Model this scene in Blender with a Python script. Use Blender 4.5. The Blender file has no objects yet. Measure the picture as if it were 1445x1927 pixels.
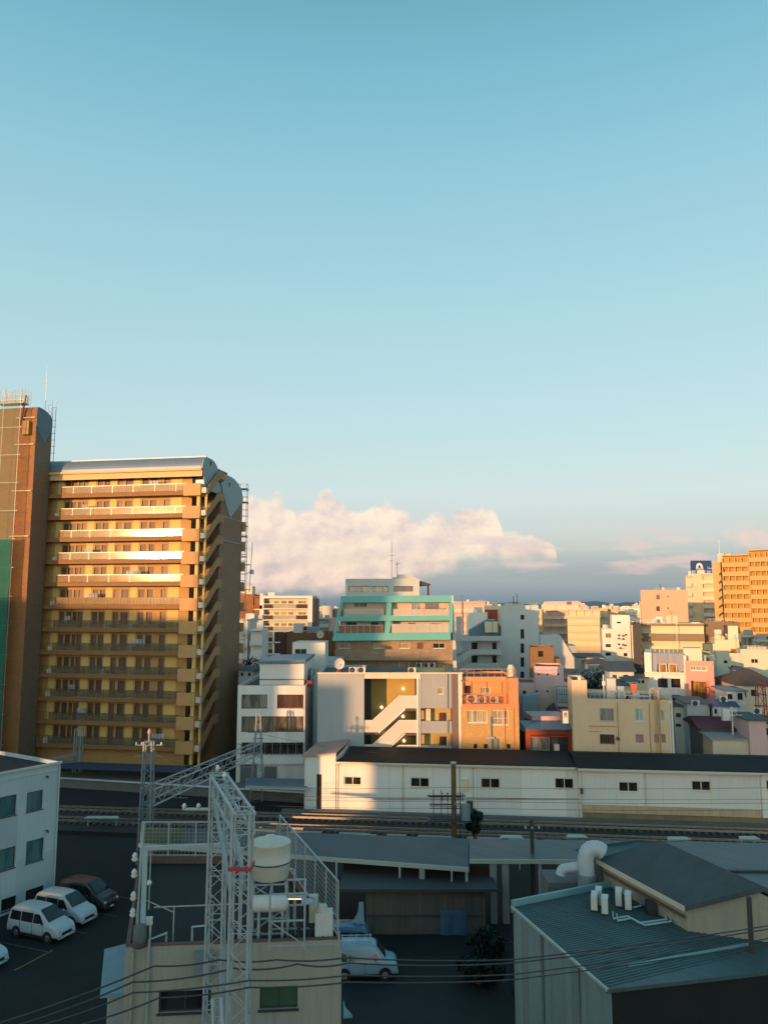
import bpy, math, random
from mathutils import Vector, Matrix
random.seed(7)
R_ = math.radians
sc = bpy.context.scene
col = sc.collection

# ---------------------------------------------------------------- camera, sky, sun, exposure
CAMZ = 20.0; FPX = 1455.0; HOR = 1143.0
PITCH = math.atan((HOR - 963.5) / FPX)
cd = bpy.data.cameras.new("camera"); cam = bpy.data.objects.new("camera", cd); col.objects.link(cam)
cam.location = (0, 0, CAMZ); cam.rotation_euler = (R_(90) + PITCH, 0, 0)
cd.sensor_fit = 'VERTICAL'; cd.sensor_height = 36; cd.lens = FPX / 1927 * 36
cd.clip_start = 0.3; cd.clip_end = 20000
sc.camera = cam
SUN_AZ = 36.0; SUN_EL = 4.2          # degrees left of straight behind the camera / above the horizon
SH = (-math.sin(R_(SUN_AZ)), -math.cos(R_(SUN_AZ)))
sd = Vector((SH[0]*math.cos(R_(SUN_EL)), SH[1]*math.cos(R_(SUN_EL)), math.sin(R_(SUN_EL))))
sl = bpy.data.lights.new("sun", 'SUN'); so = bpy.data.objects.new("sun", sl); col.objects.link(so)
sl.energy = 5.0; sl.color = (1.0, 0.50, 0.22); sl.angle = R_(0.6)
so.rotation_euler = sd.to_track_quat('Z', 'Y').to_euler(); so.location = (-30, -40, 60)
sc.view_settings.view_transform = 'Standard'; sc.view_settings.look = 'None'
sc.view_settings.gamma = 1; sc.view_settings.exposure = 0.22; sc.view_settings.use_curve_mapping = False

def lin(c):
    return tuple(((v/255)/12.92 if v/255 <= .04045 else ((v/255+.055)/1.055)**2.4) for v in c)

class N:                                # tiny node helper
    def __init__(s, tree): s.t = tree; s.n = tree.nodes; s.l = tree.links
    def add(s, typ, ins=None, **kw):
        nd = s.n.new(typ)
        for k, v in kw.items(): setattr(nd, k, v)
        for k, v in (ins or {}).items():
            if isinstance(v, bpy.types.NodeSocket): s.l.new(v, nd.inputs[k])
            else: nd.inputs[k].default_value = v
        return nd
    def math(s, op, a, b=0.0, c=None, clamp=False):
        nd = s.n.new('ShaderNodeMath'); nd.operation = op; nd.use_clamp = clamp
        for i, v in enumerate([a, b] + ([c] if c is not None else [])):
            if isinstance(v, bpy.types.NodeSocket): s.l.new(v, nd.inputs[i])
            else: nd.inputs[i].default_value = v
        return nd.outputs[0]
    def mix(s, f, a, b, mode='MIX'):
        nd = s.n.new('ShaderNodeMix'); nd.data_type = 'RGBA'; nd.blend_type = mode
        for i, v in ((0, f), (6, a), (7, b)):
            if isinstance(v, bpy.types.NodeSocket): s.l.new(v, nd.inputs[i])
            else: nd.inputs[i].default_value = v if i == 0 else (tuple(v)+(1,))[:4]
        return nd.outputs[2]
    def ramp(s, f, stops, interp='LINEAR'):
        nd = s.n.new('ShaderNodeValToRGB'); nd.color_ramp.interpolation = interp
        e = nd.color_ramp.elements
        while len(e) < len(stops): e.new(.5)
        for el, (p, c) in zip(e, stops):
            el.position = p; el.color = (tuple(c)+(1,))[:4] if not isinstance(c, (int, float)) else (c, c, c, 1)
        s.l.new(f, nd.inputs[0]); return nd.outputs[0]
    def sstep(s, v, a, b):
        nd = s.n.new('ShaderNodeMapRange'); nd.interpolation_type = 'SMOOTHSTEP'
        s.l.new(v, nd.inputs[0]); nd.inputs[1].default_value = a; nd.inputs[2].default_value = b
        return nd.outputs[0]

def build_world():
    w = bpy.data.worlds.new("World"); sc.world = w; w.use_nodes = True
    w.node_tree.nodes.clear(); n = N(w.node_tree)
    tc = n.add('ShaderNodeTexCoord'); sep = n.add('ShaderNodeSeparateXYZ', {0: tc.outputs['Generated']})
    x, y, z = sep.outputs
    L = lin
    base = n.ramp(z, [(0, L((108,136,152))), (.016, L((130,154,170))), (.05, L((162,178,189))), (.09, L((190,200,207))),
                      (.14, L((200,215,219))), (.22, L((186,216,222))), (.36, L((168,209,219))), (.50, L((144,197,214))),
                      (.60, L((118,183,203))), (.66, L((102,168,186))), (1, L((80,145,180)))])
    # brighter, warmer sky round the setting sun (behind the camera)
    dt = n.math('ADD', n.math('MULTIPLY', x, SH[0]), n.math('MULTIPLY', y, SH[1]))
    g = n.sstep(dt, -.05, 1.0)
    zz = n.math('POWER', n.math('SUBTRACT', 1, n.math('MAXIMUM', z, 0), clamp=True), 6.0)
    glow = n.math('MULTIPLY', g, zz)
    gl = n.mix(glow, (0, 0, 0), (5.0, 4.4, 3.3))
    base = n.mix(1.0, base, gl, 'ADD')
    # clouds, laid out by compass direction and elevation
    ys = n.math('MAXIMUM', y, .02)
    a = n.math('DIVIDE', x, ys); b = n.math('DIVIDE', z, ys)
    vec = n.add('ShaderNodeCombineXYZ', {0: a, 1: n.math('MULTIPLY', b, 1.25), 2: 0.0}).outputs[0]
    nz = n.add('ShaderNodeTexNoise', {'Vector': vec, 'Scale': 13.0, 'Detail': 9.0, 'Roughness': .55}).outputs['Fac']
    nf = n.add('ShaderNodeTexNoise', {'Vector': vec, 'Scale': 60.0, 'Detail': 6.0, 'Roughness': .6}).outputs['Fac']
    vo = n.add('ShaderNodeTexVoronoi', {'Vector': vec, 'Scale': 42.0}, feature='SMOOTH_F1')
    vo.inputs['Smoothness'].default_value = .4
    vd = vo.outputs['Distance']
    vo2 = n.add('ShaderNodeTexVoronoi', {'Vector': vec, 'Scale': 95.0}, feature='SMOOTH_F1')
    vo2.inputs['Smoothness'].default_value = .4
    env = n.add('ShaderNodeFloatCurve')
    cm = env.mapping.curves[0]
    def A(px): return (px-722.5)/FPX/.9925
    def Bv(py): return (HOR-py)/FPX/.98
    pts = [(300,960),(440,945),(480,936),(525,934),(562,966),(590,957),(625,938),(665,962),(715,946),(760,964),(800,980),(850,966),(905,954),(936,972),(950,1016),(980,1020),(1010,1010),(1035,1026),(1045,1055),(1056,1143),(1080,1143)]
    lo, hi = A(280), A(1110)
    P = [(0, Bv(980)/.2)] + [((A(p)-lo)/(hi-lo), max(0, Bv(q))/.2) for p, q in pts] + [(1, 0)]
    cm.points[0].location = P[0]; cm.points[1].location = P[-1]
    for q in P[1:-1]: cm.points.new(*q)
    env.mapping.update()
    an = n.math('DIVIDE', n.math('SUBTRACT', a, lo), hi-lo, clamp=True)
    w.node_tree.links.new(an, env.inputs['Value'])
    top = n.math('MULTIPLY', env.outputs[0], .2)
    nb = n.add('ShaderNodeTexNoise', {'Vector': vec, 'Scale': 19.0, 'Detail': 7.0, 'Roughness': .52}).outputs['Fac']
    disp = n.math('ADD', n.math('MULTIPLY', n.math('SUBTRACT', nb, .5), .040),
                  n.math('ADD', n.math('MULTIPLY', n.math('SUBTRACT', nz, .5), .040), n.math('MULTIPLY', n.math('SUBTRACT', .38, vd), .014)))
    e = n.math('SUBTRACT', n.math('ADD', n.math('ADD', top, .004), disp), b)
    m = n.sstep(e, -.002, .010)
    lowb = n.math('ADD', b, n.math('MULTIPLY', n.math('SUBTRACT', nz, .5), .06))
    lowb = n.math('SUBTRACT', lowb, n.math('MULTIPLY', n.sstep(a, .0, .11), .036))
    m = n.math('MULTIPLY', m, n.sstep(lowb, .012, .040))
    # relief: the same billows sampled a little towards the sun
    off = n.add('ShaderNodeVectorMath', {0: vec, 1: (-.008, .010, 0.0)}, operation='ADD').outputs[0]
    nb2 = n.add('ShaderNodeTexNoise', {'Vector': off, 'Scale': 19.0, 'Detail': 7.0, 'Roughness': .52}).outputs['Fac']
    off2 = n.add('ShaderNodeVectorMath', {0: vec, 1: (-.014, .018, 0.0)}, operation='ADD').outputs[0]
    nz2 = n.add('ShaderNodeTexNoise', {'Vector': off2, 'Scale': 13.0, 'Detail': 9.0, 'Roughness': .55}).outputs['Fac']
    shade = n.math('ADD', n.math('MULTIPLY', n.math('SUBTRACT', nb, nb2), 2.4), n.math('MULTIPLY', n.math('SUBTRACT', nz, nz2), 2.2))
    shade = n.math('ADD', n.math('ADD', shade, .66), n.math('MULTIPLY', e, -2.0))
    shade = n.math('ADD', shade, n.math('MULTIPLY', a, -.15))
    cc = n.ramp(shade, [(.0, L((202,188,194))), (.25, L((220,200,200))), (.50, L((238,212,204))), (.85, L((252,228,210)))])
    sky = n.mix(n.math('MULTIPLY', m, .93), base, cc)
    # long blue-grey bank under the cumulus, pink streaks to the right
    v2 = n.add('ShaderNodeCombineXYZ', {0: n.math('MULTIPLY', a, 3.2), 1: n.math('MULTIPLY', b, 26.0), 2: 4.0}).outputs[0]
    n2 = n.add('ShaderNodeTexNoise', {'Vector': v2, 'Scale': 1.6, 'Detail': 5.0, 'Roughness': .5}).outputs['Fac']
    bank = n.math('MULTIPLY', n.math('MULTIPLY', n.sstep(b, .082, .052), n.sstep(b, -.01, .02)), n.math('MULTIPLY', n.sstep(n2, .40, .62), n.sstep(a, -.16, .22)))
    sky = n.mix(n.math('MULTIPLY', bank, .45), sky, L((134,156,172)))
    v3 = n.add('ShaderNodeCombineXYZ', {0: n.math('MULTIPLY', a, 3.6), 1: n.math('MULTIPLY', b, 21.0), 2: 9.0}).outputs[0]
    n3 = n.add('ShaderNodeTexNoise', {'Vector': v3, 'Scale': 2.0, 'Detail': 6.0, 'Roughness': .55}).outputs['Fac']
    st = n.math('MULTIPLY', n.math('MULTIPLY', n.sstep(n3, .50, .64), n.sstep(b, .115, .08)), n.math('MULTIPLY', n.sstep(b, .025, .05), n.sstep(a, -.05, .16)))
    sky = n.mix(n.math('MULTIPLY', st, .75), sky, L((214,193,200)))
    # small puff on the right
    for (px, py, rx, ry, amt) in ((1385, 1000, .030, .022, .9), (1425, 1022, .05, .017, .75), (1290, 1018, .06, .008, .5)):
        da = n.math('DIVIDE', n.math('SUBTRACT', a, A(px)), rx); db = n.math('DIVIDE', n.math('SUBTRACT', b, Bv(py)), ry)
        r2 = n.math('ADD', n.math('MULTIPLY', da, da), n.math('MULTIPLY', db, db))
        r2 = n.math('ADD', r2, n.math('MULTIPLY', n.math('SUBTRACT', nz, .5), 2.6))
        pm = n.math('MULTIPLY', n.sstep(n.math('ADD', r2, n.math('MULTIPLY', vd, .8)), 1.1, .25), amt)
        sky = n.mix(pm, sky, L((224,198,200)))
    # keep the painted layout to the half of the sky in front
    ny = n.add('ShaderNodeTexSky', sky_type='NISHITA', sun_disc=False, sun_elevation=R_(SUN_EL), sun_rotation=math.atan2(SH[0], SH[1]),
               altitude=30.0, air_density=1.2, dust_density=1.5, ozone_density=1.5)
    front = n.sstep(y, .02, .12)
    sky = n.mix(front, base, sky)
    bg1 = n.add('ShaderNodeBackground', {'Color': sky, 'Strength': .80})
    bg2 = n.add('ShaderNodeBackground', {'Color': ny.outputs[0], 'Strength': .05})
    ad = n.add('ShaderNodeAddShader', {0: bg1.outputs[0], 1: bg2.outputs[0]})
    n.add('ShaderNodeOutputWorld', {0: ad.outputs[0]})
build_world()

# ---------------------------------------------------------------- materials
MC = {}
def mat(key, c, rough=.8, var=.18, scale=1.2, streak=.0, tile=None, metal=0.0, bump=.15, spec=.4, c2=None, fine=.12):
    """procedural surface: mottled colour, rain streaks with their own shape, optional tiles, fine bump"""
    if key in MC: return MC[key]
    m = bpy.data.materials.new(key); m.use_nodes = True; m.node_tree.nodes.clear(); n = N(m.node_tree)
    tc = n.add('ShaderNodeTexCoord'); ob = tc.outputs['Object']
    c = tuple(c); c2 = c2 or tuple(v*.72 for v in c)
    nz = n.add('ShaderNodeTexNoise', {'Vector': ob, 'Scale': scale, 'Detail': 6.0, 'Roughness': .6}).outputs['Fac']
    f = n.ramp(nz, [(.33, 0.0), (.68, 1.0)])
    k = n.mix(n.math('MULTIPLY', f, min(1, var*2.2)), c, c2)
    hb = nz
    if streak:
        mp = n.add('ShaderNodeMapping', {'Vector': ob, 'Scale': (3.5, 3.5, .22)}).outputs[0]
        s = n.add('ShaderNodeTexNoise', {'Vector': mp, 'Scale': 1.6, 'Detail': 5.0, 'Roughness': .7}).outputs['Fac']
        k = n.mix(n.math('MULTIPLY', n.ramp(s, [(.48, 0.0), (.72, 1.0)]), streak), k, tuple(v*.45 for v in c))
    fn = n.add('ShaderNodeTexNoise', {'Vector': ob, 'Scale': 14.0, 'Detail': 3.0}).outputs['Fac']
    k = n.mix(n.math('MULTIPLY', n.math('SUBTRACT', fn, .35, clamp=True), fine*2.5), k, tuple(v*.4 for v in c))
    if tile:
        sx, sz, mc, off = tile
        sp = n.add('ShaderNodeSeparateXYZ', {0: ob})
        cv = n.add('ShaderNodeCombineXYZ', {0: n.math('ADD', sp.outputs[0], sp.outputs[1]), 1: sp.outputs[2], 2: 0.0}).outputs[0]
        br = n.add('ShaderNodeTexBrick', {'Vector': cv, 'Scale': 1.0, 'Mortar Size': .008 if sx < 1 else .018, 'Brick Width': sx, 'Row Height': sz,
                                          'Color1': (1,1,1,1), 'Color2': (.8,.8,.8,1), 'Mortar': (0,0,0,1)}, offset=off)
        k = n.mix(1.0, k, n.mix(br.outputs['Fac'], n.mix(1.0, (1,1,1), br.outputs['Color']), (1,1,1)), 'MULTIPLY')
        k = n.mix(br.outputs['Fac'], k, mc)
        hb = n.math('SUBTRACT', nz, br.outputs['Fac'])
    bp = n.add('ShaderNodeBump', {'Height': hb, 'Strength': bump, 'Distance': .02})
    ro = n.math('ADD', n.math('MULTIPLY', fn, .25), rough-.12, clamp=True)
    b = n.add('ShaderNodeBsdfPrincipled', {'Base Color': k, 'Roughness': ro, 'Metallic': metal, 'Normal': bp.outputs[0]})
    b.inputs['Specular IOR Level'].default_value = spec
    n.add('ShaderNodeOutputMaterial', {0: b.outputs[0]})
    MC[key] = m; return m
def pane_mat(key, c, c2, scale=.7, rough=.07, emit=None):
    """window glass with what shows behind it: dark room or drawn curtains in soft folds"""
    if key in MC: return MC[key]
    m = bpy.data.materials.new(key); m.use_nodes = True; m.node_tree.nodes.clear(); n = N(m.node_tree)
    tc = n.add('ShaderNodeTexCoord'); ge = n.add('ShaderNodeNewGeometry')
    oi = n.add('ShaderNodeObjectInfo')
    v = n.add('ShaderNodeVectorMath', {0: tc.outputs['Object'], 1: oi.outputs['Location']}, operation='ADD').outputs[0]
    mp = n.add('ShaderNodeMapping', {'Vector': v, 'Scale': (2.2, 2.2, .35)}).outputs[0]
    s = n.add('ShaderNodeTexNoise', {'Vector': mp, 'Scale': scale, 'Detail': 4.0, 'Roughness': .6}).outputs['Fac']
    k = n.mix(n.ramp(s, [(.42, 0.0), (.56, 1.0)]), c, c2)
    bp = n.add('ShaderNodeBump', {'Height': n.add('ShaderNodeTexNoise', {'Vector': v, 'Scale': .9}).outputs['Fac'], 'Strength': .04, 'Distance': .05})
    b = n.add('ShaderNodeBsdfPrincipled', {'Base Color': k, 'Roughness': rough, 'Normal': bp.outputs[0]})
    b.inputs['Specular IOR Level'].default_value = .55
    if emit:
        b.inputs['Emission Color'].default_value = tuple(emit[0])+(1,); b.inputs['Emission Strength'].default_value = emit[1]
    n.add('ShaderNodeOutputMaterial', {0: b.outputs[0]})
    MC[key] = m; return m
def emis(key, c, st):
    if key in MC: return MC[key]
    m = bpy.data.materials.new(key); m.use_nodes = True; m.node_tree.nodes.clear(); n = N(m.node_tree)
    e = n.add('ShaderNodeEmission', {'Color': tuple(c)+(1,), 'Strength': st}); n.add('ShaderNodeOutputMaterial', {0: e.outputs[0]})
    MC[key] = m; return m
def sheer(key, c, fac, rough=.2, gloss=.25):
    """half see-through panel: frosted glass or fine mesh"""
    if key in MC: return MC[key]
    m = bpy.data.materials.new(key); m.use_nodes = True; m.node_tree.nodes.clear(); n = N(m.node_tree)
    tc = n.add('ShaderNodeTexCoord')
    nz = n.add('ShaderNodeTexNoise', {'Vector': tc.outputs['Object'], 'Scale': .5, 'Detail': 4.0}).outputs['Fac']
    k = n.mix(nz, c, tuple(v*.7 for v in c))
    d = n.add('ShaderNodeBsdfPrincipled', {'Base Color': k, 'Roughness': rough}); d.inputs['Specular IOR Level'].default_value = gloss
    t = n.add('ShaderNodeBsdfTransparent')
    mx = n.add('ShaderNodeMixShader', {0: fac, 1: t.outputs[0], 2: d.outputs[0]})
    n.add('ShaderNodeOutputMaterial', {0: mx.outputs[0]})
    MC[key] = m; return m

# ---------------------------------------------------------------- geometry helpers
class MB:
    def __init__(s): s.v = []; s.f = []; s.m = []; s.cur = 0; s.sm = False
    def quad(s, *p):
        i = len(s.v); s.v += [tuple(q) for q in p]; s.f.append(tuple(range(i, i+len(p)))); s.m.append(s.cur); return s
    def box(s, x0, x1, y0, y1, z0, z1):
        i = len(s.v)
        s.v += [(x0,y0,z0),(x1,y0,z0),(x1,y1,z0),(x0,y1,z0),(x0,y0,z1),(x1,y0,z1),(x1,y1,z1),(x0,y1,z1)]
        for q in ((0,3,2,1),(4,5,6,7),(0,1,5,4),(1,2,6,5),(2,3,7,6),(3,0,4,7)):
            s.f.append(tuple(i+k for k in q)); s.m.append(s.cur)
        return s
    def bar(s, a, b, w, h=None, roll=0):
        a = Vector(a); b = Vector(b); h = h or w; d = (b-a)
        if d.length < 1e-6: return s
        d.normalize(); up = Vector((0,0,1)) if abs(d.z) < .95 else Vector((0,1,0))
        r = d.cross(up).normalized(); u = r.cross(d).normalized()
        if roll:
            c_, s_ = math.cos(roll), math.sin(roll); r, u = r*c_+u*s_, u*c_-r*s_
        i = len(s.v)
        for p in (a, b):
            for sx, sy in ((-1,-1),(1,-1),(1,1),(-1,1)): s.v.append(tuple(p+r*(sx*w/2)+u*(sy*h/2)))
        for q in ((0,1,2,3),(7,6,5,4),(0,4,5,1),(1,5,6,2),(2,6,7,3),(3,7,4,0)):
            s.f.append(tuple(i+k for k in q)); s.m.append(s.cur)
        return s
    def tube(s, pts, r, n=8, cap=True):
        pts = [Vector(p) for p in pts]; rs = r if isinstance(r, (list, tuple)) else [r]*len(pts)
        base = len(s.v); prev = None
        for k, p in enumerate(pts):
            d = (pts[min(k+1, len(pts)-1)]-pts[max(k-1, 0)]).normalized()
            if prev is None:
                up = Vector((0,0,1)) if abs(d.z) < .9 else Vector((1,0,0)); x = d.cross(up).normalized()
            else:
                x = (prev - d*prev.dot(d)).normalized()
            prev = x; y = d.cross(x)
            for j in range(n):
                t = 2*math.pi*j/n; s.v.append(tuple(p+(x*math.cos(t)+y*math.sin(t))*rs[k]))
        for k in range(len(pts)-1):
            for j in range(n):
                a = base+k*n+j; b = base+k*n+(j+1) % n
                s.f.append((a, b, b+n, a+n)); s.m.append(s.cur)
        if cap:
            s.f.append(tuple(base+j for j in range(n))); s.m.append(s.cur)
            s.f.append(tuple(base+(len(pts)-1)*n+j for j in range(n))); s.m.append(s.cur)
        return s
    def prism(s, pts, off):
        """closed polygon pts (3D) extruded by vector off"""
        n = len(pts); i = len(s.v); o = Vector(off)
        s.v += [tuple(p) for p in pts] + [tuple(Vector(p)+o) for p in pts]
        s.f.append(tuple(range(i, i+n))); s.m.append(s.cur)
        s.f.append(tuple(range(i+2*n-1, i+n-1, -1))); s.m.append(s.cur)
        for k in range(n):
            a, b = i+k, i+(k+1) % n
            s.f.append((a, a+n, b+n, b)); s.m.append(s.cur)
        return s
    def sphere(s, c, r, n=10, m=6, sq=1.0):
        base = len(s.v)
        for i in range(m+1):
            ph = math.pi*i/m
            for j in range(n):
                t = 2*math.pi*j/n
                s.v.append((c[0]+r*math.sin(ph)*math.cos(t), c[1]+r*math.sin(ph)*math.sin(t), c[2]+r*sq*math.cos(ph)))
        for i in range(m):
            for j in range(n):
                a = base+i*n+j; b = base+i*n+(j+1) % n; s.f.append((a, b, b+n, a+n)); s.m.append(s.cur)
        return s
    def lathe(s, c, prof, n=24):
        base = len(s.v)
        for (r, z) in prof:
            for j in range(n):
                t = 2*math.pi*j/n; s.v.append((c[0]+r*math.cos(t), c[1]+r*math.sin(t), c[2]+z))
        for i in range(len(prof)-1):
            for j in range(n):
                a = base+i*n+j; b = base+i*n+(j+1) % n; s.f.append((a, b, b+n, a+n)); s.m.append(s.cur)
        return s
    def shift(s, d):
        s.v = [(x+d[0], y+d[1], z+d[2]) for x, y, z in s.v]; return s
    def weld(s):
        d = {}; mp = []; nv = []; used = {i for f in s.f for i in f}
        for vi, v in enumerate(s.v):
            if vi not in used: mp.append(0); continue
            k = tuple(round(c, 4) for c in v)
            if k not in d: d[k] = len(nv); nv.append(v)
            mp.append(d[k])
        s.v = nv; s.f = [tuple(mp[i] for i in f) for f in s.f]; return s
    def build(s, name, m, parent=None, smooth=False):
        me = bpy.data.meshes.new(name); me.from_pydata(s.v, [], s.f)
        for q in (m if isinstance(m, (list, tuple)) else [m]): me.materials.append(q)
        me.polygons.foreach_set('material_index', s.m)
        if smooth: me.polygons.foreach_set('use_smooth', [True]*len(s.f))
        me.update()
        o = bpy.data.objects.new(name, me); col.objects.link(o)
        if parent is not None: o.parent = parent
        return o
def tag(o, label=None, cat=None, group=None, kind=None):
    if label: o['label'] = label
    if cat: o['category'] = cat
    if group: o['group'] = group
    if kind: o['kind'] = kind
    return o
def empty(name, loc, rz=0, label=None, cat=None, group=None):
    o = bpy.data.objects.new(name, None); col.objects.link(o); o.location = loc; o.rotation_euler = (0, 0, rz)
    o.empty_display_size = .5
    return tag(o, label, cat, group)
def kids(o): return [c for c in list(col.objects) if c.parent is o]
def copy_tree(o, parent=None):
    c = o.copy(); col.objects.link(c)
    if parent is not None: c.parent = parent
    for ch in o.children: copy_tree(ch, c)
    return c
def single(name, mb, m, label, cat, group=None, smooth=False):
    """a thing that is one mesh; its origin goes to the middle of its base"""
    xs = [v[0] for v in mb.v]; ys = [v[1] for v in mb.v]; zs = [v[2] for v in mb.v]
    c = ((min(xs)+max(xs))/2, (min(ys)+max(ys))/2, min(zs))
    mb.shift((-c[0], -c[1], -c[2])); o = mb.build(name, m, smooth=smooth); o.location = c
    return tag(o, label, cat, group)
def structure(name, mb, m):
    return tag(mb.build(name, m), kind='structure')

CP, SP = math.cos(PITCH), math.sin(PITCH)
def ray(px, py):
    x = (px-722.5)/FPX; v = (963.5-py)/FPX
    return Vector((x, CP-v*SP, SP+v*CP))
def atz(px, py, z):
    r = ray(px, py); t = (z-CAMZ)/r.z; return Vector((r.x*t, r.y*t, z))
def atY(px, py, Y):
    r = ray(px, py); t = Y/r.y; return Vector((r.x*t, Y, CAMZ+r.z*t))
def zq(px, py, z): p = atz(px, py, z); return (p.x, p.y, z)

def wallface(mb, P, s0, s1, z0, z1, holes, dep):
    ss = sorted({s0, s1, *[min(max(v, s0), s1) for h in holes for v in h[:2]]})
    zs = sorted({z0, z1, *[min(max(v, z0), z1) for h in holes for v in h[2:4]]})
    for i in range(len(ss)-1):
        # merge vertical runs so plain walls stay few faces
        run = None
        for j in range(len(zs)-1):
            cs, cz = (ss[i]+ss[i+1])/2, (zs[j]+zs[j+1])/2
            inside = any(h[0] < cs < h[1] and h[2] < cz < h[3] for h in holes)
            if inside:
                if run: mb.quad(P(ss[i],run[0],0),P(ss[i+1],run[0],0),P(ss[i+1],run[1],0),P(ss[i],run[1],0)); run = None
            else: run = (run[0], zs[j+1]) if run else (zs[j], zs[j+1])
        if run: mb.quad(P(ss[i],run[0],0),P(ss[i+1],run[0],0),P(ss[i+1],run[1],0),P(ss[i],run[1],0))
    for h in holes:
        a, b, c, d = h[:4]
        mb.quad(P(a,c,0),P(b,c,0),P(b,c,dep),P(a,c,dep)); mb.quad(P(a,d,0),P(b,d,0),P(b,d,dep),P(a,d,dep))
        mb.quad(P(a,c,0),P(a,d,0),P(a,d,dep),P(a,c,dep)); mb.quad(P(b,c,0),P(b,d,0),P(b,d,dep),P(b,c,dep))

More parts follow.
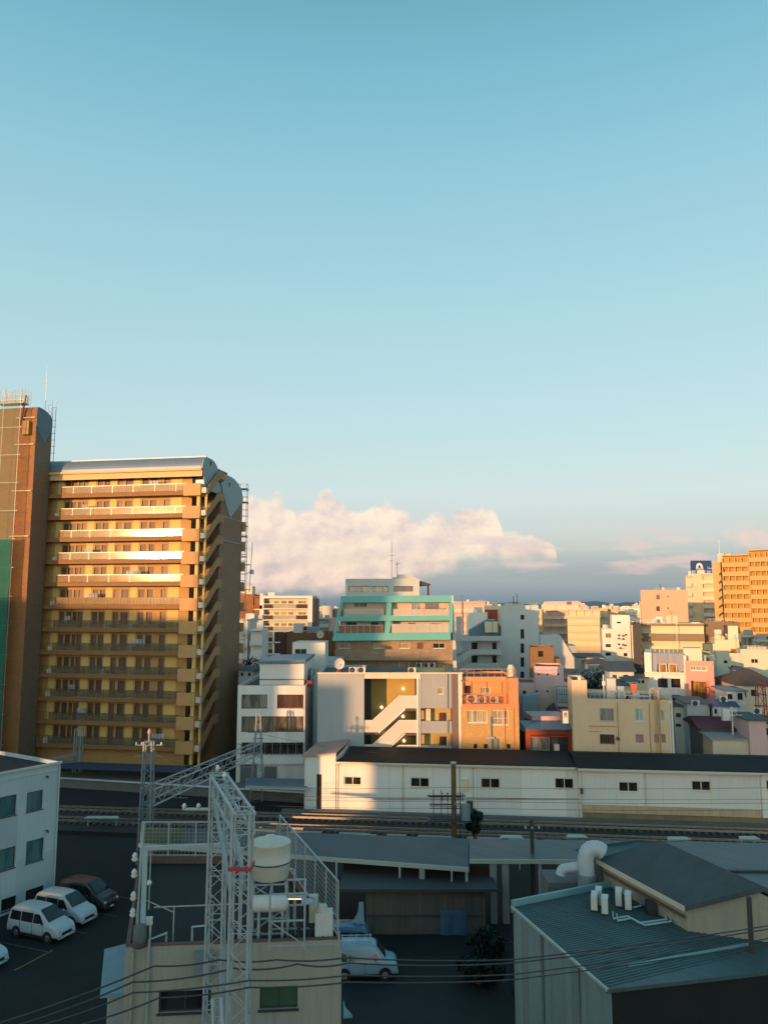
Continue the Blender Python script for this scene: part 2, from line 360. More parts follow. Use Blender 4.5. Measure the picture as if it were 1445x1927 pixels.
class Bd:
    """a building: Empty at the near left corner, local x along the front, y into the building, z up"""
    def __init__(s, name, label, cat, px, Y, rot=0, group=None, ref=1200, z0=0.0):
        p = atY(px, ref, Y); s.o = (p.x, p.y); s.r = R_(rot); s.z0 = z0
        s.root = empty(name, (p.x, p.y, z0), s.r, label, cat, group)
        s.c, s.s = math.cos(s.r), math.sin(s.r)
    def loc(s, x, y, z):
        x -= s.o[0]; y -= s.o[1]; return Vector((x*s.c+y*s.s, -x*s.s+y*s.c, z-s.z0))
    def _ray(s, px, py):
        o = s.loc(0, 0, CAMZ); d = ray(px, py); return o, Vector((d.x*s.c+d.y*s.s, -d.x*s.s+d.y*s.c, d.z))
    def uz(s, px, py, v=0.0):
        o, d = s._ray(px, py); t = (v-o.y)/d.y; q = o+d*t; return q.x, q.z
    def vz(s, px, py, u):
        o, d = s._ray(px, py); t = (u-o.x)/d.x; q = o+d*t; return q.y, q.z
    def uv(s, px, py, z):
        o, d = s._ray(px, py); t = (z-o.z)/d.z; q = o+d*t; return q.x, q.y
    def R(s, x0, y0, x1, y1, v=0.0):
        a = s.uz(x0, (y0+y1)/2, v)[0]; b = s.uz(x1, (y0+y1)/2, v)[0]; xm = (x0+x1)/2
        return (a, b, s.uz(xm, y1, v)[1], s.uz(xm, y0, v)[1])
    def W(s, px, py=1200, v=0.0): return s.uz(px, py, v)[0]
    def Z(s, px, py, v=0.0): return s.uz(px, py, v)[1]
    def part(s, name, mb, m, parent=None, smooth=False, label=None):
        o = mb.build(name, m, parent or s.root, smooth)
        if label: o['label'] = label
        return o
    def window(s, P, a, b, c, d, dep, st):
        """frame, mullions and sill as the window; its pane a sub-part"""
        S = WS[st]; fr = S.get('f', .05); mb = MB()
        def bx(s0, s1, z0, z1, d0, d1):
            p, q = P(s0, z0, d0), P(s1, z1, d1)
            mb.box(min(p[0],q[0]), max(p[0],q[0]), min(p[1],q[1]), max(p[1],q[1]), min(p[2],q[2]), max(p[2],q[2]))
        if not S.get('noframe'):
            bx(a, b, d-fr, d, dep-.07, dep+.01); bx(a, b, c, c+fr, dep-.07, dep+.01)
            bx(a, a+fr, c+fr, d-fr, dep-.07, dep+.01); bx(b-fr, b, c+fr, d-fr, dep-.07, dep+.01)
            k = S.get('m', 2)
            if S.get('auto'): k = max(1, round((b-a)/S['auto']))
            for i in range(1, k):
                x = a+(b-a)*i/k; bx(x-fr*.45, x+fr*.45, c+fr, d-fr, dep-.055, dep+.01)
            if S.get('t'):
                zt = c+(d-c)*S['t']; bx(a+fr, b-fr, zt-fr*.4, zt+fr*.4, dep-.05, dep+.005)
            if S.get('sill', 1): bx(a-.05, b+.05, c-.06, c-.001, -.06, dep-.001)
            w = s.part(S.get('n', 'window'), mb, FM[S.get('fm', 'alu')])
            mb = MB(); bx(a+fr*.5, b-fr*.5, c+fr*.5, d-fr*.5, dep-.03, dep-.01)
            s.part('pane', mb, PM[S['p'] if isinstance(S['p'], str) else random.choice(S['p'])], w)
        else:
            bx(a, b, c, d, dep-.02, dep-.005); s.part(S.get('n', 'window'), mb, PM[S['p'] if isinstance(S['p'], str) else random.choice(S['p'])])
    def shell(s, u0, u1, v0, v1, z0, z1, m, front=(), right=(), left=(), parapet=.45, dep=.16, roof=True, name='wall', cap=None, px=True):
        """box walls with real openings; entries are (x0,y0,x1,y1,style) in photo pixels on that wall's plane"""
        mb = MB()
        def cv(lst, f):
            out = []
            for e in lst:
                st = e[4] if len(e) > 4 else 's'
                if px:
                    (a, zt), (b, zb) = f(e[0], e[1]), f(e[2], e[3]); a, b = min(a, b), max(a, b)
                    zt = f((e[0]+e[2])/2, e[1])[1]; zb = f((e[0]+e[2])/2, e[3])[1]
                else: a, b, zb, zt = e[:4]
                out.append((a, b, zb, zt, st))
            return out
        F = cv(front, lambda p, q: s.uz(p, q, v0)); Rr = cv(right, lambda p, q: s.vz(p, q, u1)); Lf = cv(left, lambda p, q: s.vz(p, q, u0))
        Pf = lambda a, z, d: (a, v0+d, z); Pr = lambda a, z, d: (u1-d, a, z); Pl = lambda a, z, d: (u0+d, a, z)
        wallface(mb, Pf, u0, u1, z0, z1, F, dep); wallface(mb, Pr, v0, v1, z0, z1, Rr, dep); wallface(mb, Pl, v0, v1, z0, z1, Lf, dep)
        mb.quad((u0,v1,z0),(u1,v1,z0),(u1,v1,z1),(u0,v1,z1))
        t = .14; zr = z1-parapet
        if parapet > 0:
            for q in (((u0,v0),(u1,v0),(u1-t,v0+t),(u0+t,v0+t)), ((u1,v0),(u1,v1),(u1-t,v1-t),(u1-t,v0+t)),
                      ((u1,v1),(u0,v1),(u0+t,v1-t),(u1-t,v1-t)), ((u0,v1),(u0,v0),(u0+t,v0+t),(u0+t,v1-t))):
                mb.quad(*[(x, y, z1) for x, y in q]); a, b = q[2], q[3]
                mb.quad((a[0],a[1],z1),(b[0],b[1],z1),(b[0],b[1],zr),(a[0],a[1],zr))
        w = s.part(name, mb, m)
        if roof:
            r = MB(); tt = t if parapet > 0 else 0
            r.quad((u0+tt,v0+tt,zr),(u1-tt,v0+tt,zr),(u1-tt,v1-tt,zr),(u0+tt,v1-tt,zr)); s.part('roof', r, M['roof_grey'])
        if cap:
            c = MB(); e = .05
            for (a, b, cc, d) in ((u0-e,u1+e,v0-e,v0+t),(u0-e,u1+e,v1-t,v1+e),(u0-e,u0+t,v0+t+.003,v1-t-.003),(u1-t,u1+e,v0+t+.003,v1-t-.003)):
                c.box(a, b, cc, d, z1+.004, z1+.07)
            s.part('coping', c, cap)
        for (L_, P) in ((F, Pf), (Rr, Pr), (Lf, Pl)):
            for (a, b, c_, d, st) in L_:
                if st != 'none': s.window(P, a, b, c_, d, dep, st)
        return w
    def poly(s, mb, pts, th):
        """outline given as (px,py,depth) on planes parallel to the front, th metres thick"""
        P = []
        for q in pts:
            v = q[2] if len(q) > 2 else 0.0; u, z = s.uz(q[0], q[1], v); P.append((u, v, z))
        return mb.prism(P, (0, th, 0))
    def bx(s, mb, x0, y0, x1, y1, v0, v1):
        a, b, c, d = s.R(x0, y0, x1, y1, v0); return mb.box(a, b, v0, v1, c, d)

M = dict(
 roof_grey=mat('roof_grey', (.08,.085,.09), .85, .3, .6, c2=(.07,.075,.08)),
 white=mat('white_render', (.70,.69,.64), .75, .14, .5, streak=.16),
 white2=mat('white_panel', (.72,.71,.67), .6, .10, .4, streak=.10, tile=(.9, 50, (.55,.54,.5), 0)),
 cream=mat('cream_render', (.62,.54,.40), .8, .16, .5, streak=.2),
 tan=mat('tan_render', (.72,.52,.33), .85, .12, .5, streak=.12),
 tan_tile=mat('tan_tile', (.50,.37,.20), .7, .2, 1, streak=.15, tile=(.3,.1,(.32,.25,.15),.5)),
 grey=mat('grey_render', (.36,.39,.38), .7, .12, .4, streak=.14),
 grey_panel=mat('grey_panel', (.37,.40,.40), .55, .10, .4, streak=.10, tile=(1.8, 60, (.36,.37,.35), 0)),
 grey_lt=mat('pale_grey_render', (.50,.54,.52), .7, .12, .4, streak=.16),
 pale_yellow=mat('pale_yellow_render', (.66,.58,.38), .8, .14, .5, streak=.15),
 orange=mat('orange_tile', (.66,.31,.14), .7, .15, 1, streak=.15, tile=(.3,.1,(.45,.2,.1),.5)),
 orange_bd=mat('orange_border', (.66,.25,.12), .7, .15, 1, streak=.1),
 brown=mat('brown_brick', (.27,.145,.065), .8, .25, 1, tile=(.25,.08,(.16,.1,.06),.5)),
 brown_dk=mat('dark_brown_brick', (.115,.088,.072), .8, .25, 1, tile=(.25,.08,(.07,.055,.045),.5)),
 brown_tile=mat('orange_brown_tile', (.33,.15,.045), .75, .3, .6, streak=.25, tile=(.3,.12,(.16,.07,.03),.5)),
 teal=mat('teal_paint', (.14,.43,.38), .5, .12, .6, streak=.15),
 pink=mat('pink_render', (.60,.42,.40), .8, .15, .5, streak=.2),
 salmon=mat('salmon_paint', (.78,.30,.24), .7, .12, .5, streak=.15),
 rust=mat('rust_red_paint', (.34,.06,.025), .7, .3, 1.5, streak=.2),
 dark=mat('dark_panel', (.03,.035,.04), .6, .2, .6),
 black_roof=mat('black_sheet_roof', (.017,.018,.02), .7, .2, .6, spec=.15, tile=(.45, 80, (.012,.012,.014), 0)),
 dark_mem=mat('dark_roof_membrane', (.012,.013,.015), .85, .4, .8, bump=.3),
 slate=mat('slate_grey_roof', (.09,.10,.105), .7, .25, .6, tile=(.3,.25,(.06,.065,.07),.5)),
 blue_roof=mat('blue_grey_metal_roof', (.10,.17,.23), .45, .2, .5, metal=.2),
 teal_roof=mat('teal_corrugated_roof', (.062,.112,.118), .5, .25, .35, streak=.1, tile=(.35, 90, (.05,.11,.115), 0)),
 canopy_roof=mat('grey_canopy_roof', (.045,.088,.10), .55, .45, .5, streak=.35, tile=(.45, 90, (.08,.11,.125), 0)),
 steel=mat('pale_galvanised_steel', (.40,.45,.45), .45, .18, 2, metal=.25),
 steel_blue=mat('blue_grey_steel', (.24,.30,.32), .5, .2, 2, metal=.3),
 iron=mat('dark_iron', (.06,.065,.07), .6, .2, 2, metal=.4),
 alu=mat('aluminium_frame', (.42,.42,.40), .4, .1, 2, metal=.5),
 wood=mat('weathered_wood', (.16,.085,.045), .85, .3, 2, streak=.3),
 concrete=mat('concrete', (.30,.29,.27), .85, .25, .8, streak=.25),
 dkconcrete=mat('stained_concrete', (.15,.15,.145), .85, .3, .8, streak=.3),
 rail=mat('worn_rail_steel', (.5,.45,.38), .35, .3, 3, metal=.8),
 ballast=mat('ballast', (.04,.037,.034), .95, .5, 6, bump=.8, c2=(.02,.019,.018), fine=.5),
 tankw=mat('cream_tank_plastic', (.58,.55,.46), .45, .12, .8, streak=.12),
 red=mat('red_paint', (.22,.03,.03), .5, .15, 1),
 blue_tarp=mat('blue_tarpaulin', (.06,.12,.20), .6, .3, 1.5, bump=.5),
 teal_sheet=mat('pale_teal_sheet', (.20,.34,.38), .6, .2, .8),
 ac=mat('ac_casing', (.62,.61,.56), .5, .12, 1.5, streak=.1),
 ivory=mat('ivory_panel', (.70,.60,.44), .7, .12, .6, streak=.15),
 olive=mat('moss_olive', (.075,.085,.03), .95, .4, 1.5, bump=.5),
 cloth=mat('cloth', (.35,.33,.34), .9, .3, 2),
)
PM = dict(
 dark=pane_mat('glass_dark_room', (.012,.014,.016), (.03,.03,.03)),
 brownp=pane_mat('glass_brown_blind', (.055,.03,.022), (.10,.06,.045)),
 curt=pane_mat('glass_grey_curtain', (.10,.10,.09), (.26,.25,.21)),
 curt2=pane_mat('glass_taupe_curtain', (.09,.07,.05), (.20,.165,.12)),
 matte=pane_mat('shaded_brown_glass', (.05,.028,.016), (.10,.06,.035), rough=.55),  # rough matte pane in plain brown tones
 cream=pane_mat('glass_cream_curtain', (.22,.19,.11), (.40,.35,.22)),
 warm=pane_mat('glass_warm_room', (.16,.08,.02), (.35,.2,.06)),
 teal=pane_mat('glass_teal_blind', (.05,.12,.13), (.09,.17,.17)),
 green=pane_mat('green_shutter', (.025,.075,.045), (.035,.09,.055), rough=.5),
 pinkp=pane_mat('pink_shutter', (.30,.17,.15), (.36,.21,.18), rough=.6),
 mint=pane_mat('glass_mint_curtain', (.30,.38,.33), (.45,.52,.46)),
 doorb=pane_mat('brown_steel_door', (.10,.05,.03), (.12,.06,.035), rough=.5),
)
FM = dict(ivory=M['ivory'], alu=M['alu'], white=M['white'], brown=mat('bronze_frame', (.09,.06,.04), .5, .1, 2, metal=.3), dark=M['iron'])
WS = dict(
 s=dict(m=2, p=('dark','dark','curt')), w=dict(auto=.85, p=('dark','curt')), c=dict(m=2, p='curt'), cw=dict(m=2, p='cream', fm='white'),
 b=dict(m=2, p='brownp', fm='brown'), bw=dict(auto=.9, p=('brownp','curt','curt2'), fm='brown'), t=dict(m=1, p='dark', f=.03, sill=0),
 v=dict(m=1, p='dark', fm='brown', t=.5), d=dict(m=1, p='doorb', n='door', fm='brown', sill=0, f=.04),
 o=dict(m=1, p='warm', fm='brown'), tl=dict(m=2, p='teal', fm='dark'), tl1=dict(m=1, p='teal', fm='dark'), g=dict(m=2, p='green', fm='dark'), pk=dict(noframe=1, p='pinkp'),
 mn=dict(m=2, p='mint', fm='white'), n=dict(noframe=1, p=('dark','dark','brownp')), nd=dict(noframe=1, p='dark'), nb=dict(noframe=1, p='brownp'), nc=dict(noframe=1, p=('curt','cream')),
 yl=dict(m=1, p='cream', fm='white'), sw=dict(m=2, p=('dark','curt','cream'), fm='white'), dk2=dict(m=2, p='dark', fm='brown'),
)
# ================================================================ setting
g = MB()
g.quad((-6000,-400,0),(6000,-400,0),(6000,9000,0),(-6000,9000,0))
structure('ground', g, mat('ground_asphalt', (.011,.013,.014), .9, .4, .35, bump=.3, c2=(.005,.006,.007)))
def zpoly(mb, pts, z, th=.0):
    P = [zq(x, y, z) for x, y in pts]
    if th: mb.prism(P, (0,0,-th))
    else: mb.quad(*P)
    return mb
def hills():
    mb = MB(); n = 90; Y = 5200
    top = []
    for i in range(n+1):
        x = -3200+6400*i/n
        h = 26+34*math.exp(-((x-1650)/520)**2)+20*math.exp(-((x-700)/400)**2)+10*math.sin(i*.9)+6*math.sin(i*2.3)
        top.append((x, h))
    for i in range(n):
        (a, ha), (b, hb) = top[i], top[i+1]
        mb.quad((a,Y-500,0),(b,Y-500,0),(b,Y-100,hb*.7),(a,Y-100,ha*.7)); mb.quad((a,Y-100,ha*.7),(b,Y-100,hb*.7),(b,Y+300,hb),(a,Y+300,ha))
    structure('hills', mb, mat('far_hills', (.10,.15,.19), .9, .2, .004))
hills()

# ================================================================ tall curved-roof apartment block (left)
def apartment_A():
    b = Bd('apartment_building', 'tall tan apartment block with long corridors and a curved blue-grey roof', 'building', 372, 97, -10)
    L = b.W(60); zl = b.Z(197, 935); zb = b.Z(197, 1365); h = (zl-zb)/10
    wv = 1.35; top = b.Z(370, 883); depth = 14.6
    yw = mat('yellow_tan_wall', (.66,.47,.16), .8, .15, .5, streak=.12); sl = mat('rust_brown_slab_edge', (.27,.14,.055), .8, .2, 1, streak=.2)
    wcols = [(113,122),(125,135),(138,145),(174,184),(187,197),(228,241),(260,271),(276,287)]
    dcols = [(147,156),(213,223),(302,312)]
    zs = [zl-i*h for i in range(12)]           # underside of each corridor slab
    ops = []
    for i, z in enumerate(zs):
        for q in wcols: ops.append((b.W(q[0], 1150, wv), b.W(q[1], 1150, wv), z+.95, z+2.5, 'A'))
        for q in dcols: ops.append((b.W(q[0], 1150, wv), b.W(q[1], 1150, wv), z+.45, z+2.5, 'Ad'))
    WS['A'] = dict(m=1, p='matte', fm='brown', f=.05, sill=0); WS['Ad'] = dict(m=1, p='doorb', n='door', fm='brown', f=.05, sill=0)
    # main wall, with real openings
    mb = MB(); Pf = lambda a, z, d: (a, wv+d, z)
    wallface(mb, Pf, L, -1.9, 0, top, [o for o in ops], .15)
    b.part('corridor_wall', mb, mat('taupe_tan_wall', (.44,.27,.10), .8, .2, .5, streak=.15))
    for z in zs:
        for q in ((98,110),(158,171),(199,211),(244,257),(315,336)):
            m = MB(); m.box(b.W(q[0],1150,wv), b.W(q[1],1150,wv), wv-.03, wv-.002, z+.33, z+2.75); b.part('yellow_panel', m, yw)
    for (a, c, d, e, st) in ops: b.window(Pf, a, c, d, e, .15, st)
    rnd = random.Random(11)
    for i, z in enumerate(zs):
        for px in rnd.sample([104, 164, 205, 250, 325], 2):
            u = b.W(px, 1150, wv); m = MB(); m.box(u-.4, u+.4, wv-.55, wv-.2, z+.36, z+1.0); b.part('ac_unit', m, M['ac'])
        if rnd.random() < .6:
            u = b.W(rnd.uniform(120, 300), 1150, .3); m = MB()
            for q in range(rnd.randint(2, 5)): m.box(u+q*.42, u+q*.42+.32, .30, .33, z+1.0+rnd.random()*.3, z+2.0)
            b.part('laundry', m, mat('washed_cloth', (.5,.45,.42), .9, .5, .9, c2=(.18,.2,.26)))
    # rear body and gable end
    vw = b.vz(411, 1100, 0)[0]
    mb = MB(); mb.box(L, 0, vw, depth, 0, top-2.0); mb.box(L, -2.6, wv+.4, vw-.003, 0, top-.2)
    b.part('wall', mb, mat('dark_brown_tile', (.34,.20,.11), .7, .25, .6, streak=.2, tile=(.3,.12,(.09,.07,.055),.5)))
    for i, z in enumerate(zs):
        m = MB(); m.box(L, -2.2 if i else -.1, 0, wv-.002, z, z+.32)
        b.part('floor_slab', m, sl)
        m = MB(); m.box(L, -2.2 if i else -.1, -.03, .08, z+.322, z+.52)
        xs = [100,125,160,200,240,281,322,341]
        pp = b.part('slab_curb', m, sl)
        m = MB()
        for a, c in zip(xs[:-1], xs[1:]):
            ua, uc = b.W(a), b.W(c); m.box(ua+.03, uc-.03, .01, .035, z+.56, z+1.42)
        m2 = MB()
        for a in xs: m2.box(b.W(a)-.02, b.W(a)+.02, .0, .05, z+.52, z+1.46)
        m2.box(L, b.W(341), -.01, .05, z+1.43, z+1.47)
        if i > 4:
            for k in range(int((b.W(341)-L)/.45)): u = L+k*.45; m2.box(u, u+.03, .0, .04, z+.52, z+1.43)
        b.part('railing', m2, FM['brown'] if i > 4 else M['alu']); 
        gl = sheer('frosted_balustrade', (.38,.26,.12), .6, .085, .38) if i <= 5 else sheer('smoked_balustrade', (.17,.14,.10), .40, .25, .4)  # lit upper and shaded lower floors painted as two balustrade tones
        b.part('balustrade', m, gl)
        # stair landing box, post and pier at the right end
        m = MB(); u0, u1 = b.W(340), b.W(373)
        zz = z+.1
        if i > 0 or True:
            m.box(u0, u1, -.55, -.40, zz-.3, zz+1.25); m.box(u0, u0+.15, -.397, .0, zz-.3, zz+1.25); m.box(u0, u1, -.397, 1.3, zz-.3, zz-.12)
            m.box(u1-.15, u1, -.397, .6, zz-.118, zz+1.25)
            b.part('stair_landing', m, mat('tan_landing_tile', (.50,.29,.12), .75, .2, .8, streak=.15))
        m = MB(); m.box(u1+.02, u1+.66, -.35, .25, zz+.04, zz+.72); b.part('pier_block', m, M['cream'])
        m = MB(); m.box(u1-.75, u1-.35, .1, .5, zz-h+1.25, zz-.3); b.part('stair_post', m, yw)
        m = MB(); m.box(u1+.25, u1+.5, .35, .6, zz-h+.8, zz-.02); b.part('stair_post', m, yw)
        # diagonal flight parapet seen on the end wall
        va, vb, vc = .9, 4.6, vw
        m = MB(); ue = .55
        zt = z+h+.2
        m.prism([(ue, va, zt-h-.1),(ue, va, zt-h+1.0),(ue, vb, zt+.75),(ue, vc, zt+.75),(ue, vc, zt-.35),(ue, vb, zt-.35)], (-.16,0,0))
        m.box(-2.5, ue-.17, vb, vc, zt-.5, zt-.35)
        m.prism([(ue-.17, va, zt-h-.25),(ue-.17, va, zt-h-.05),(ue-.17, vb, zt-.35),(ue-.17, vb, zt-.5)], (-2.2,0,0))
        b.part('stair_flight', m, mat('stair_parapet', (.42,.24,.11), .8, .2, .8, streak=.2))
        if 0 < i:
            m = MB(); m.box(-.3, .35, depth+.01, depth+.8, z-.4, z+.9); b.part('rear_balcony', m, mat('stair_parapet', (.2,.13,.085)))
    # eave band, curved roof, gable
    m = MB(); m.box(L, -.02, -.35, 1.2, top-.15, top+.12); m.box(L, .0, -.02, .02, top-.9, top-.152)
    b.part('eave', m, mat('tan_eave', (.62,.42,.2), .7, .15, .6))
    zt = b.Z(390, 860, 1.0)
    vA = b.vz(397, 862, 0)[0]; vB = b.vz(411, 890, 0)[0]
    def arc(v0, z0, v1, z1, n=10):
        return [(v0+(v1-v0)*math.sin(t*math.pi/2/n), z1+(z0-z1)*math.cos(t*math.pi/2/n)) for t in range(n+1)]
    prof = [(-.2, top+.122)] + [(-.2+1.3*(1-math.cos(t*math.pi/16)), top+.122+(zt-top-.122)*math.sin(t*math.pi/16)) for t in range(1, 9)]
    zB = b.vz(411, 897, 0)[1]
    prof += arc(vA, zt, vB, zB)
    prof += [(vB, top-2.4)]; 
    blue = mat('blue_grey_roof_sheet', (.17,.23,.29), .38, .12, .5, metal=.35); gab = mat('pale_blue_gable', (.27,.36,.38), .6, .12, .5, streak=.12)
    full = prof + [(-.2, top-2.4)]
    m = MB(); m.prism([(.0, v, z) for v, z in prof]+[(.0, wv+.5, top-2.4),(.0, wv+.5, top+.122)], (L, 0, 0)); b.part('roof', m, blue)
    m = MB(); m.prism([(.10, v, z+.02) for v, z in prof[:-1]]+[(.10, vB, top-2.45),(.10, .6, top-2.45),(.10, .2, top-.3)], (-.09, 0, 0))
    v2 = b.vz(433, 900, 0)[0]; v3 = b.vz(449, 940, 0)[0]; zC = b.vz(433, 897, 0)[1]; zD = b.vz(449, 940, 0)[1]
    vV, zV = b.vz(432, 975, 0); 
    sec = [(vB-.2, zC)]+arc(v2, zC, depth, zD)+[(vV, zV), (b.vz(420,932,0)[0], b.vz(420,932,0)[1])]
    m.prism([(.10, v, z) for v, z in sec], (-.09, 0, 0)); b.part('gable', m, gab)
    m = MB(); m.prism([(0, v, z) for v, z in ([(vB-.2, zC)]+arc(v2, zC, depth, zD)+[(depth, top-2.1),(vB-.2, top-2.1)])], (L, 0, 0)); b.part('roof', m, blue)
    # white strip painting the sunlit roof edge, machine room box, gable vents
    m = MB(); m.box(L, .05, 1.0, 1.25, zt+.02, zt+.16); b.part('roof_trim', m, M['white'])
    m = MB(); m.box(-.4-3, -.4, vB+.3, v2, zC-.2, b.vz(412, 880, 0)[1]); b.part('machine_room', m, mat('grey_louvre', (.10,.11,.11), .7, tile=(50,.14,(.04,.04,.04),0)))
    for (x0, y0) in ((397, 872), (432, 912)):
        v, z = b.vz(x0, y0, .1); m = MB(); m.prism([(.102, v-.35, z+.25),(.102, v+.35, z+.25),(.102, v, z-.4)], (.03,0,0)); b.part('gable_vent', m, M['iron'])
    for px in (155, 248, 300, 345):
        m = MB(); u = b.W(px); m.prism([(u-.5, .1, top+.12),(u+.5, .1, top+.12),(u, .1, top+.65)], (0,.3,0)); b.part('roof_vent', m, mat('tan_eave', (.62,.42,.2)))
    m = MB()
    for k, py in enumerate((1030, 1075)):
        v, z = b.vz(420, py-58, .1); v1, z1 = b.vz(449, py-45, .1); m.box(.02, .08, vw+.5, depth-.2, z, z+.07)
    b.part('conduit', m, M['steel'])
    # ground storey, half hidden: low dark canopy with blue strip
    return b, L, wv, h
bA, LA, wvA, hA = apartment_A()

def tower_B():
    b = Bd('apartment_tower', 'narrow rust brown tower with rounded grey gable left of the apartment block', 'building', 57, 97.1, -10, ref=1000)
    # right wall plane is local u=0, front is v=0
    D = 3.4; W = b.W(20, 1000); zt = b.Z(50, 768)
    vt = b.vz(76, 765, 0)[0]
    zt2 = b.vz(66, 763, 0)[1]; ze = b.vz(88, 790, 0)[1]
    prof = [(0, 0), (0, zt2-.6), (.12, zt2-.15), (.35, zt2)] + [(.35+(D-.35)*math.sin(t*math.pi/16), ze+(zt2-ze)*math.cos(t*math.pi/16)) for t in range(1, 9)] + [(D, 0)]
    m = MB(); m.prism([(0, v, z) for v, z in prof], (W-9, 0, 0)); b.part('wall', m, M['brown_tile'])
    side = mat('dark_taupe_tile', (.24,.165,.105), .75, .2, .6, streak=.15, tile=(.3,.12,(.09,.08,.07),.5))
    m = MB(); m.prism([(.05, v, z) for v, z in prof], (-.045, 0, 0)); b.part('side_wall', m, side)
    zg = b.vz(75, 815, 0)[1]
    m = MB(); m.prism([(.09, v, z) for v, z in prof[1:-1] if z > zg] + [(.09, D, zg+1.2), (.09, D*.55, zg-1.2), (.09, 0, zg+.8)], (-.035, 0, 0)); b.part('gable', m, mat('slate_blue_gable', (.12,.18,.21), .6, .15, .6))
    # ledges across the front, top platform
    for py in (788, 838, 925, 1010):
        z = b.Z(40, py); m = MB(); m.box(W, -.05, -.22, -.003, z, z+.12); b.part('ledge', m, M['cream'])
    m = MB(); z = b.Z(30, 764); m.box(b.W(8, 764), b.W(56, 764), -1.3, -.003, z, z+.12); b.part('top_platform', m, M['cream'])
    m = MB(); u0, u1 = b.W(23), b.W(31); z = b.Z(27, 803); m.box(u0+.1, u1+.4, -.5, -.003, z-1.2, z+.6); b.part('machine_box', m, mat('amber_box', (.40,.22,.07), .7))
    m = MB(); u = b.W(52, 760); m.tube([(u-.6,-.3,b.Z(50,800)),(u,-.35,b.Z(54,745))], .12); b.part('drain_pipe', m, mat('rust_pipe', (.25,.07,.03), .7))
    # scaffold on top and to the right
    s = Bd('scaffolding', 'thin steel scaffolding frame standing on top of the rust brown tower', 'scaffolding', 57, 97.1, -10, ref=1000)
    m = MB(); z0 = b.Z(30, 764)+.12; z1 = b.Z(30, 737)
    us = [b.W(q, 750) for q in (7, 13, 24, 40, 53, 59)]
    for u in us:
        for v in (-1.2, .0): m.bar((u, v, z0), (u, v, z1+random.uniform(-.2,.4)), .04)
    for z in (z0+.6, z0+1.15, z1):
        for v in (-1.2, .0): m.bar((us[0], v, z), (us[-1], v, z), .03)
    for a, c in zip(us[:-1], us[1:]): m.bar((a, -1.2, z0), (c, -1.2, z1), .035)
    s.part('frame', m, M['steel_blue'])
    m = MB(); zz = z0
    m.box(us[0], us[-1], .02, .04, z0+.1, z1-.1); s.part('debris_net', m, sheer('thin_white_net', (.5,.52,.5), .22, .8, .1))
    s = Bd('scaffolding', 'narrow steel ladder scaffold against the right edge of the rust brown tower', 'scaffolding', 57, 97.1, -10, ref=1000)
    m = MB(); zt_, zb_ = b.Z(92, 762, 3.6), b.Z(92, 850, 3.6)
    for px in (90, 96):
        for v in (3.6, 4.6):
            u = b.W(px, 800, 3.6); m.bar((u, v, zb_-3), (u, v, zt_+(.8 if px == 96 else 0)), .06)
    k = zb_
    while k < zt_+.1:
        for v in (3.6, 4.6): m.bar((b.W(88,800,3.6), v, k), (b.W(98,800,3.6), v, k), .05)
        k += .9
    m.bar((b.W(84,800,3.6), 3.6, zb_-3), (b.W(84,800,3.6), 3.6, b.Z(84, 690, 3.6)), .05)
    s.part('frame', m, M['steel'])
    # green safety net on a scaffold along the left flank
    s = Bd('scaffold_net', 'green safety netting hung on scaffold poles left of the rust brown tower', 'netting', 57, 97.1, -10, ref=1000)
    zt_ = b.Z(12, 752, -1.6); m = MB()
    u1 = b.W(18, 1100, -1.5); u0 = u1-7
    n = 26; rnd = random.Random(3)
    zz = [zt_*(i/n) for i in range(n+1)]
    for i in range(n):
        for j in range(6):
            a = u0+(u1-u0)*j/6; c = u0+(u1-u0)*(j+1)/6
            f = lambda u, z: -1.55+.10*math.sin(u*2.1+z*.7)+.06*math.sin(z*2.3)
            if zz[i] > zt_-6 and j == 2 and rnd.random() < .2: continue
            m.quad((a, f(a,zz[i]), zz[i]), (c, f(c,zz[i]), zz[i]), (c, f(c,zz[i+1]), zz[i+1]), (a, f(a,zz[i+1]), zz[i+1]))
    k = [i for i, f in enumerate(m.f) if m.v[f[0]][2] < zt_*.60]; lo = MB(); lo.v = list(m.v); lo.f = [m.f[i] for i in k]; lo.m = [0]*len(k)
    up = MB(); up.v = list(m.v); up.f = [f for i, f in enumerate(m.f) if i not in set(k)]; up.m = [0]*len(up.f)
    lo.weld(); up.weld(); s.part('net', lo, sheer('green_mesh', (.02,.16,.12), .78, .8, .1), smooth=True); s.part('net', up, sheer('faded_green_mesh', (.20,.28,.18), .33, .8, .1), smooth=True)  # one net in two tones: shade below, sunlight above, put into the colours
    m = MB()
    for u in (u0, u0+2.3, u0+4.6, u1): m.bar((u, -1.3, 0), (u, -1.3, zt_+1.2), .06)
    for i in range(0, n+1, 2): m.bar((u0, -1.3, zz[i]), (u1+.3, -1.3, zz[i]), .05)
    s.part('frame', m, M['steel'])
tower_B()

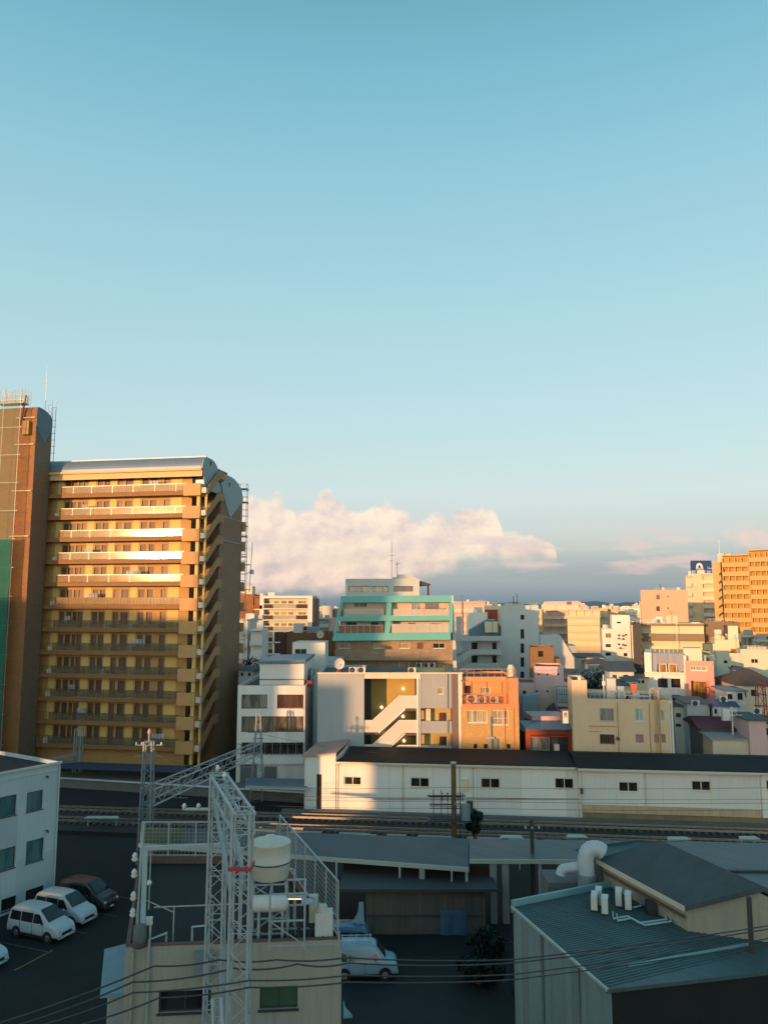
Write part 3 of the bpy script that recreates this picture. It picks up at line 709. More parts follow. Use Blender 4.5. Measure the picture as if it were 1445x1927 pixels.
def rear_scaffold():
    s = Bd('scaffolding', 'tall open scaffold with work platforms behind the right end of the apartment block', 'scaffolding', 452, 113, 0, ref=1000)
    m = MB(); W = s.W(464, 950)
    zt = s.Z(460, 908)
    for u in (-.3, W):
        for v in (0, 1.2): m.bar((u, v, 0), (u, v, zt), .07)
    z = 3
    while z < zt:
        m.bar((-.3,0,z),(W,0,z),.05); m.bar((-.3,1.2,z),(W,1.2,z),.05); m.bar((-.3,0,z),(-.3,1.2,z),.05)
        m.bar((W,0,z),(W,1.2,z),.05); z += .95
    s.part('frame', m, M['steel'])
    for py in (920, 945, 990, 1010, 1048, 1063, 1110):
        m = MB(); z = s.Z(455, py); m.box(-.5, W+.1+(.5 if py in (1063,1110) else 0), -.1, 1.3, z, z+.08); s.part('platform', m, M['iron'])
    m = MB(); u = s.W(472, 1050); m.bar((u-.2,.6,s.Z(470,1115)), (u+.1,.6,s.Z(472,1020)), .09); m.bar((W,.6,s.Z(465,1080)),(u,.6,s.Z(472,1076)),.09)
    m.tube([(u+.1,.6,s.Z(472,1080)),(u+.1,.6,s.Z(472,1072))], .3); s.part('hoist', m, M['steel'])
rear_scaffold()

# ================================================================ white office with strip windows
def office():
    b = Bd('office_building', 'white three storey office with brown strip windows beside the rear of the apartment block', 'building', 448, 88, 0, ref=1290)
    W = b.W(575, 1290); zt = b.Z(510, 1290); D = 16
    b.shell(0, W, 0, D, 0, zt, M['white2'], front=[(455,1307,503,1332,'bw'),(522,1307,571,1332,'bw'),(455,1348,571,1376,'bw'),(455,1397,571,1420,'w')], cap=None)
    m = MB(); m.box(.05, W-.05, -.35, -.003, b.Z(510,1437), b.Z(510,1424)); b.part('floor_band', m, M['white'])
    m = MB(); b.bx(m, 452, 1440, 482, 1475, -.3, -.003); b.bx(m, 497, 1443, 520, 1475, -.2, -.003); b.part('shutter', m, M['dkconcrete'])
    # balcony rail across the second strip
    m = MB()
    z0, z1 = b.Z(510, 1420), b.Z(510, 1400)
    for i in range(13): u = b.W(455+i*9.6, 1410); m.box(u-.03, u+.03, -.28, -.22, z0, z1)
    m.box(b.W(448,1400), W, -.3, -.24, z1, z1+.06); b.part('window_bars', m, FM['brown'])
    m = MB(); m.box(0.02, W-.02, .03, .06, zt+.02, zt+.05); b.part('coping', m, FM['brown'])
    # rooftop room
    u0 = b.W(489, 1265, 2.0); u1 = b.W(572, 1265, 2.0); z2 = b.Z(530, 1249, 2.0)
    b.shell(u0, u1, 2.0, 13.4, zt-.44, z2, M['white'], right=[(579,1258,586,1286,'v'),(592,1256,598,1280,'v')], parapet=0, name='rooftop_room', roof=False)
    m = MB(); m.prism([(u0-.2, 1.7, z2+.003),(u1+.2, 1.7, z2+.12),(u1+.2, 1.7, z2+.45),(u0-.2, 1.7, z2+.3)], (0, 12.0, 0)); b.part('room_roof', m, M['blue_roof'])
    m = MB(); zz = b.Z(530, 1279, 1.9); m.box(u0, u1, 1.85, 1.93, zz, zz+.07); m.box(u0, u1, 1.85, 1.93, zz-.7, zz-.64); b.part('pipe_rail', m, FM['brown'])
    m = MB(); m.box(u1+.1, u1+.9, 2.4, 3.2, zt-.44, zt+.3); b.part('meter_box', m, M['red'])
    return b
office()

def penthouse_white():
    b = Bd('stair_tower_house', 'plain white block with one wide window behind the white office roof', 'building', 550, 104, 0, ref=1240)
    W = b.W(612); zt = b.Z(580, 1209)
    b.shell(0, W, 0, 6, 0, zt, M['white'], front=[(555,1221,577,1231,'s')], right=[], parapet=.3)
    # lower wing to the right rear
    m = MB(); m.box(W-.5, W+1.9, 5.9, 12, 0, b.Z(620, 1240, 6)); b.part('rear_wing', m, M['grey_lt'])
    m = MB(); u = b.W(600, 1196); z = zt
    return b
penthouse_white()

# ================================================================ grey building with open stairs
def stair_building():
    b = Bd('stairwell_building', 'grey clad building with open white zigzag stairs in the middle', 'building', 598, 86, 0, ref=1268)
    zt = b.Z(640, 1268); U = lambda px: b.W(px, 1340)
    uL, u1, u2, u3, u4, u5 = 0, U(685), U(783), U(791), U(850), U(862)
    # left blank panel wing
    b.shell(0, u1, 0, 13, 0, zt, M['grey_panel'], parapet=.3, name='wall')
    # top beam over the stairs
    m = MB(); b.bx(m, 685.5, 1268, 791, 1277, .05, .35); b.part('top_beam', m, M['ivory'])
    # stair well back wall, side jamb
    m = MB(); m.box(u1+.002, u3, 3.4, 13, 0, zt-.35); b.part('stairwell_wall', m, mat('olive_yellow_render', (.44,.32,.10), .85, .15, .5, streak=.15))
    m = MB(); m.box(u2, u2+.35, 1.2, 3.39, 0, zt-.4); m.box(u1+.003, u1+.7, 2.6, 3.39, 0, zt-.4); b.part('stairwell_jamb', m, M['dark'])
    m = MB(); m.box(u1, u3, .36, 13, zt-.34, zt-.2); b.part('roof', m, M['roof_grey'])
    m = MB(); m.box(U(783)+.05, U(791), 0, .4, 0, zt-.001); b.part('column', m, M['white'])
    m = MB(); m.tube([(U(787), -.08, 0.2),(U(787), -.08, zt-.5)], .06); b.part('downpipe', m, M['alu'])
    # zigzag parapets
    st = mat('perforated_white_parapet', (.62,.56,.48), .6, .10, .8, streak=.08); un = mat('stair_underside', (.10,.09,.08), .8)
    fl = [((685,1355),(702,1355),(751,1310),(784,1310),(784,1333),(762,1333),(712,1378),(685,1378)),
          ((685,1401),(700,1401),(751,1356),(784,1356),(784,1379),(760,1379),(712,1424),(685,1424)),
          ((685,1447),(700,1447),(748,1403),(784,1403),(784,1426),(760,1426),(712,1470),(685,1470))]
    for k, P in enumerate(fl):
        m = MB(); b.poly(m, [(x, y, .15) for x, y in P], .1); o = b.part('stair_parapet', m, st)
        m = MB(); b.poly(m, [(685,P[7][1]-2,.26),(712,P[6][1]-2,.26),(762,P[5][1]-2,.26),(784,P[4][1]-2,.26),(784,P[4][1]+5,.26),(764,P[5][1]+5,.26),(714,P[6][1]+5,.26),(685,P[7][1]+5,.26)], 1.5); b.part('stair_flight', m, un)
        m = MB(); b.poly(m, [(762,P[5][1],.10),(763,P[5][1]+2.5,.10),(713,P[6][1]+2.5,.10),(712,P[6][1],.10)], .2); b.part('stair_stringer', m, M['white'])
        # upper handrail behind
        m = MB(); b.poly(m, [(x, y, .09) for x, y in ((702,P[1][1]-1),(751,P[2][1]-1),(784,P[3][1]-1),(784,P[3][1]+1),(752,P[2][1]+1),(703,P[1][1]+1.2))], .18); b.part('handrail', m, M['white'])
    for px, py in ((759,1296),(718,1331),(758,1348),(718,1376),(760,1394)):
        u, z = b.uz(px, py, 3.2); m = MB(); m.sphere((u, 3.2, z), .13, 10, 6); b.part('ceiling_lamp', m, emis('warm_lamp', (1.0,.72,.38), 6.0), smooth=True)
    # right wing: recessed balconies
    b.shell(u3+.001, u4, .1, 1.6, b.Z(820,1333), zt, M['grey_panel'], front=[(824,1294,834,1306,'yl')], parapet=.3, name='wall')
    mm = MB(); mm.box(u3+.001, u4, 1.6, 13, 0, zt-.31); b.part('recess_wall', mm, mat('sand_render', (.50,.38,.16), .85, .15, .5, streak=.1))
    for (y0, y1) in ((1357,1380),(1403,1450)):
        m = MB(); b.bx(m, 792, y0, 850, y1, .1, .25); m.box(u3, u4, .26, 1.59, b.Z(820,y1,.1), b.Z(820,y1,.1)+.15); b.part('balcony', m, M['grey_panel'])
    for q in ((826,1341,841,1354),(827,1386,841,1401)):
        a, c, d, e = b.R(*q, 1.55); b.window(lambda s, z, dd: (s, 1.5+dd, z), a, c, d, e, .09, 'b')
    m = MB(); b.bx(m, 800, 1334, 810, 1357, .9, 1.58); b.part('door', m, M['ivory'])
    m = MB(); m.box(u4+.001, u5, -.05, 13, 0, zt+.05); b.part('pilaster', m, mat('brown_metal_cladding', (.20,.15,.13), .6, .15, .8, tile=(.4,60,(.1,.08,.07),0)))
    m = MB(); m.box(u4-.6, u4-.45, -.12, -.0, 0, zt); b.part('downpipe', m, M['alu'])
    m = MB(); m.box(u5+.001, U(870), .0, .15, 0, zt+.1); b.part('edge_trim', m, M['white'])
    m = MB(); b.bx(m, 597, 1265.5, 871, 1268, -.1, -.002); b.part('coping', m, M['ivory'])
    # upper storey strip of flashing
    zr = zt-.3
    def unit(px, v, w=.85, h=.75, d=.35, lab='', n='ac_unit'):
        return ac_unit(b, px, v, zr, lab)
    return b, zt, zr
def ac_mesh(w=.85, h=.7, d=.34):
    m = MB(); m.box(0, w, 0, d, .08, h); f = MB()
    f.lathe((0,0,0), [(0.0,0),(.03,.012),(.06,.0),(.26,.0),(.28,-.02),(.30,.0),(.31,0)], 16)
    f.v = [(w*.40+x, -.012+z, h*.54+y) for x, y, z in f.v]
    feet = [MB().box(.06,.14,.0,d,0,.079), MB().box(w-.14,w-.06,.0,d,0,.079)]
    return m, f, feet
ACP = None
def ac_unit(loc, rz, label, group='air conditioner units standing on rooftops', sc_=1.0):
    global ACP
    if ACP is None:
        ACP = empty('ac_unit', loc, rz, label, 'air conditioner', group)
        m, f, ft = ac_mesh(); m.build('casing', M['ac'], ACP); f.build('fan_grille', M['iron'], ACP); [q.build('foot', M['iron'], ACP) for q in ft]
        ACP.scale = (sc_,)*3; return ACP
    c = copy_tree(ACP); c.location = loc; c.rotation_euler = (0,0,rz); c['label'] = label; c['group'] = group; c.scale = (sc_,)*3
    return c
bS, ztS, zrS = stair_building()
def at_top(b, px, v, z, py=1260):
    u = b.W(px, py, v); return (b.o[0]+u*b.c-v*b.s, b.o[1]+u*b.s+v*b.c, z)
ac_unit(at_top(bS, 657, .8, zrS+.25), 0, 'left air conditioner of the pair on the grey stair building roof', sc_=1.0)
ac_unit(at_top(bS, 673, .8, zrS+.25), 0, 'right air conditioner of the pair on the grey stair building roof', sc_=1.0)
ac_unit(at_top(bS, 768, .8, zrS+.2), 0, 'lone air conditioner at mid roof of the grey stair building', sc_=1.0)
def tray(b):
    mb = MB(); p = at_top(b, 655, .6, zrS)
    mb.box(p[0], p[0]+2.0, p[1]-.1, p[1]+.6, zrS, zrS+.24); single('plinth', mb, M['rust'], 'low rust coloured plinth under two rooftop air conditioners', 'plinth')
tray(bS)
def dish(b, px, py, v, z, label, r=.55):
    p = at_top(b, px, v, z); e = empty('satellite_dish', p, R_(20), label, 'satellite dish')
    m = MB(); m.tube([(0,0,0),(0,0,.9)], .05); m.prism([(-.45,-.2,0),(.45,-.2,0),(.1,-.2,.55),(-.1,-.2,.55)], (0,.4,0)); m.build('mast', M['rust'], e)
    d = MB(); d.lathe((0,0,0), [(0,.0),(r*.4,.02),(r*.75,.09),(r,.17)], 20)
    d.v = [(x, -.15-zz, 1.25+y) for x, y, zz in d.v]; d.build('reflector', M['white'], e, smooth=True)
    h = MB(); h.bar((0,-.2,.85),(0,-.75,1.2),.03); h.box(-.05,.05,-.85,-.72,1.17,1.27); h.build('receiver', M['iron'], e)
dish(bS, 637, 1255, .7, zrS+.1, 'white satellite dish on the left roof corner of the grey stair building', .6)
# ================================================================ teal framed building
def teal_building():
    b = Bd('terraced_building', 'stepped building with a slanting turquoise frame across its upper balconies', 'building', 630, 115, 0, ref=1240)
    U = lambda px, v=0: b.W(px, 1230, v); Z = lambda py, v=0: b.Z(740, py, v)
    W = U(853)
    bw = mat('brown_stone_tile', (.36,.26,.17), .75, .2, .8, streak=.15, tile=(.6,.3,(.22,.16,.1),.5))
    lt = mat('beige_balcony_wall', (.56,.44,.32), .8, .15, .5, streak=.1)
    # lower two storeys
    z1 = Z(1205)
    b.shell(0, W, 1.4, 14, 0, z1, bw, front=[(638,1210,659,1220,'sw'),(703,1210,722,1220,'sw'),(752,1210,771,1220,'sw'),(785,1209,796,1221,'d'),(815,1210,837,1220,'sw'),(750,1246,770,1257,'sw'),(815,1246,837,1257,'sw')], parapet=0, roof=False, name='lower_wall')
    for y0, y1 in ((1222,1243),(1261,1285)):
        m = MB(); b.bx(m, 630, y0, 852, y1, 0, .18); m.box(0.05, W-.05, .181, 1.39, Z(y1), Z(y1)+.18); b.part('balcony', m, bw)
    # upper two storeys behind the frame
    z2 = Z(1122, 2.2)
    b.shell(.9, W-.3, 3.0, 14, z1+.002, z2, lt, front=[(652,1171,671,1181,'b'),(698,1171,712,1181,'b'),(768,1172,782,1197,'d'),(812,1172,832,1190,'sw'),(666,1132,690,1142,'nc'),(800,1132,826,1152,'b'),(775,1134,790,1150,'nc')], parapet=.3, name='upper_wall', px=True)
    m = MB(); m.box(W*0+1.0, W-.3, .6, 2.99, Z(1205), Z(1205)+.15); m.box(1.2, W-.3, 1.5, 2.99, Z(1160,1.2), Z(1160,1.2)+.18); b.part('balcony_floor', m, lt)
    # balustrades
    for (xa, xb, y0, y1, v, m_) in ((648,722,1150,1158,1.7,'frosted_terrace_glass'),(740,845,1150,1160,1.7,'frosted_terrace_glass'),(637,720,1180,1195,.8,'brown_terrace_glass'),(737,845,1178,1195,.8,'frosted_terrace_glass')):
        n = max(3, int((xb-xa)/11)); m = MB()
        mat_ = sheer('frosted_terrace_glass', (.62,.55,.45), .75, .2, .4) if 'frost' in m_ else sheer('brown_terrace_glass', (.28,.15,.09), .85, .2, .4)
        a, c, d, e = b.R(xa, y0-3, xb, y1, v)
        for k in range(n): m.box(a+(c-a)*k/n+.04, a+(c-a)*(k+1)/n-.04, v, v+.03, d+.1, e)
        b.part('balustrade', m, mat_)
        m = MB(); m.box(a, c, v-.01, v+.05, e+.001, e+.07)
        for k in range(n+1): x = a+(c-a)*k/n; m.box(x-.025, x+.025, v-.005, v+.035, d, e)
        b.part('railing', m, M['alu'])
    m = MB(); 
    for i in range(9): u = b.W(790+i*4.7, 1150, 1.9); m.box(u, u+.14, 1.85, 1.95, b.Z(800,1160,1.9), b.Z(800,1143,1.9))
    b.part('slat_screen', m, mat('orange_brown_slat', (.34,.14,.06), .7))
    # slanting turquoise frame
    def seg(name, pts):
        m = MB(); P = []
        for x, y, v in pts: u, z = b.uz(x, y, v); P.append((u, v, z))
        m.prism(P, (0, .5, 0)); b.part(name, m, M['teal'])
    V = lambda y: max(0, (1205-y)/83*2.2)
    seg('frame_beam', [(642,1122,V(1122)),(852,1120,V(1122)),(852,1133,V(1133)),(640,1134,V(1133))])
    seg('frame_beam', [(635,1160,V(1160)),(846,1158,V(1158)),(846,1168,V(1168)),(633,1169,V(1168))])
    seg('frame_beam', [(628,1192,V(1192)),(848,1190,V(1190)),(848,1204,V(1204)),(625,1206,V(1205))])
    for xs in (((640,1134),(645.5,1134),(633,1192),(627,1192)), ((846,1133),(852.5,1133),(851,1190),(845,1190)), ((727,1134),(737,1134),(735,1160),(726,1160)), ((725,1169),(736,1169),(733,1191),(723,1191))):
        m = MB(); P = []
        for x, y in xs: v = V(y)+.02; u, z = b.uz(x, y, v); P.append((u, v, z))
        m.prism(P, (0, .46, 0)); b.part('frame_post', m, M['teal'])
    # grey side wall, penthouse
    m = MB(); u0 = U(853)
    m.prism([(W+.002, -.1, 0),(W+.9, -.1, 0),(W+.25, 2.0, z2+.1),(W+.002, 2.0, z2+.1)], (0, 13, 0)); b.part('side_wall', m, M['grey_lt'])
    pu0, pu1 = b.W(650, 1100, 4.5), b.W(789, 1100, 4.5); z3 = b.Z(720, 1089, 4.5)
    b.shell(pu0, pu1, 4.5, 13, z2-.29, z3, M['grey_lt'], front=[(656,1103,731,1114,'hole'),(741,1103,777,1113,'hole2')], parapet=.2, dep=.5, name='penthouse')
    m = MB(); b.bx(m, 695, 1103, 700, 1114, 4.7, 4.95); b.part('mullion', m, M['grey_lt'])
    m = MB(); b.bx(m, 738, 1086, 782, 1095, 5.5, 8.0); b.bx(m, 748, 1081, 776, 1086, 5.5, 7.5); b.part('roof_slab', m, M['grey_lt'])
    # awning frame on the right of the penthouse
    m = MB(); a = b.W(791, 1100, 5); c = b.W(810, 1100, 5); zz = b.Z(800, 1099, 5)
    m.prism([(a, 5, b.Z(790,1093,5)),(c, 5, zz),(c, 5, zz-.18),(a, 5, zz-.3)], (0, 3, 0)); b.part('awning', m, M['iron'])
    for v in (5.05, 7.8):
        m = MB(); m.box(c-.35, c-.2, v, v+.12, z2-.3, zz-.2); b.part('awning_post', m, M['wood'])
    m = MB(); u = b.W(737, 1060, 8); z4 = b.Z(737, 1086, 8)
    m.bar((u, 8, z4), (u, 8, b.Z(737, 1020, 8)), .06); m.bar((u-.5, 8, z4+3.4),(u+.5, 8, z4+3.4), .04); m.bar((u-.4, 8, z4+2.6),(u+.4, 8, z4+2.6), .04)
    u2 = b.W(747, 1060, 8); m.bar((u2, 8, z4), (u2, 8, b.Z(747, 1056, 8)), .06); m.bar((u2-.3, 8, z4+2.0),(u2+.6, 8, z4+2.2), .05)
    b.part('aerial', m, M['iron'])
    return b
WS['hole'] = dict(m=3, p='cream', fm='brown', f=.06, sill=0); WS['hole2'] = dict(m=2, p=('brownp','warm'), fm='brown', f=.06, sill=0)
bT = teal_building()
zt_ = bT.Z(740, 1205)
for i, (px, lab) in enumerate(((783,'left'),(797,'middle'),(808,'right'))):
    ac_unit(at_top(bT, px, .45, bT.Z(800, 1257)), 0, lab+' air conditioner on the lowest balcony of the turquoise framed building', group='air conditioners on the turquoise framed building balcony')

# ================================================================ orange building
def orange_building():
    b = Bd('narrow_building', 'narrow bright orange tiled building with rail fenced upper deck', 'building', 869, 85, 0, ref=1340)
    W = b.W(976, 1340); zt = b.Z(920, 1335); zr = b.Z(920, 1276)
    yl = mat('amber_tile', (.60,.36,.13), .75, .15, .8, streak=.2, tile=(.3,.1,(.4,.24,.09),.5))
    b.shell(0, W, 0, 9, 0, b.Z(920,1331), yl, front=[(879,1337,917,1360,'o4'),(925,1337,957,1364,'o4t'),(923,1389,943,1411,'sw'),(891,1400,898,1409,'t'),(910,1400,918,1409,'t'),(953,1400,961,1409,'t')], parapet=.1, name='wall')
    # upper storey set back behind the deck
    b.shell(.1, W-.05, 1.6, 9, b.Z(920,1331)-.09, zr, mat('orange_plaster', (.66,.30,.12), .8, .15, .6, streak=.2), front=[(904,1293,922,1305,'cw'),(874,1290,886,1310,'nb')], parapet=.3, name='upper_wall')
    m = MB(); m.box(W-1.1, W-.02, -.02, 1.59, b.Z(920,1331)+.01, zr); b.part('side_pier', m, M['orange'])
    m = MB(); b.bx(m, 869, 1325, 976, 1332, -.12, -.003); b.part('deck_edge', m, M['orange_bd'])
    m = MB(); z0 = b.Z(920,1325); z1 = b.Z(920,1306)
    for i in range(22): u = i*(W-1.15)/21; m.box(u, u+.035, -.08, -.045, z0, z1)
    for z in (z1, (z0+z1)/2): m.box(0, W-1.13, -.085, -.04, z, z+.05)
    b.part('railing', m, M['orange_bd'])
    m = MB(); z2 = b.Z(920, 1283)
    for u in (0.05, (W-1)/3, (W-1)*2/3, W-1.1): m.box(u, u+.07, -.06, .0, z1, z2)
    m.box(0, W-1.1, -.06, .0, z2, z2+.09); m.box(0,.08,-.06,1.6,z2,z2+.09)
    b.part('pergola', m, M['orange_bd'])
    m = MB(); za = zr+.001; zb = zr+.8
    for i in range(9): u = W*i/8; m.box(u-.02, u+.02, 0+1.6, 1.64, za, zb)
    m.box(0, W, 1.6, 1.65, zb, zb+.05); m.box(0, W, 1.6, 1.65, (za+zb)/2, (za+zb)/2+.04); b.part('roof_railing', m, M['orange_bd'])
    m = MB(); u = b.W(961, 1265, 3); m.lathe((u, 3, zr-.2), [(0,0),(.42,0),(.42,1.0),(.40,1.05),(.30,1.3),(.30,1.4),(0,1.42)], 18); b.part('water_tank', m, M['tankw'], smooth=False)
    m = MB(); u = b.W(922, 1390); m.bar((u,-.25,0),(u,-.25,b.Z(922,1348)),.12); m.box(u-.5,u+.4,-.3,-.2,b.Z(920,1390),b.Z(920,1386)); b.part('standpipe', m, M['steel'])
    for px in (966, 949): m = MB(); u = b.W(px,1370); m.tube([(u,-.07,0),(u,-.07,z0-.3)],.05); b.part('downpipe', m, M['orange_bd'])
    return b, z0
WS['o4'] = dict(m=4, p='cream', fm='white', f=.06); WS['o4t'] = dict(m=3, p='cream', fm='white', f=.06, t=.45)
bO, zdO = orange_building()
ac_unit(at_top(bO, 878, .5, zdO), 0, 'large air conditioner at the left end of the orange building deck', sc_=1.25)
ac_unit(at_top(bO, 899, .6, zdO), 0, 'middle air conditioner on the orange building deck')
ac_unit(at_top(bO, 921, .6, zdO), 0, 'right air conditioner on the orange building deck')

# ================================================================ pink step building, small red fronted shop
def pink_step():
    b = Bd('pink_house', 'dusty pink plastered house with a narrow upper block behind the red shop', 'building', 975, 100, -9, ref=1300)
    u0, u1 = b.W(1007, 1300), b.W(1061, 1300); zt = b.Z(1034, 1254)
    b.shell(u0, u1, 0, 6, 0, zt, M['pink'], front=[(1012,1268,1015,1271,'n'),(1028,1268,1031,1271,'n'),(1048,1267,1052,1271,'n'),(1008,1299,1012,1303,'n'),(1028,1299,1032,1303,'n')], parapet=.2, name='wall')
    b.shell(0, u0-.002, .2, 7, 0, b.Z(990,1285), M['pink'], front=[(983,1300,990,1306,'n')], parapet=.2, name='side_wing')
    b.shell(u1+.002, b.W(1078,1300), .2, 7, 0, b.Z(1070,1284), M['pink'], parapet=.2, name='side_wing')
    m = MB(); b.bx(m, 1048, 1296, 1076, 1330, -2.2, -.003); b.part('white_annex', m, M['grey_lt'])
    m = MB(); a, c, d, e = b.R(1048, 1292, 1078, 1322, -2.6)
    for z in (d, (d+e)/2, e): m.box(a, c, -2.62, -2.57, z, z+.05)
    for i in range(8): u = a+(c-a)*i/7; m.box(u, u+.04, -2.62, -2.58, d, e)
    b.part('balcony_railing', m, M['iron'])
    # sloping shaded roof with arched gable in front
    m = MB(); b.poly(m, [(983,1310,-2.7),(1010,1307,-2.7),(1010,1352,-2.7),(983,1352,-2.7)], 2.4); b.part('front_shed', m, M['teal_sheet'])
    m = MB(); b.poly(m, [(1020,1349,-3.5),(1030,1330,-3.5),(1042,1322,-3.5),(1053,1349,-3.5)], .2); b.part('lean_to_gable', m, M['slate'])
pink_step()
def red_shop():
    b = Bd('small_shop', 'low shop with rust red frame around a dark glazed front and a grey metal canopy', 'building', 989, 86, 0, ref=1400)
    W = b.W(1078, 1400); zt = b.Z(1030, 1372)
    m = MB(); m.box(0, W, .4, 8, 0, zt-.5); b.part('back_wall', m, M['dark'])
    m = MB(); m.box(0, .5, 0, .39, 0, zt); m.box(W-.5, W, 0, .39, 0, zt); m.box(.5, W-.5, 0, .39, zt-.6, zt); m.box(.5, W-.5, -.1, -.002, b.Z(1030,1387), b.Z(1030,1384)); b.part('front_frame', m, M['rust'])
    b.window(lambda s, z, d: (s, .2+d, z), *b.R(998,1388,1034,1412,.2), .15, 'w'); b.window(lambda s, z, d: (s, .2+d, z), *b.R(1037,1388,1050,1418,.2), .15, 'd')
    m = MB(); b.bx(m, 1043, 1401, 1052, 1418, -.6, -.1); b.part('shop_board', m, M['ivory'])
    m = MB(); za, zb = zt+.02, b.Z(1030,1358,3)
    m.prism([(-.1, -.8, za),(W+.1, -.8, za),(W+.1, -.8, za+.1),(-.1, -.8, za+.1)], (0,.2,0))
    m.prism([(-.1,-.6,za),(-.1,3.4,zb),(-.1,3.4,zb+.08),(-.1,-.6,za+.09)], (W+.2,0,0)); b.part('canopy', m, M['blue_roof'])
    m = MB(); b.bx(m, 1000, 1348, 1066, 1358, 3.45, 8); b.part('upper_wall', m, M['pink'])
    s = Bd('shop_sign', 'small orange framed vertical box sign with a pale face beside the tan building', 'sign', 1056, 84.2, 0, ref=1350)
    m = MB(); a, c, d, e = s.R(1056, 1335, 1071, 1362, 0); m.box(a, c, 0, .35, d, e); m.bar((c-.1,.2,d+.8),(c+.9,.2,d+.8),.08); m.bar((c-.1,.2,e-.5),(c+.9,.2,e-.5),.08); s.part('case', m, M['orange_bd'])
    m = MB(); a, c, d, e = s.R(1058.5, 1338, 1068.5, 1361, 0); m.box(a, c, -.03, -.002, d, e); s.part('sign_face', m, emis('lit_sign_face', (1,.82,.5), .8))
    m = MB(); a, c, d, e = s.R(1061, 1341, 1066, 1350, 0); 
    m.box(a, c, -.045, -.031, e-.12, e); m.box(a, a+.08, -.045, -.031, d, e-.121); m.box(c-.08, c, -.045, -.031, d, e-.121); m.box(a+.081, c-.081, -.045, -.031, (d+e)/2-.04, (d+e)/2+.04); s.part('sign_mark', m, M['orange_bd'])
red_shop()

# ================================================================ tan building
def tan_building():
    b = Bd('tan_building', 'tan plastered building with a taller left stair head and small mismatched windows', 'building', 1078, 84, -9, ref=1380)
    U = lambda px: b.W(px, 1360); uT = U(1106); W = U(1266); z1 = b.Z(1092, 1280); z2 = b.Z(1180, 1316)
    b.shell(0, uT, 0, 6, 0, z1, M['tan'], parapet=.2, name='stair_head')
    b.shell(uT+.001, W, .05, 10, 0, z2, M['tan'], front=[(1128,1333,1155,1357,'c'),(1194,1333,1211,1357,'mn'),(1236,1336,1250,1357,'mn'),(1128,1382,1156,1399,'b'),(1195,1382,1211,1398,'pk'),(1230,1381,1252,1398,'pk')], right=[], parapet=.5)
    for px in (1162, 1240, 1222, 1262): 
        m = MB(); u = U(px); m.tube([(u, -.03, 0.1),(u, -.03, z2-.3)], .045); b.part('downpipe', m, M['tan_tile'])
    m = MB(); 
    for i in range(4): u = U(1232+i*3.2); m.tube([(u, -.04, 1),(u, -.04, z2+.9),(u,.5,z2+1.2)], .035)
    b.part('conduit', m, mat('tan_eave', (.62,.42,.2)))
    m = MB(); b.bx(m, 1108, 1366, 1160, 1367.5, -.04, .045); b.bx(m, 1108, 1376, 1130, 1377, -.04, .045); b.part('pipe', m, M['tan_tile'])
    m = MB(); u, z = b.uz(1162, 1390); m.tube([(u,.05,z),(u,-.25,z)], .2, 12); b.part('vent_hood', m, M['wood'])
    m = MB(); m.tube([(U(1093),.3,z1),(U(1093),.3,z1+.35)], .2, 12); b.part('roof_vent', m, M['white'])
    m = MB(); m.box(W-.35, W+.003, -.03, .04, 0, z2-.1); b.part('corner_strip', m, M['white'])
    # rooftop rail & pipes
    m = MB(); zr = z2
    u0, u1 = U(1112), U(1262); n = 16
    for i in range(n+1): u = u0+(u1-u0)*i/n; m.box(u-.02, u+.02, .4, .44, zr, zr+.75)
    m.box(u0, u1, .4, .44, zr+.72, zr+.77); m.box(u0, u1, .4, .44, zr+.36, zr+.4); b.part('roof_railing', m, M['steel'])
    m = MB()
    m.tube([(U(1150),1.2,zr-.4),(U(1150),1.2,zr+.55),(U(1152),1.2,zr+.65),(U(1178),1.2,zr+.65),(U(1182),1.2,zr+.3)], .07)
    m.tube([(U(1228),1.0,zr-.4),(U(1228),1.0,zr+.9),(U(1231),1.0,zr+1.05),(U(1240),1.0,zr+1.05),(U(1243),1.0,zr+.9),(U(1243),1.0,zr-.4)], .08)
    m.tube([(U(1190),1.0,zr+.2),(U(1225),1.0,zr+.2)], .07); b.part('roof_pipe', m, M['steel'])
    m = MB(); m.box(U(1150), U(1168), 3, 4.4, zr-.49, b.Z(1160,1277,3)); b.part('stair_hut', m, M['grey_lt'])
    m = MB(); m.box(U(1170), U(1182), 2.5, 3.2, zr-.49, b.Z(1175,1292,2.5)); b.part('meter_cabinet', m, M['steel'])
    m = MB(); m.box(U(1195), U(1208), 1.5, 2.2, zr-.49, zr+.5); b.part('meter_cabinet', m, M['steel'])
    m = MB(); m.box(U(1196), U(1206), 2.3, 3.0, zr-.49, b.Z(1200,1288,2.3)); b.part('orange_box', m, mat('bright_orange', (.70,.13,.03), .6))
    m = MB(); m.tube([(U(1144),3,zr-.4),(U(1144),3,b.Z(1144,1270,3))], .07); m.box(U(1141),U(1147),2.9,3.1,b.Z(1144,1290,3),b.Z(1144,1282,3)); b.part('aerial', m, M['white'])
    return b, z2
bTan, zTan = tan_building()
ac_unit(at_top(bTan, 1173, 1.6, zTan-.48), 0, 'air conditioner behind the roof railing of the tan building')

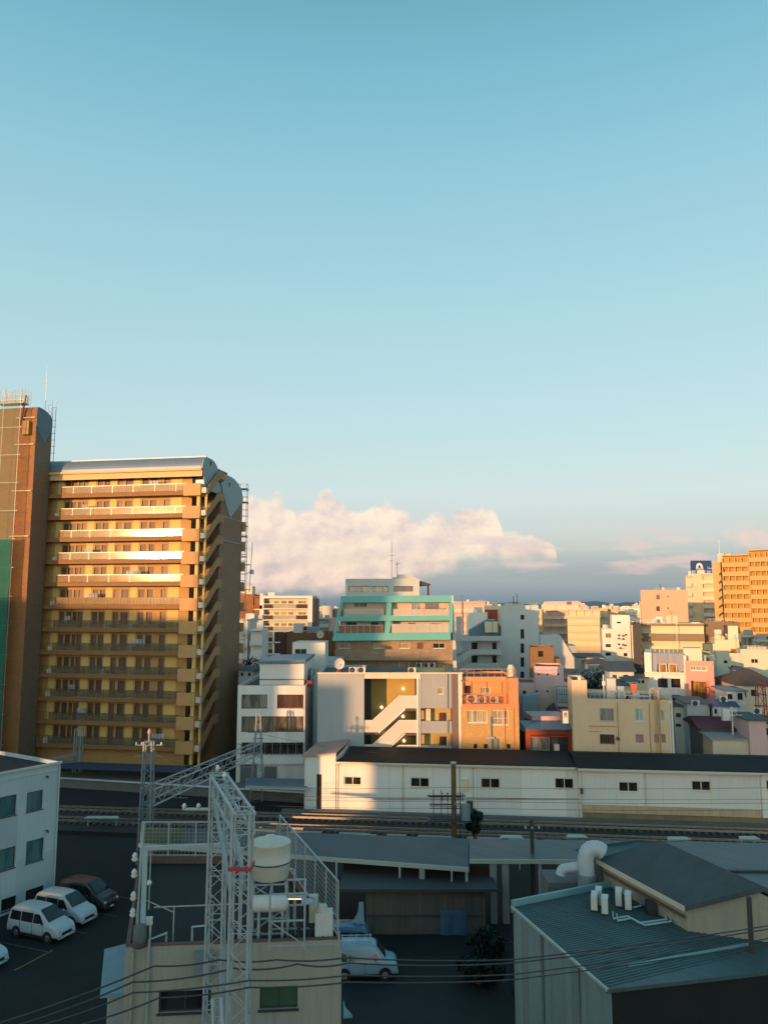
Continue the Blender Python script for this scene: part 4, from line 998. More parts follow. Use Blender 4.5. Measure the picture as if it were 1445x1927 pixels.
# ================================================================ white blocks further back
def tall_white():
    b = Bd('white_tower_block', 'windowless pale block with one column of small dark windows and a sloping side wing', 'building', 944, 150, -9, ref=1250)
    U = lambda px: b.W(px, 1230); W = U(1015); zt = b.Z(980, 1139)
    b.shell(0, W, 0, 12, 0, zt, M['grey_lt'], front=[(979,1157,986,1166,'tall'),(979,1184,986,1202,'tall'),(979,1211,986,1229,'tall'),(979,1237,986,1255,'tall'),(979,1264,986,1280,'tall')], parapet=.5)
    m = MB(); b.poly(m, [(1015.2,1197,.05),(1054,1196,.05),(1087,1250,.05),(1087,1330,.05),(1040,1330,.05),(1040,1215,.05),(1015.2,1215,.05)], 10); b.part('sloping_wing', m, M['grey_lt'])
    m = MB(); b.bx(m, 1030, 1215, 1085, 1330, .6, 9); b.part('rear_wall', m, M['grey'])
    m = MB(); b.bx(m, 950, 1135.5, 985, 1139, 3, 6); b.bx(m, 995, 1134, 1010, 1139, 3, 6); b.part('roof_unit', m, M['pale_yellow'])
    m = MB(); u = U(968); m.bar((u,2,zt),(u,2,zt+1.8),.12); m.bar((U(975),2,zt),(U(975),2,zt+2.4),.1); b.part('aerial', m, M['iron'])
    # stair gallery wing on the left
    s = Bd('gallery_building', 'pale concrete building with open stair galleries left of the windowless block', 'building', 858, 146, -6, ref=1230)
    U = lambda px: s.W(px, 1230)
    W = U(943.5)
    m = MB(); m.box(0, W, 3, 14, 0, s.Z(900,1199)); s.part('wall', m, M['grey_lt'])
    for (y0, y1) in ((1197,1206),(1222,1232),(1248,1260),(1275,1290)):
        m = MB(); s.poly(m, [(886,y0,0),(943.5,y0,0),(943.5,y1,0),(890,y1,0),(866,y1+16,0),(858,y1+16,0),(858,y0+16,0)] if y0 > 1200 else [(858,y0,0),(943.5,y0,0),(943.5,y1,0),(858,y1,0)], .3)
        o = s.part('gallery_parapet', m, M['grey_lt'])
        m = MB(); m.box(U(890), W, .31, 2.99, s.Z(900,y1), s.Z(900,y1)+.2); s.part('gallery_floor', m, M['grey'])
    for y0 in (1209, 1234, 1262):
        for x0 in (887, 926):
            a, c, d, e = s.R(x0, y0, x0+(11 if x0 < 900 else 8), y0+13, 2.9); s.window(lambda q, z, dd: (q, 2.85+dd, z), a, c, d, e, .1, 'nd')
    m = MB(); s.bx(m, 858, 1160, 869, 1230, 2, 2.9); s.part('side_pier', m, M['grey_lt'])
    m = MB(); s.poly(m, [(882,1197,6),(882,1186,6),(915,1166,6),(932,1166,6),(943,1180,6),(943,1197,6)], 7); s.part('pitched_roof', m, M['blue_roof'])
    m = MB(); s.bx(m, 912, 1170, 926, 1190, 3.5, 5.5); s.bx(m, 927, 1170, 936, 1190, 3.5, 5.5); s.part('roof_tank', m, M['pale_yellow'])
    for px, py in ((865,1220),): 
        m = MB(); u, z = s.uz(px, py, 2.9); m.sphere((u,2.8,z),.2,8,5); s.part('ceiling_lamp', m, emis('warm_lamp', (1,.72,.38), 6))
WS['tall'] = dict(noframe=1, p='dark')
tall_white()
def brick_mid():
    b = Bd('brick_house', 'brown brick building in front of the sloping white wing', 'building', 998, 118, -9, ref=1260)
    z = b.Z(1020, 1218); W = b.W(1041)
    b.shell(0, W, 0, 6, 0, z, M['brown'], front=[(1012,1225,1022,1236,'nd')], parapet=.3)
    m = MB(); m.box(W, b.W(1054), .5, 6, 0, b.Z(1047,1240)); m.box(-.3, 0, .5, 6, 0, b.Z(990,1290)); b.part('low_wing', m, M['brown'])
brick_mid()
WS['arch'] = dict(m=1, p=('cream','warm'), fm='white', f=.1, sill=0); WS['pw'] = dict(m=3, p='cream', fm='white', f=.07); WS['o3'] = dict(m=2, p='warm', fm='brown', f=.08, sill=0)
# ================================================================ generic far apartment with galleries
def apt(b, W, D, zt, n, h, wall, band, bays=3, par=1.0, proj=1.2, zlow=0, u0=0.0, style='n', drop=.5, wh=1.5, ends=0.0, divs=False, wfrac=.5):
    """n open galleries from the top down: slab + parapet in front of a wall with real window openings"""
    ops = []
    for i in range(n):
        z = zt-drop-(i+1)*h
        for k in range(bays):
            w = (W-u0-2*ends)/bays; a = u0+ends+w*(k+(1-wfrac)/2); ops.append((a, a+w*wfrac, z+par*.55, z+h-.75, style))
    b.shell(u0, W, proj, D, zlow, zt, wall, front=[(a, c, e, d, st) for (a, c, d, e, st) in [(o[0], o[1], o[2], o[3], o[4]) for o in ops]] and [(o[0], o[1], o[3], o[2], o[4]) for o in ops], px=False, parapet=.4, dep=.2) 
    for i in range(n):
        z = zt-drop-(i+1)*h; m = MB(); m.box(u0+.02, W-.02, 0, .15, z-.25, z+par); m.box(u0+.02, W-.02, .151, proj-.003, z-.22, z-.02)
        if divs:
            for k in range(bays+1): u = u0+.02+(W-u0-.3)*k/bays; m.box(u, u+.2, .152, proj-.004, z-.018, z+h-.26)
        b.part('balcony', m, band)
        if i == 0: m = MB(); m.box(u0, W, 0.01, proj-.003, zt-.35, zt-.05); b.part('top_beam', m, band)
def far(name, label, x0, x1, Y, ytop, D=14, cat='building', rot=None, group=None):
    if rot is None: rot = 0 if x0 < 620 else (-9 if x0 < 1000 else (-14 if x0 < 1150 else -19))
    b = Bd(name, label, cat, x0, Y, rot, group=group, ref=ytop+20); W = b.W(x1, ytop+20); z = b.Z((x0+x1)/2, ytop); FAR.append((b, W, z)); return b, W, z
FAR = []

# left of centre -------------------------------------------------
b, W, zt = far('brick_tower', 'orange brown brick tower with dark right flank just right of the rear scaffold', 445, 477, 205, 1118)
b.shell(0, W, 0, 18, 0, zt, M['brown_tile'], front=[(455,1147,463,1150,'nd'),(465,1158,473,1161,'nd'),(455,1170,463,1173,'nd')], parapet=.6)
m = MB(); m.box(W*.45, W*.8, 3, 8, zt-.6, zt+2.2); b.part('lift_head', m, M['ivory'])
b, W, zt = far('brick_tower', 'dark red brick apartment tower with white slab edges left of the white framed block', 477.5, 494, 200, 1121)
apt(b, W, 14, zt, 4, 2.95*1.0, M['brown'], M['rust'], bays=1, par=.9, drop=.4)
for i in range(4):
    m = MB(); z = zt-.4-(i+1)*2.95; m.box(-.1, W+.1, -.12, -.003, z-.3, z-.02); b.part('slab_edge', m, M['white'])
for (x0, x1, Y, yt, lab, g) in ((449,464,172,1165,'small pale apartment block behind the dark garden trees',0), (463,473,176,1163,'slim cream lit block behind the dark garden trees',0), (470,492,168,1184,'low white terrace of flats left of the white framed block',0)):
    b, W, zt = far('apartment_building', lab, x0, x1, Y, yt)
    apt(b, W, 10, zt, 3, 2.9, M['white'], M['white'], bays=2 if x1-x0 < 18 else 4, par=.8, style='nd', drop=.3)
b, W, zt = far('apartment_building', 'white framed apartment block with beige balconies and dark brown panels', 489, 588, 200, 1121)
U = lambda x: b.W(x, 1160)
b.shell(0, W, 1.6, 16, 0, zt, M['pale_yellow'], parapet=.5, front=[(x, y, x+w, y+hh, 'nc') for y, hh in ((1131,9),(1152,9),(1173,9)) for x, w in ((499,9),(517,8),(530,9),(543,9),(562,8),(571,5))])
m = MB(); m.box(0, U(496), 0, 1.59, 0, zt); b.part('end_frame', m, M['white'])
m = MB(); m.box(U(579), W, 0, 1.59, 0, zt); b.part('end_frame', m, M['white'])
m = MB(); m.box(U(496)+.001, U(579)-.001, 0, 1.59, b.Z(530,1126), zt-.01); b.part('top_frame', m, M['white'])
for y in (1146, 1167, 1188, 1209, 1231, 1252):
    xe = 579 if y < 1200 else 527
    m = MB(); b.bx(m, 496.2, y-1.2, xe, y+.8, 0.02, 1.59); b.part('slab', m, M['white'])
    m = MB(); b.bx(m, 496.2, y-9, 513, y-1.4, .1, .2); b.part('dark_panel', m, mat('dark_maroon_panel', (.055,.02,.02), .5))
    if y < 1200:
        m = MB(); b.bx(m, 558, y-9, 578.8, y-1.4, .1, .2); b.part('dark_panel', m, mat('dark_maroon_panel', (.055,.02,.02)))
        m = MB(); b.bx(m, 514, y-9, 557, y-1.4, .25, .32); b.part('balustrade', m, sheer('cream_glass', (.6,.55,.4), .6, .2, .4))
        m = MB(); b.bx(m, 496.2, y-10.2, 578.8, y-9.1, .05, .3); b.part('handrail', m, M['white'])
m = MB(); b.bx(m, 513, 1189, 516, 1255, .02, .6); b.part('mullion', m, M['white'])
m = MB(); b.bx(m, 516.2, 1190, 534, 1255, .7, 1.55); b.part('lower_wall', m, mat('dark_maroon_panel', (.055,.02,.02)))
m = MB(); m.box(W+.002, W+.5, .3, 15, 0, zt-.6); b.part('flank_cladding', m, mat('dark_maroon_panel', (.055,.02,.02)))
b, W, zt = far('far_building', 'far low slab with dark window bands between the white framed block and the turquoise one', 590, 632, 236, 1163)
apt(b, W*.66, 12, zt, 3, 2.4, M['grey'], M['grey_lt'], bays=1, par=.8, style='nd', drop=.2, wfrac=.9)
m = MB(); m.box(W*.66+.01, W, 0, 12, 0, zt); b.part('end_wall', m, M['salmon'] if 0 else M['pink'])
b, W, zt = far('far_building', 'distant pinkish block with a cylindrical amber lift tower', 590, 634, 262, 1146)
b.shell(0, W, 0, 12, 0, zt, M['pink'], front=[(598,1150,602,1158,'nd'),(604,1150,608,1158,'nb')])
m = MB(); m.tube([(b.W(617,1150), -2, 0), (b.W(617,1150), -2, b.Z(617,1140))], 1.9, 20); b.part('round_tower', m, M['cream'], smooth=True)
m = MB(); b.bx(m, 625, 1147, 633, 1163, -2, -.1); b.part('dark_bay', m, M['dark'])
b, W, zt = far('brick_house', 'long brown brick wall block behind the white office rooftop rooms', 533, 632, 128, 1191)
b.shell(0, W, 0, 10, 0, zt, M['brown'], parapet=.4)
m = MB(); b.bx(m, 533, 1191, 538, 1240, -.6, -.003); b.part('dark_edge', m, mat('dark_maroon_panel', (.055,.02,.02)))
dish(b, 601, 1196, -6, b.Z(601, 1209, -6), 'small white satellite dish in front of the long brown brick wall', .6)

# behind and right of the turquoise building ----------------------
b, W, zt = far('apartment_building', 'distant salmon apartment slab with pale balcony bands right of the turquoise building', 852, 913, 250, 1132)
apt(b, b.W(869,1150), 14, zt, 6, 2.9, M['pink'], M['cream'], bays=1, style='nd', drop=.4)
apt(b, W, 14, zt, 6, 2.9, M['pink'], M['cream'], bays=5, style='nb', drop=.4, u0=b.W(871,1150))
b, W, zt = far('house', 'cream lit house with a sloping roofline beside the blue grey pitched roof', 878, 916, 205, 1152)
m = MB(); b.poly(m, [(878,1160,0),(884,1153,0),(916,1152,0),(916,1200,0),(878,1200,0)], 9); b.part('wall', m, M['white'])
b, W, zt = far('house', 'small dark red walled house with a pale right end behind the pitched roof', 911, 944, 215, 1140)
b.shell(0, W, 0, 8, 0, zt, M['cream']); m = MB(); b.bx(m, 912, 1147, 936, 1175, -.5, -.003); b.part('red_wall', m, M['rust'])
b, W, zt = far('apartment_building', 'far tan apartment house with a terraced pink penthouse right of the windowless block', 1014, 1072, 340, 1148)
apt(b, W, 14, zt, 7, 3.2, M['pink'], M['tan'], bays=3, style='nb', drop=.5, divs=True)
z = zt; m = MB(); m.box(1, W+4, 3, 13, zt-.3, b.Z(1050,1138,3)); b.part('penthouse', m, M['cream'])
m = MB(); b.poly(m, [(1020,1138,4),(1024,1132,4),(1088,1131,4),(1108,1142,4),(1108,1148,4),(1020,1148,4)], 8); b.part('penthouse_roof', m, M['pink'])
m = MB(); b.bx(m, 1066, 1132, 1074, 1139, 3.4, 3.9); b.part('brown_bay', m, M['brown'])
b, W, zt = far('hotel', 'cream hotel block with seven even bands of pale window strips', 1067, 1128, 300, 1147)
apt(b, W, 14, zt, 8, 2.75, M['pale_yellow'], M['tan'], bays=6, par=.7, proj=.8, style='nc', drop=.25, wfrac=.7)
m = MB()
for k in range(5): u = W*k/4; m.box(u-.05, u+.15, -.12, 0, b.Z(1100,1163), zt+.1)
m.box(0, W, -.12, 0, zt, zt+.12); b.part('top_frame', m, M['ivory'])
for (x0, x1, Y, yt, lab, mt, ft) in ((1128,1143,315,1144,'narrow far brown block with stacked open landings right of the cream hotel','tan','nd'), (1142,1163,318,1146,'far tan block with plain flank beside the stacked landings','tan','nb'),
      (1160,1182,342,1148,'distant cream rooftop block left of the pink plastered tower','cream','nb'), (1176,1207,338,1141,'distant pale block with balconies touching the pink plastered tower','white','nd')):
    b, W, zt = far('far_building', lab, x0, x1, Y, yt)
    apt(b, W, 12, zt, 5, 3.2, M[mt], M['cream'], bays=2, style=ft, drop=.4)
b, W, zt = far('white_building', 'white stepped building with small windows between the hotel and the dark wall', 1133, 1194, 140, 1184)
a1, a2 = b.W(1152), b.W(1186)
b.shell(0, a1-.002, .2, 9, 0, zt, M['white'], front=[(1139,1192,1149,1199,'o'),(1139,1212,1149,1218,'n'),(1139,1228,1149,1234,'n')], name='low_wall')
b.shell(a1, a2, 0, 9, 0, b.Z(1168,1158), M['white'], front=[(1160,1170,1168,1173,'nd'),(1173,1229,1180,1235,'nd')], name='wall')
m = MB(); m.box(a2, W, .5, 9, 0, b.Z(1190,1169)); b.part('right_wing', m, M['white'])
m = MB()
for px, py in ((1162,1194),(1170,1195),(1175,1193),(1162,1200),(1170,1201),(1162,1211),(1170,1212),(1165,1218),(1174,1213)): b.bx(m, px, py, px+3.5, py+3, -.35, -.003)
m.box(b.W(1160), b.W(1176), -.1, -.003, b.Z(1170,1203), b.Z(1170,1203)+.06); m.box(b.W(1160), b.W(1176), -.1, -.003, b.Z(1170,1221), b.Z(1170,1221)+.06)
b.part('service_pipes', m, M['iron'])
m = MB(); b.bx(m, 1187, 1170, 1193, 1176, .3, .49); b.part('window', m, M['wood'])

# right: dark wall and gallery apartment ----------------------------
b, W, zt = far('dark_building', 'tall narrow charcoal panelled wall left of the cream gallery apartments', 1190, 1206.5, 131, 1174)
b.shell(0, W, 0, 12, 0, zt, M['dark'], parapet=.3)
for i in range(9): m = MB(); b.bx(m, 1205, 1196+i*12, 1209, 1201+i*12, -.5, -.05); b.part('cable_bracket', m, M['iron'])
b, W, zt = far('apartment_building', 'cream gallery apartments with olive brown parapets behind the white dormer house', 1207, 1325, 134, 1173)
apt(b, W, 12, zt, 4, 2.62, mat('cream_gallery_wall', (.72,.62,.44), .8, .1, .5, streak=.1), mat('olive_brown_parapet', (.22,.17,.10), .7, .15, .8), bays=7, par=.95, proj=1.3, style='nb', drop=.05, wfrac=.28)
m = MB(); a = b.W(1273); m.tube([(a, -.08, 0),(a, -.08, zt)], .06); b.part('downpipe', m, M['white'])
b, W, zt = far('brown_building', 'plain olive brown block adjoining the cream gallery apartments on the right', 1325, 1392, 133, 1171)
b.shell(0.02, W, 0, 12, 0, zt, mat('olive_brown_tile', (.23,.16,.09), .8, .15, .6, tile=(.3,.1,(.15,.11,.06),.5)), parapet=.3)
b, W, zt = far('pink_tower', 'pink plastered tower with one column of dark windows behind the gallery apartments', 1205, 1293, 190, 1110)
b.shell(0, W, 0, 14, 0, zt, mat('peach_render', (.60,.36,.24), .8, .1, .5, streak=.12), front=[(1234,1119,1241,1128,'nb'),(1234,1141,1241,1150,'nb'),(1235,1163,1241,1172,'nb'),(1255,1121,1258,1124,'nb'),(1255,1143,1258,1146,'nb')], left=[])
m = MB(); b.bx(m, 1203, 1131, 1205, 1172, .5, 8); b.part('side_fin', m, M['cream'])
m = MB(); u = b.W(1246); m.bar((u,4,zt),(u,4,b.Z(1246,1099,4)),.15); b.part('aerial', m, M['iron'])
b, W, zt = far('apartment_tower', 'cream apartment tower carrying a blue rooftop billboard', 1290, 1344, 232, 1079)
apt(b, b.W(1301,1100), 14, b.Z(1295,1083), 9, 2.85, M['cream'], M['cream'], bays=1, style='nb', drop=.3, par=.9)
b.shell(b.W(1301,1100)+.01, b.W(1320,1100), .8, 14, 0, zt, M['tan'], name='wall')
apt(b, W, 14, zt, 8, 2.42*1.0, M['tan'], M['ivory'], bays=1, style='nb', drop=.4, par=.8, u0=b.W(1320,1100)+.01, divs=True)
bl = Bd('billboard', 'blue rooftop billboard with a pale arch emblem and lettering', 'billboard', 1306, 232, 0, ref=1065)
m = MB(); a, c, d, e = bl.R(1306, 1054, 1344, 1072.5); m.box(a, c, 2.2, 2.8, d, e); bl.part('panel', m, mat('billboard_blue', (.02,.055,.16), .5, .08, .5, streak=.05))
m = MB()
for k in range(5): u = a+(c-a)*k/4; m.box(u, u+.2, 2.9, 3.1, zt-.4, e-.3)
m.bar((a,3,zt-.2),(c,3,d+.8),.15); bl.part('frame', m, M['iron'])
m = MB()                                    # arch shaped emblem with a notch
u0, z0 = bl.uz(1315.5, 1068, 2.1); r = .95
pts = [(u0-r*1.1, 2.1, z0-.2)]+[(u0-r*math.cos(t*math.pi/10), 2.1, z0+.45+r*math.sin(t*math.pi/10)) for t in range(11)]+[(u0+r*1.1, 2.1, z0-.2),(u0+.38, 2.1, z0-.2)]+[(u0+.34*math.cos(t*math.pi/6), 2.1, z0+.35+.4*math.sin(t*math.pi/6)) for t in range(7)]+[(u0-.38, 2.1, z0-.2)]
m.prism(pts, (0,.09,0)); bl.part('emblem', m, M['white'])
m = MB(); 
for k in range(8): a_, z_ = bl.uz(1309+k*1.9, 1071.3, 2.1); m.box(a_, a_+.2, 2.13, 2.19, z_, z_+(.22 if k % 3 else .3))
for k in range(3): a_, z_ = bl.uz(1331+k*3.2, 1070.5, 2.1); m.box(a_, a_+.12, 2.13, 2.19, z_, z_+(.75 if k == 0 else .4)); m.box(a_, a_+.38, 2.131, 2.189, z_, z_+.12)
bl.part('lettering', m, M['white'])
b, W, zt = far('apartment_tower', 'large amber apartment block with dense balcony grid at the right edge', 1338, 1475, 190, 1046, rot=-36)
am = mat('amber_facade_tile', (.42,.25,.07), .75, .2, .5, streak=.15)
b.shell(0, b.W(1355,1100), 1.0, 16, 0, b.Z(1345,1058,1), mat('ochre_end_wall', (.50,.33,.13), .75, .15, .5, streak=.1), name='end_wall')
apt(b, b.W(1410,1100), 16, b.Z(1385,1043), 12, 2.2, am, mat('amber_parapet', (.50,.32,.11), .75, .15, .5), bays=4, style='nb', drop=.6, par=.85, u0=b.W(1359,1100), divs=True, wfrac=.6)
apt(b, W, 16, b.Z(1430,1033), 12, 2.2, am, mat('amber_parapet', (.50,.32,.11)), bays=6, style='nb', drop=.6, par=.85, u0=b.W(1410,1100)+.01, divs=True, wfrac=.7)
for i in range(9):
    m = MB(); y = 1072+i*15.5; b.poly(m, [(1352,y+7,.55),(1362,y-1,.55),(1362,y+3,.55),(1352,y+11,.55)], .3); b.part('stair_flight', m, M['dark'])
m = MB(); u = b.W(1346,1040); m.bar((u,4,b.Z(1346,1058,4)),(u,4,b.Z(1346,1017,4)),.12); m.box(b.W(1344,1050),b.W(1356,1050),3,8,b.Z(1350,1058,3),b.Z(1350,1042,3)); b.part('roof_plant', m, M['cream'])
b, W, zt = far('stepped_building', 'cream stepped annex catching the sun in front of the olive brown block', 1345, 1391, 121, 1204)
b.shell(0, W, 0, 10, 0, zt, M['pale_yellow'], front=[(1374,1221,1385,1228,'o')], name='wall')
m = MB(); b.bx(m, 1369, 1178, 1388, 1204.5, 1, 4); b.part('stair_head', m, M['ivory'])
m = MB(); b.bx(m, 1364, 1177, 1368.8, 1192, 1, 4); b.part('dark_flue', m, M['dark'])
m = MB(); b.bx(m, 1323, 1212, 1343, 1224, 2, 5); b.part('roof_garden_box', m, mat('dull_green_box', (.10,.17,.13), .8)); 
m = MB(); m.sphere((b.W(1353),2,zt+.2),.7,10,6); m.sphere((b.W(1360),2,zt+.1),.5,10,6); b.part('round_tank', m, M['pale_yellow'], smooth=True)
b, W, zt = far('green_grey_building', 'wide pale green rendered building behind the brown hip roof', 1322, 1462, 117, 1224)
gg = mat('pale_green_render', (.52,.54,.42), .8, .12, .4, streak=.15)
b.shell(0, b.W(1345), .3, 10, 0, b.Z(1333,1232), gg, name='left_wing'); b.shell(b.W(1345)+.01, b.W(1391), .0, 10, 0, zt-.4, gg, front=[(1361,1243,1368,1248,'nd'),(1374,1252,1387,1260,'s')], name='wall')
b.shell(b.W(1391)+.01, W, .2, 10, 0, b.Z(1420,1222), gg, front=[(1412,1240,1426,1248,'s')], name='right_wing')

# dormer house, pink house, small houses at the right ----------------
b, W, zt = far('white_house', 'white house with a blue grey mansard dormer and arched glass doors', 1212, 1291, 104, 1229)
zb = b.Z(1250, 1268)
b.shell(0, W, .6, 10, 0, zb, M['white'], front=[(1237,1277,1256,1294,'nd'),(1262,1277,1280,1294,'nd'),(1264,1308,1281,1327,'nd')], parapet=.1)
m = MB(); m.box(0, .9, .5, 10, zb, zt); m.box(W-.3, W, .5, 10, zb, zt-.3); m.box(.9, W-.3, .5, 3.2, zb, b.Z(1250,1267)+.1); b.part('upper_wall', m, M['white'])
m = MB(); m.box(.9, W-.3, 3.2, 10, zb, zt-.3); b.part('inner_wall', m, M['ivory'])
m = MB(); b.poly(m, [(1226,1229,.9),(1285,1230,.9),(1289,1263,.9),(1276,1265,.9),(1273,1249,.9),(1237,1249,.9),(1235,1266,.9),(1226,1266,.9)], .35); b.part('mansard', m, mat('lavender_grey_sheet', (.25,.27,.33), .5, .12, .5, tile=(.4,60,(.18,.2,.25),0)))
for x0, x1 in ((1239,1254),(1257,1273)):
    a, c, d, e = b.R(x0, 1249, x1, 1266, 1.4); b.window(lambda s, z, dd: (s, 1.4+dd, z), a, c, d, e, .1, 'arch')
m = MB(); b.bx(m, 1212, 1266, 1290, 1269, .35, .59); b.part('sill_band', m, M['ivory'])
b, W, zt = far('pink_house', 'salmon pink painted house with a deep dark garage like opening', 1290, 1340, 102, 1244)
b.shell(0, b.W(1339), 0, 9, b.Z(1310,1281), b.Z(1315,1244), M['salmon'], front=[(1298,1253,1330,1262,'pw')], name='upper_wall')
zz = b.Z(1310, 1281)
m = MB(); m.box(0, b.W(1295.5), 0, 9, 0, zz-.002); m.box(b.W(1329), b.W(1339), 0, 9, 0, zz-.002); m.box(b.W(1295.5), b.W(1329), 1.2, 9, 0, zz-.002); b.part('lower_wall', m, M['salmon'])
a, c, d, e = b.R(1297, 1283, 1328, 1316, .9); b.window(lambda s, z, dd: (s, .9+dd, z), a, c, d, e, .1, 'o3')
m = MB(); b.bx(m, 1286, 1220, 1320, 1245, 2, 6); b.part('roof_block', m, M['ivory'])

# ---- more blocks on the skyline and roof clutter -------------------
for (x0, x1, Y, yt, mt, bd, n, lab) in (
  (1004,1020,320,1146,'tan','cream',5,'slim tan far block just right of the windowless white tower'),
  (1086,1100,420,1139,'cream','pale_yellow',6,'far cream block rising behind the cream hotel'),
  (1112,1126,400,1141,'pink','cream',6,'small pink far block behind the right end of the cream hotel'),
  (1134,1152,470,1140,'tan','cream',6,'distant tan block above the stepped white building'),
  (1166,1178,430,1143,'white','grey_lt',5,'distant white block above the stepped white building'),
  (1190,1204,480,1138,'cream','tan',6,'distant cream tower left of the pink plastered tower'),
  (604,616,300,1150,'tan','cream',5,'small tan far block behind the low slab with window bands'),
  (592,604,330,1144,'pink','tan',5,'pinkish far block beside the white framed block'),
  (622,640,340,1143,'brown','cream',5,'brown far block just left of the turquoise framed building'),
  (912,926,300,1137,'cream','tan',6,'far cream block left of the windowless white tower'),
  (926,944,330,1141,'tan','pink',6,'far tan block touching the windowless white tower on the left'),
  (866,882,280,1143,'white','cream',6,'pale far block over the gallery building roof'),
  (1294,1304,330,1092,'cream','tan',9,'cream far tower peeping out left of the billboard tower'),
  (452,470,250,1150,'white','cream',7,'white far block behind the right scaffold'),
  (1392,1420,150,1196,'tan','cream',4,'tan block standing before the foot of the large amber block'),
  (1418,1450,146,1204,'grey_lt','cream',3,'pale grey block before the foot of the large amber block')):
    b, W, zt = far('far_building', lab, x0, x1, Y, yt, group='distant city blocks')
    apt(b, W, 12, zt, n, 2.9, M[mt], M[bd], bays=max(2, int(W/3.2)), style='nb', drop=.4, par=.8, divs=True)
for k, (x0, x1, Y, ye, yr, wl, rf, kd, lab) in enumerate((
  (1086,1104,134,1252,1246,'white','slate','gable','white walled little house left of the trees behind the tan building'),
  (1100,1124,138,1246,1240,'grey_lt','blue_roof','hip','pale little house with blue grey roof right under the hotel'),
  (1126,1148,112,1276,1266,'cream','slate','gable','cream little house just behind the tan building roof'),
  (1150,1176,98,1290,1284,'white','roof_grey','lean','low white outbuilding right behind the tan building railing'),
  (1176,1200,100,1282,1272,'grey_lt','slate','hip','grey little house before the charcoal panelled wall'),
  (1196,1216,104,1276,1268,'cream','slate','gable','cream little house beside the foot of the white dormer house'),
  (1062,1084,116,1266,1258,'grey','slate','gable','grey little house left of the tan stair head'),
  (1390,1412,106,1262,1254,'grey_lt','slate','hip','grey roofed little house left behind the brown hip roof'),
  (1346,1368,100,1304,1296,'cream','teal_roof','gable','cream little house with teal roof between the pink house and the brown hip roof'),
  (450,476,108,1262,1252,'grey_lt','slate','gable','grey little house half hidden by the dark trees beside the apartment block'))):
    pass
    SMALL = globals().setdefault('SMALL', []); SMALL.append((x0, x1, Y, ye, yr, wl, rf, kd, lab))
for k, (b, W, zt) in enumerate(FAR):
    rnd = random.Random(k*7+1)
    for j in range(2 if W < 8 else 4):
        u = rnd.uniform(.1, .85)*W; v = rnd.uniform(2.5, 6); t = rnd.random(); m = MB(); z = zt-.42; s = 1 if W < 20 else 1.3
        if t < .35: m.box(u, u+rnd.uniform(.8,2.2)*s, v, v+1.5, z, z+rnd.uniform(.9,1.9)*s); b.part('roof_hut', m, M[rnd.choice(['grey_lt','cream','white','grey'])])
        elif t < .6: m.tube([(u,v,z),(u,v,z+1.1)], .55, 12); b.part('roof_tank', m, M['tankw'])
        elif t < .8: m.bar((u,v,z),(u,v,z+2.6*s),.06); m.bar((u-.6,v,z+2.1*s),(u+.6,v,z+2.1*s),.04); m.bar((u-.4,v,z+2.4*s),(u+.4,v,z+2.4*s),.04); b.part('aerial', m, M['iron'])
        else:
            for q in range(5): m.bar((u+q*.6,v,z),(u+q*.6,v,z+.9),.04)
            m.bar((u,v,z+.9),(u+2.4,v,z+.9),.04); b.part('roof_rail', m, M['steel'])
# ================================================================ vegetation
LEAF = [mat('leaf_dark', (.010,.020,.014), .8, .5, 3, c2=(.005,.010,.008), spec=.2), mat('leaf_mid', (.02,.034,.02), .8, .5, 3, c2=(.015,.03,.02), spec=.2)]
def tree(p, h, r, label, seed=0, n=2600, group='garden trees between the houses', sq=.8):
    rnd = random.Random(seed); e = empty('tree', p, rnd.random()*6, label, 'tree', group)
    t = MB(); t.tube([(0,0,0),(.1,.05,h*.35),(.0,.1,h*.6)], [.22,.16,.08])
    for k in range(5):
        a = k*1.3; t.tube([(.05,.05,h*.35),(math.cos(a)*r*.4, math.sin(a)*r*.4, h*.55),(math.cos(a)*r*.7, math.sin(a)*r*.7, h*.72)], [.1,.06,.02], 5)
    t.build('trunk', M['wood'], e)
    c = MB(); blobs = [(rnd.uniform(-.6,.6)*r, rnd.uniform(-.6,.6)*r, h*.62+rnd.uniform(-.3,.32)*h*sq, rnd.uniform(.32,.6)*r) for _ in range(11)]
    for i in range(n):
        bx_, by_, bz_, br = rnd.choice(blobs); d = Vector((rnd.gauss(0,1), rnd.gauss(0,1), rnd.gauss(0,1))).normalized()*br*rnd.uniform(.6,1.1)
        q = Vector((bx_,by_,bz_))+d; s = rnd.uniform(.10,.22)
        a = Vector((rnd.gauss(0,1), rnd.gauss(0,1), rnd.gauss(0,1))).normalized()*s; b_ = a.cross(d.normalized()+Vector((.01,.02,.3))).normalized()*s*.7
        c.cur = rnd.choice((0,0,1)); c.quad(q-a, q-b_, q+a, q+b_)
    c.build('crown', LEAF, e); return e
for i, (px, Y, yt, r, lab) in enumerate(((462,122,1218,2.6,'dark garden tree hard against the right flank of the apartment block, taller of the two'),(480,118,1240,2.4,'lower dark bushy tree left of the white office rooftop room'),
        (1118,112,1262,3.0,'dark tree behind the tan building, beside the small grey roofs'),(1098,116,1268,2.6,'dark tree left of the taller one behind the tan building'),(1352,96,1318,1.4,'small dark shrubby tree beside the blue roofed house'))):
    p = atY(px, yt, Y); tree((p.x, Y, 0), p.z, r, lab, i, 1800)

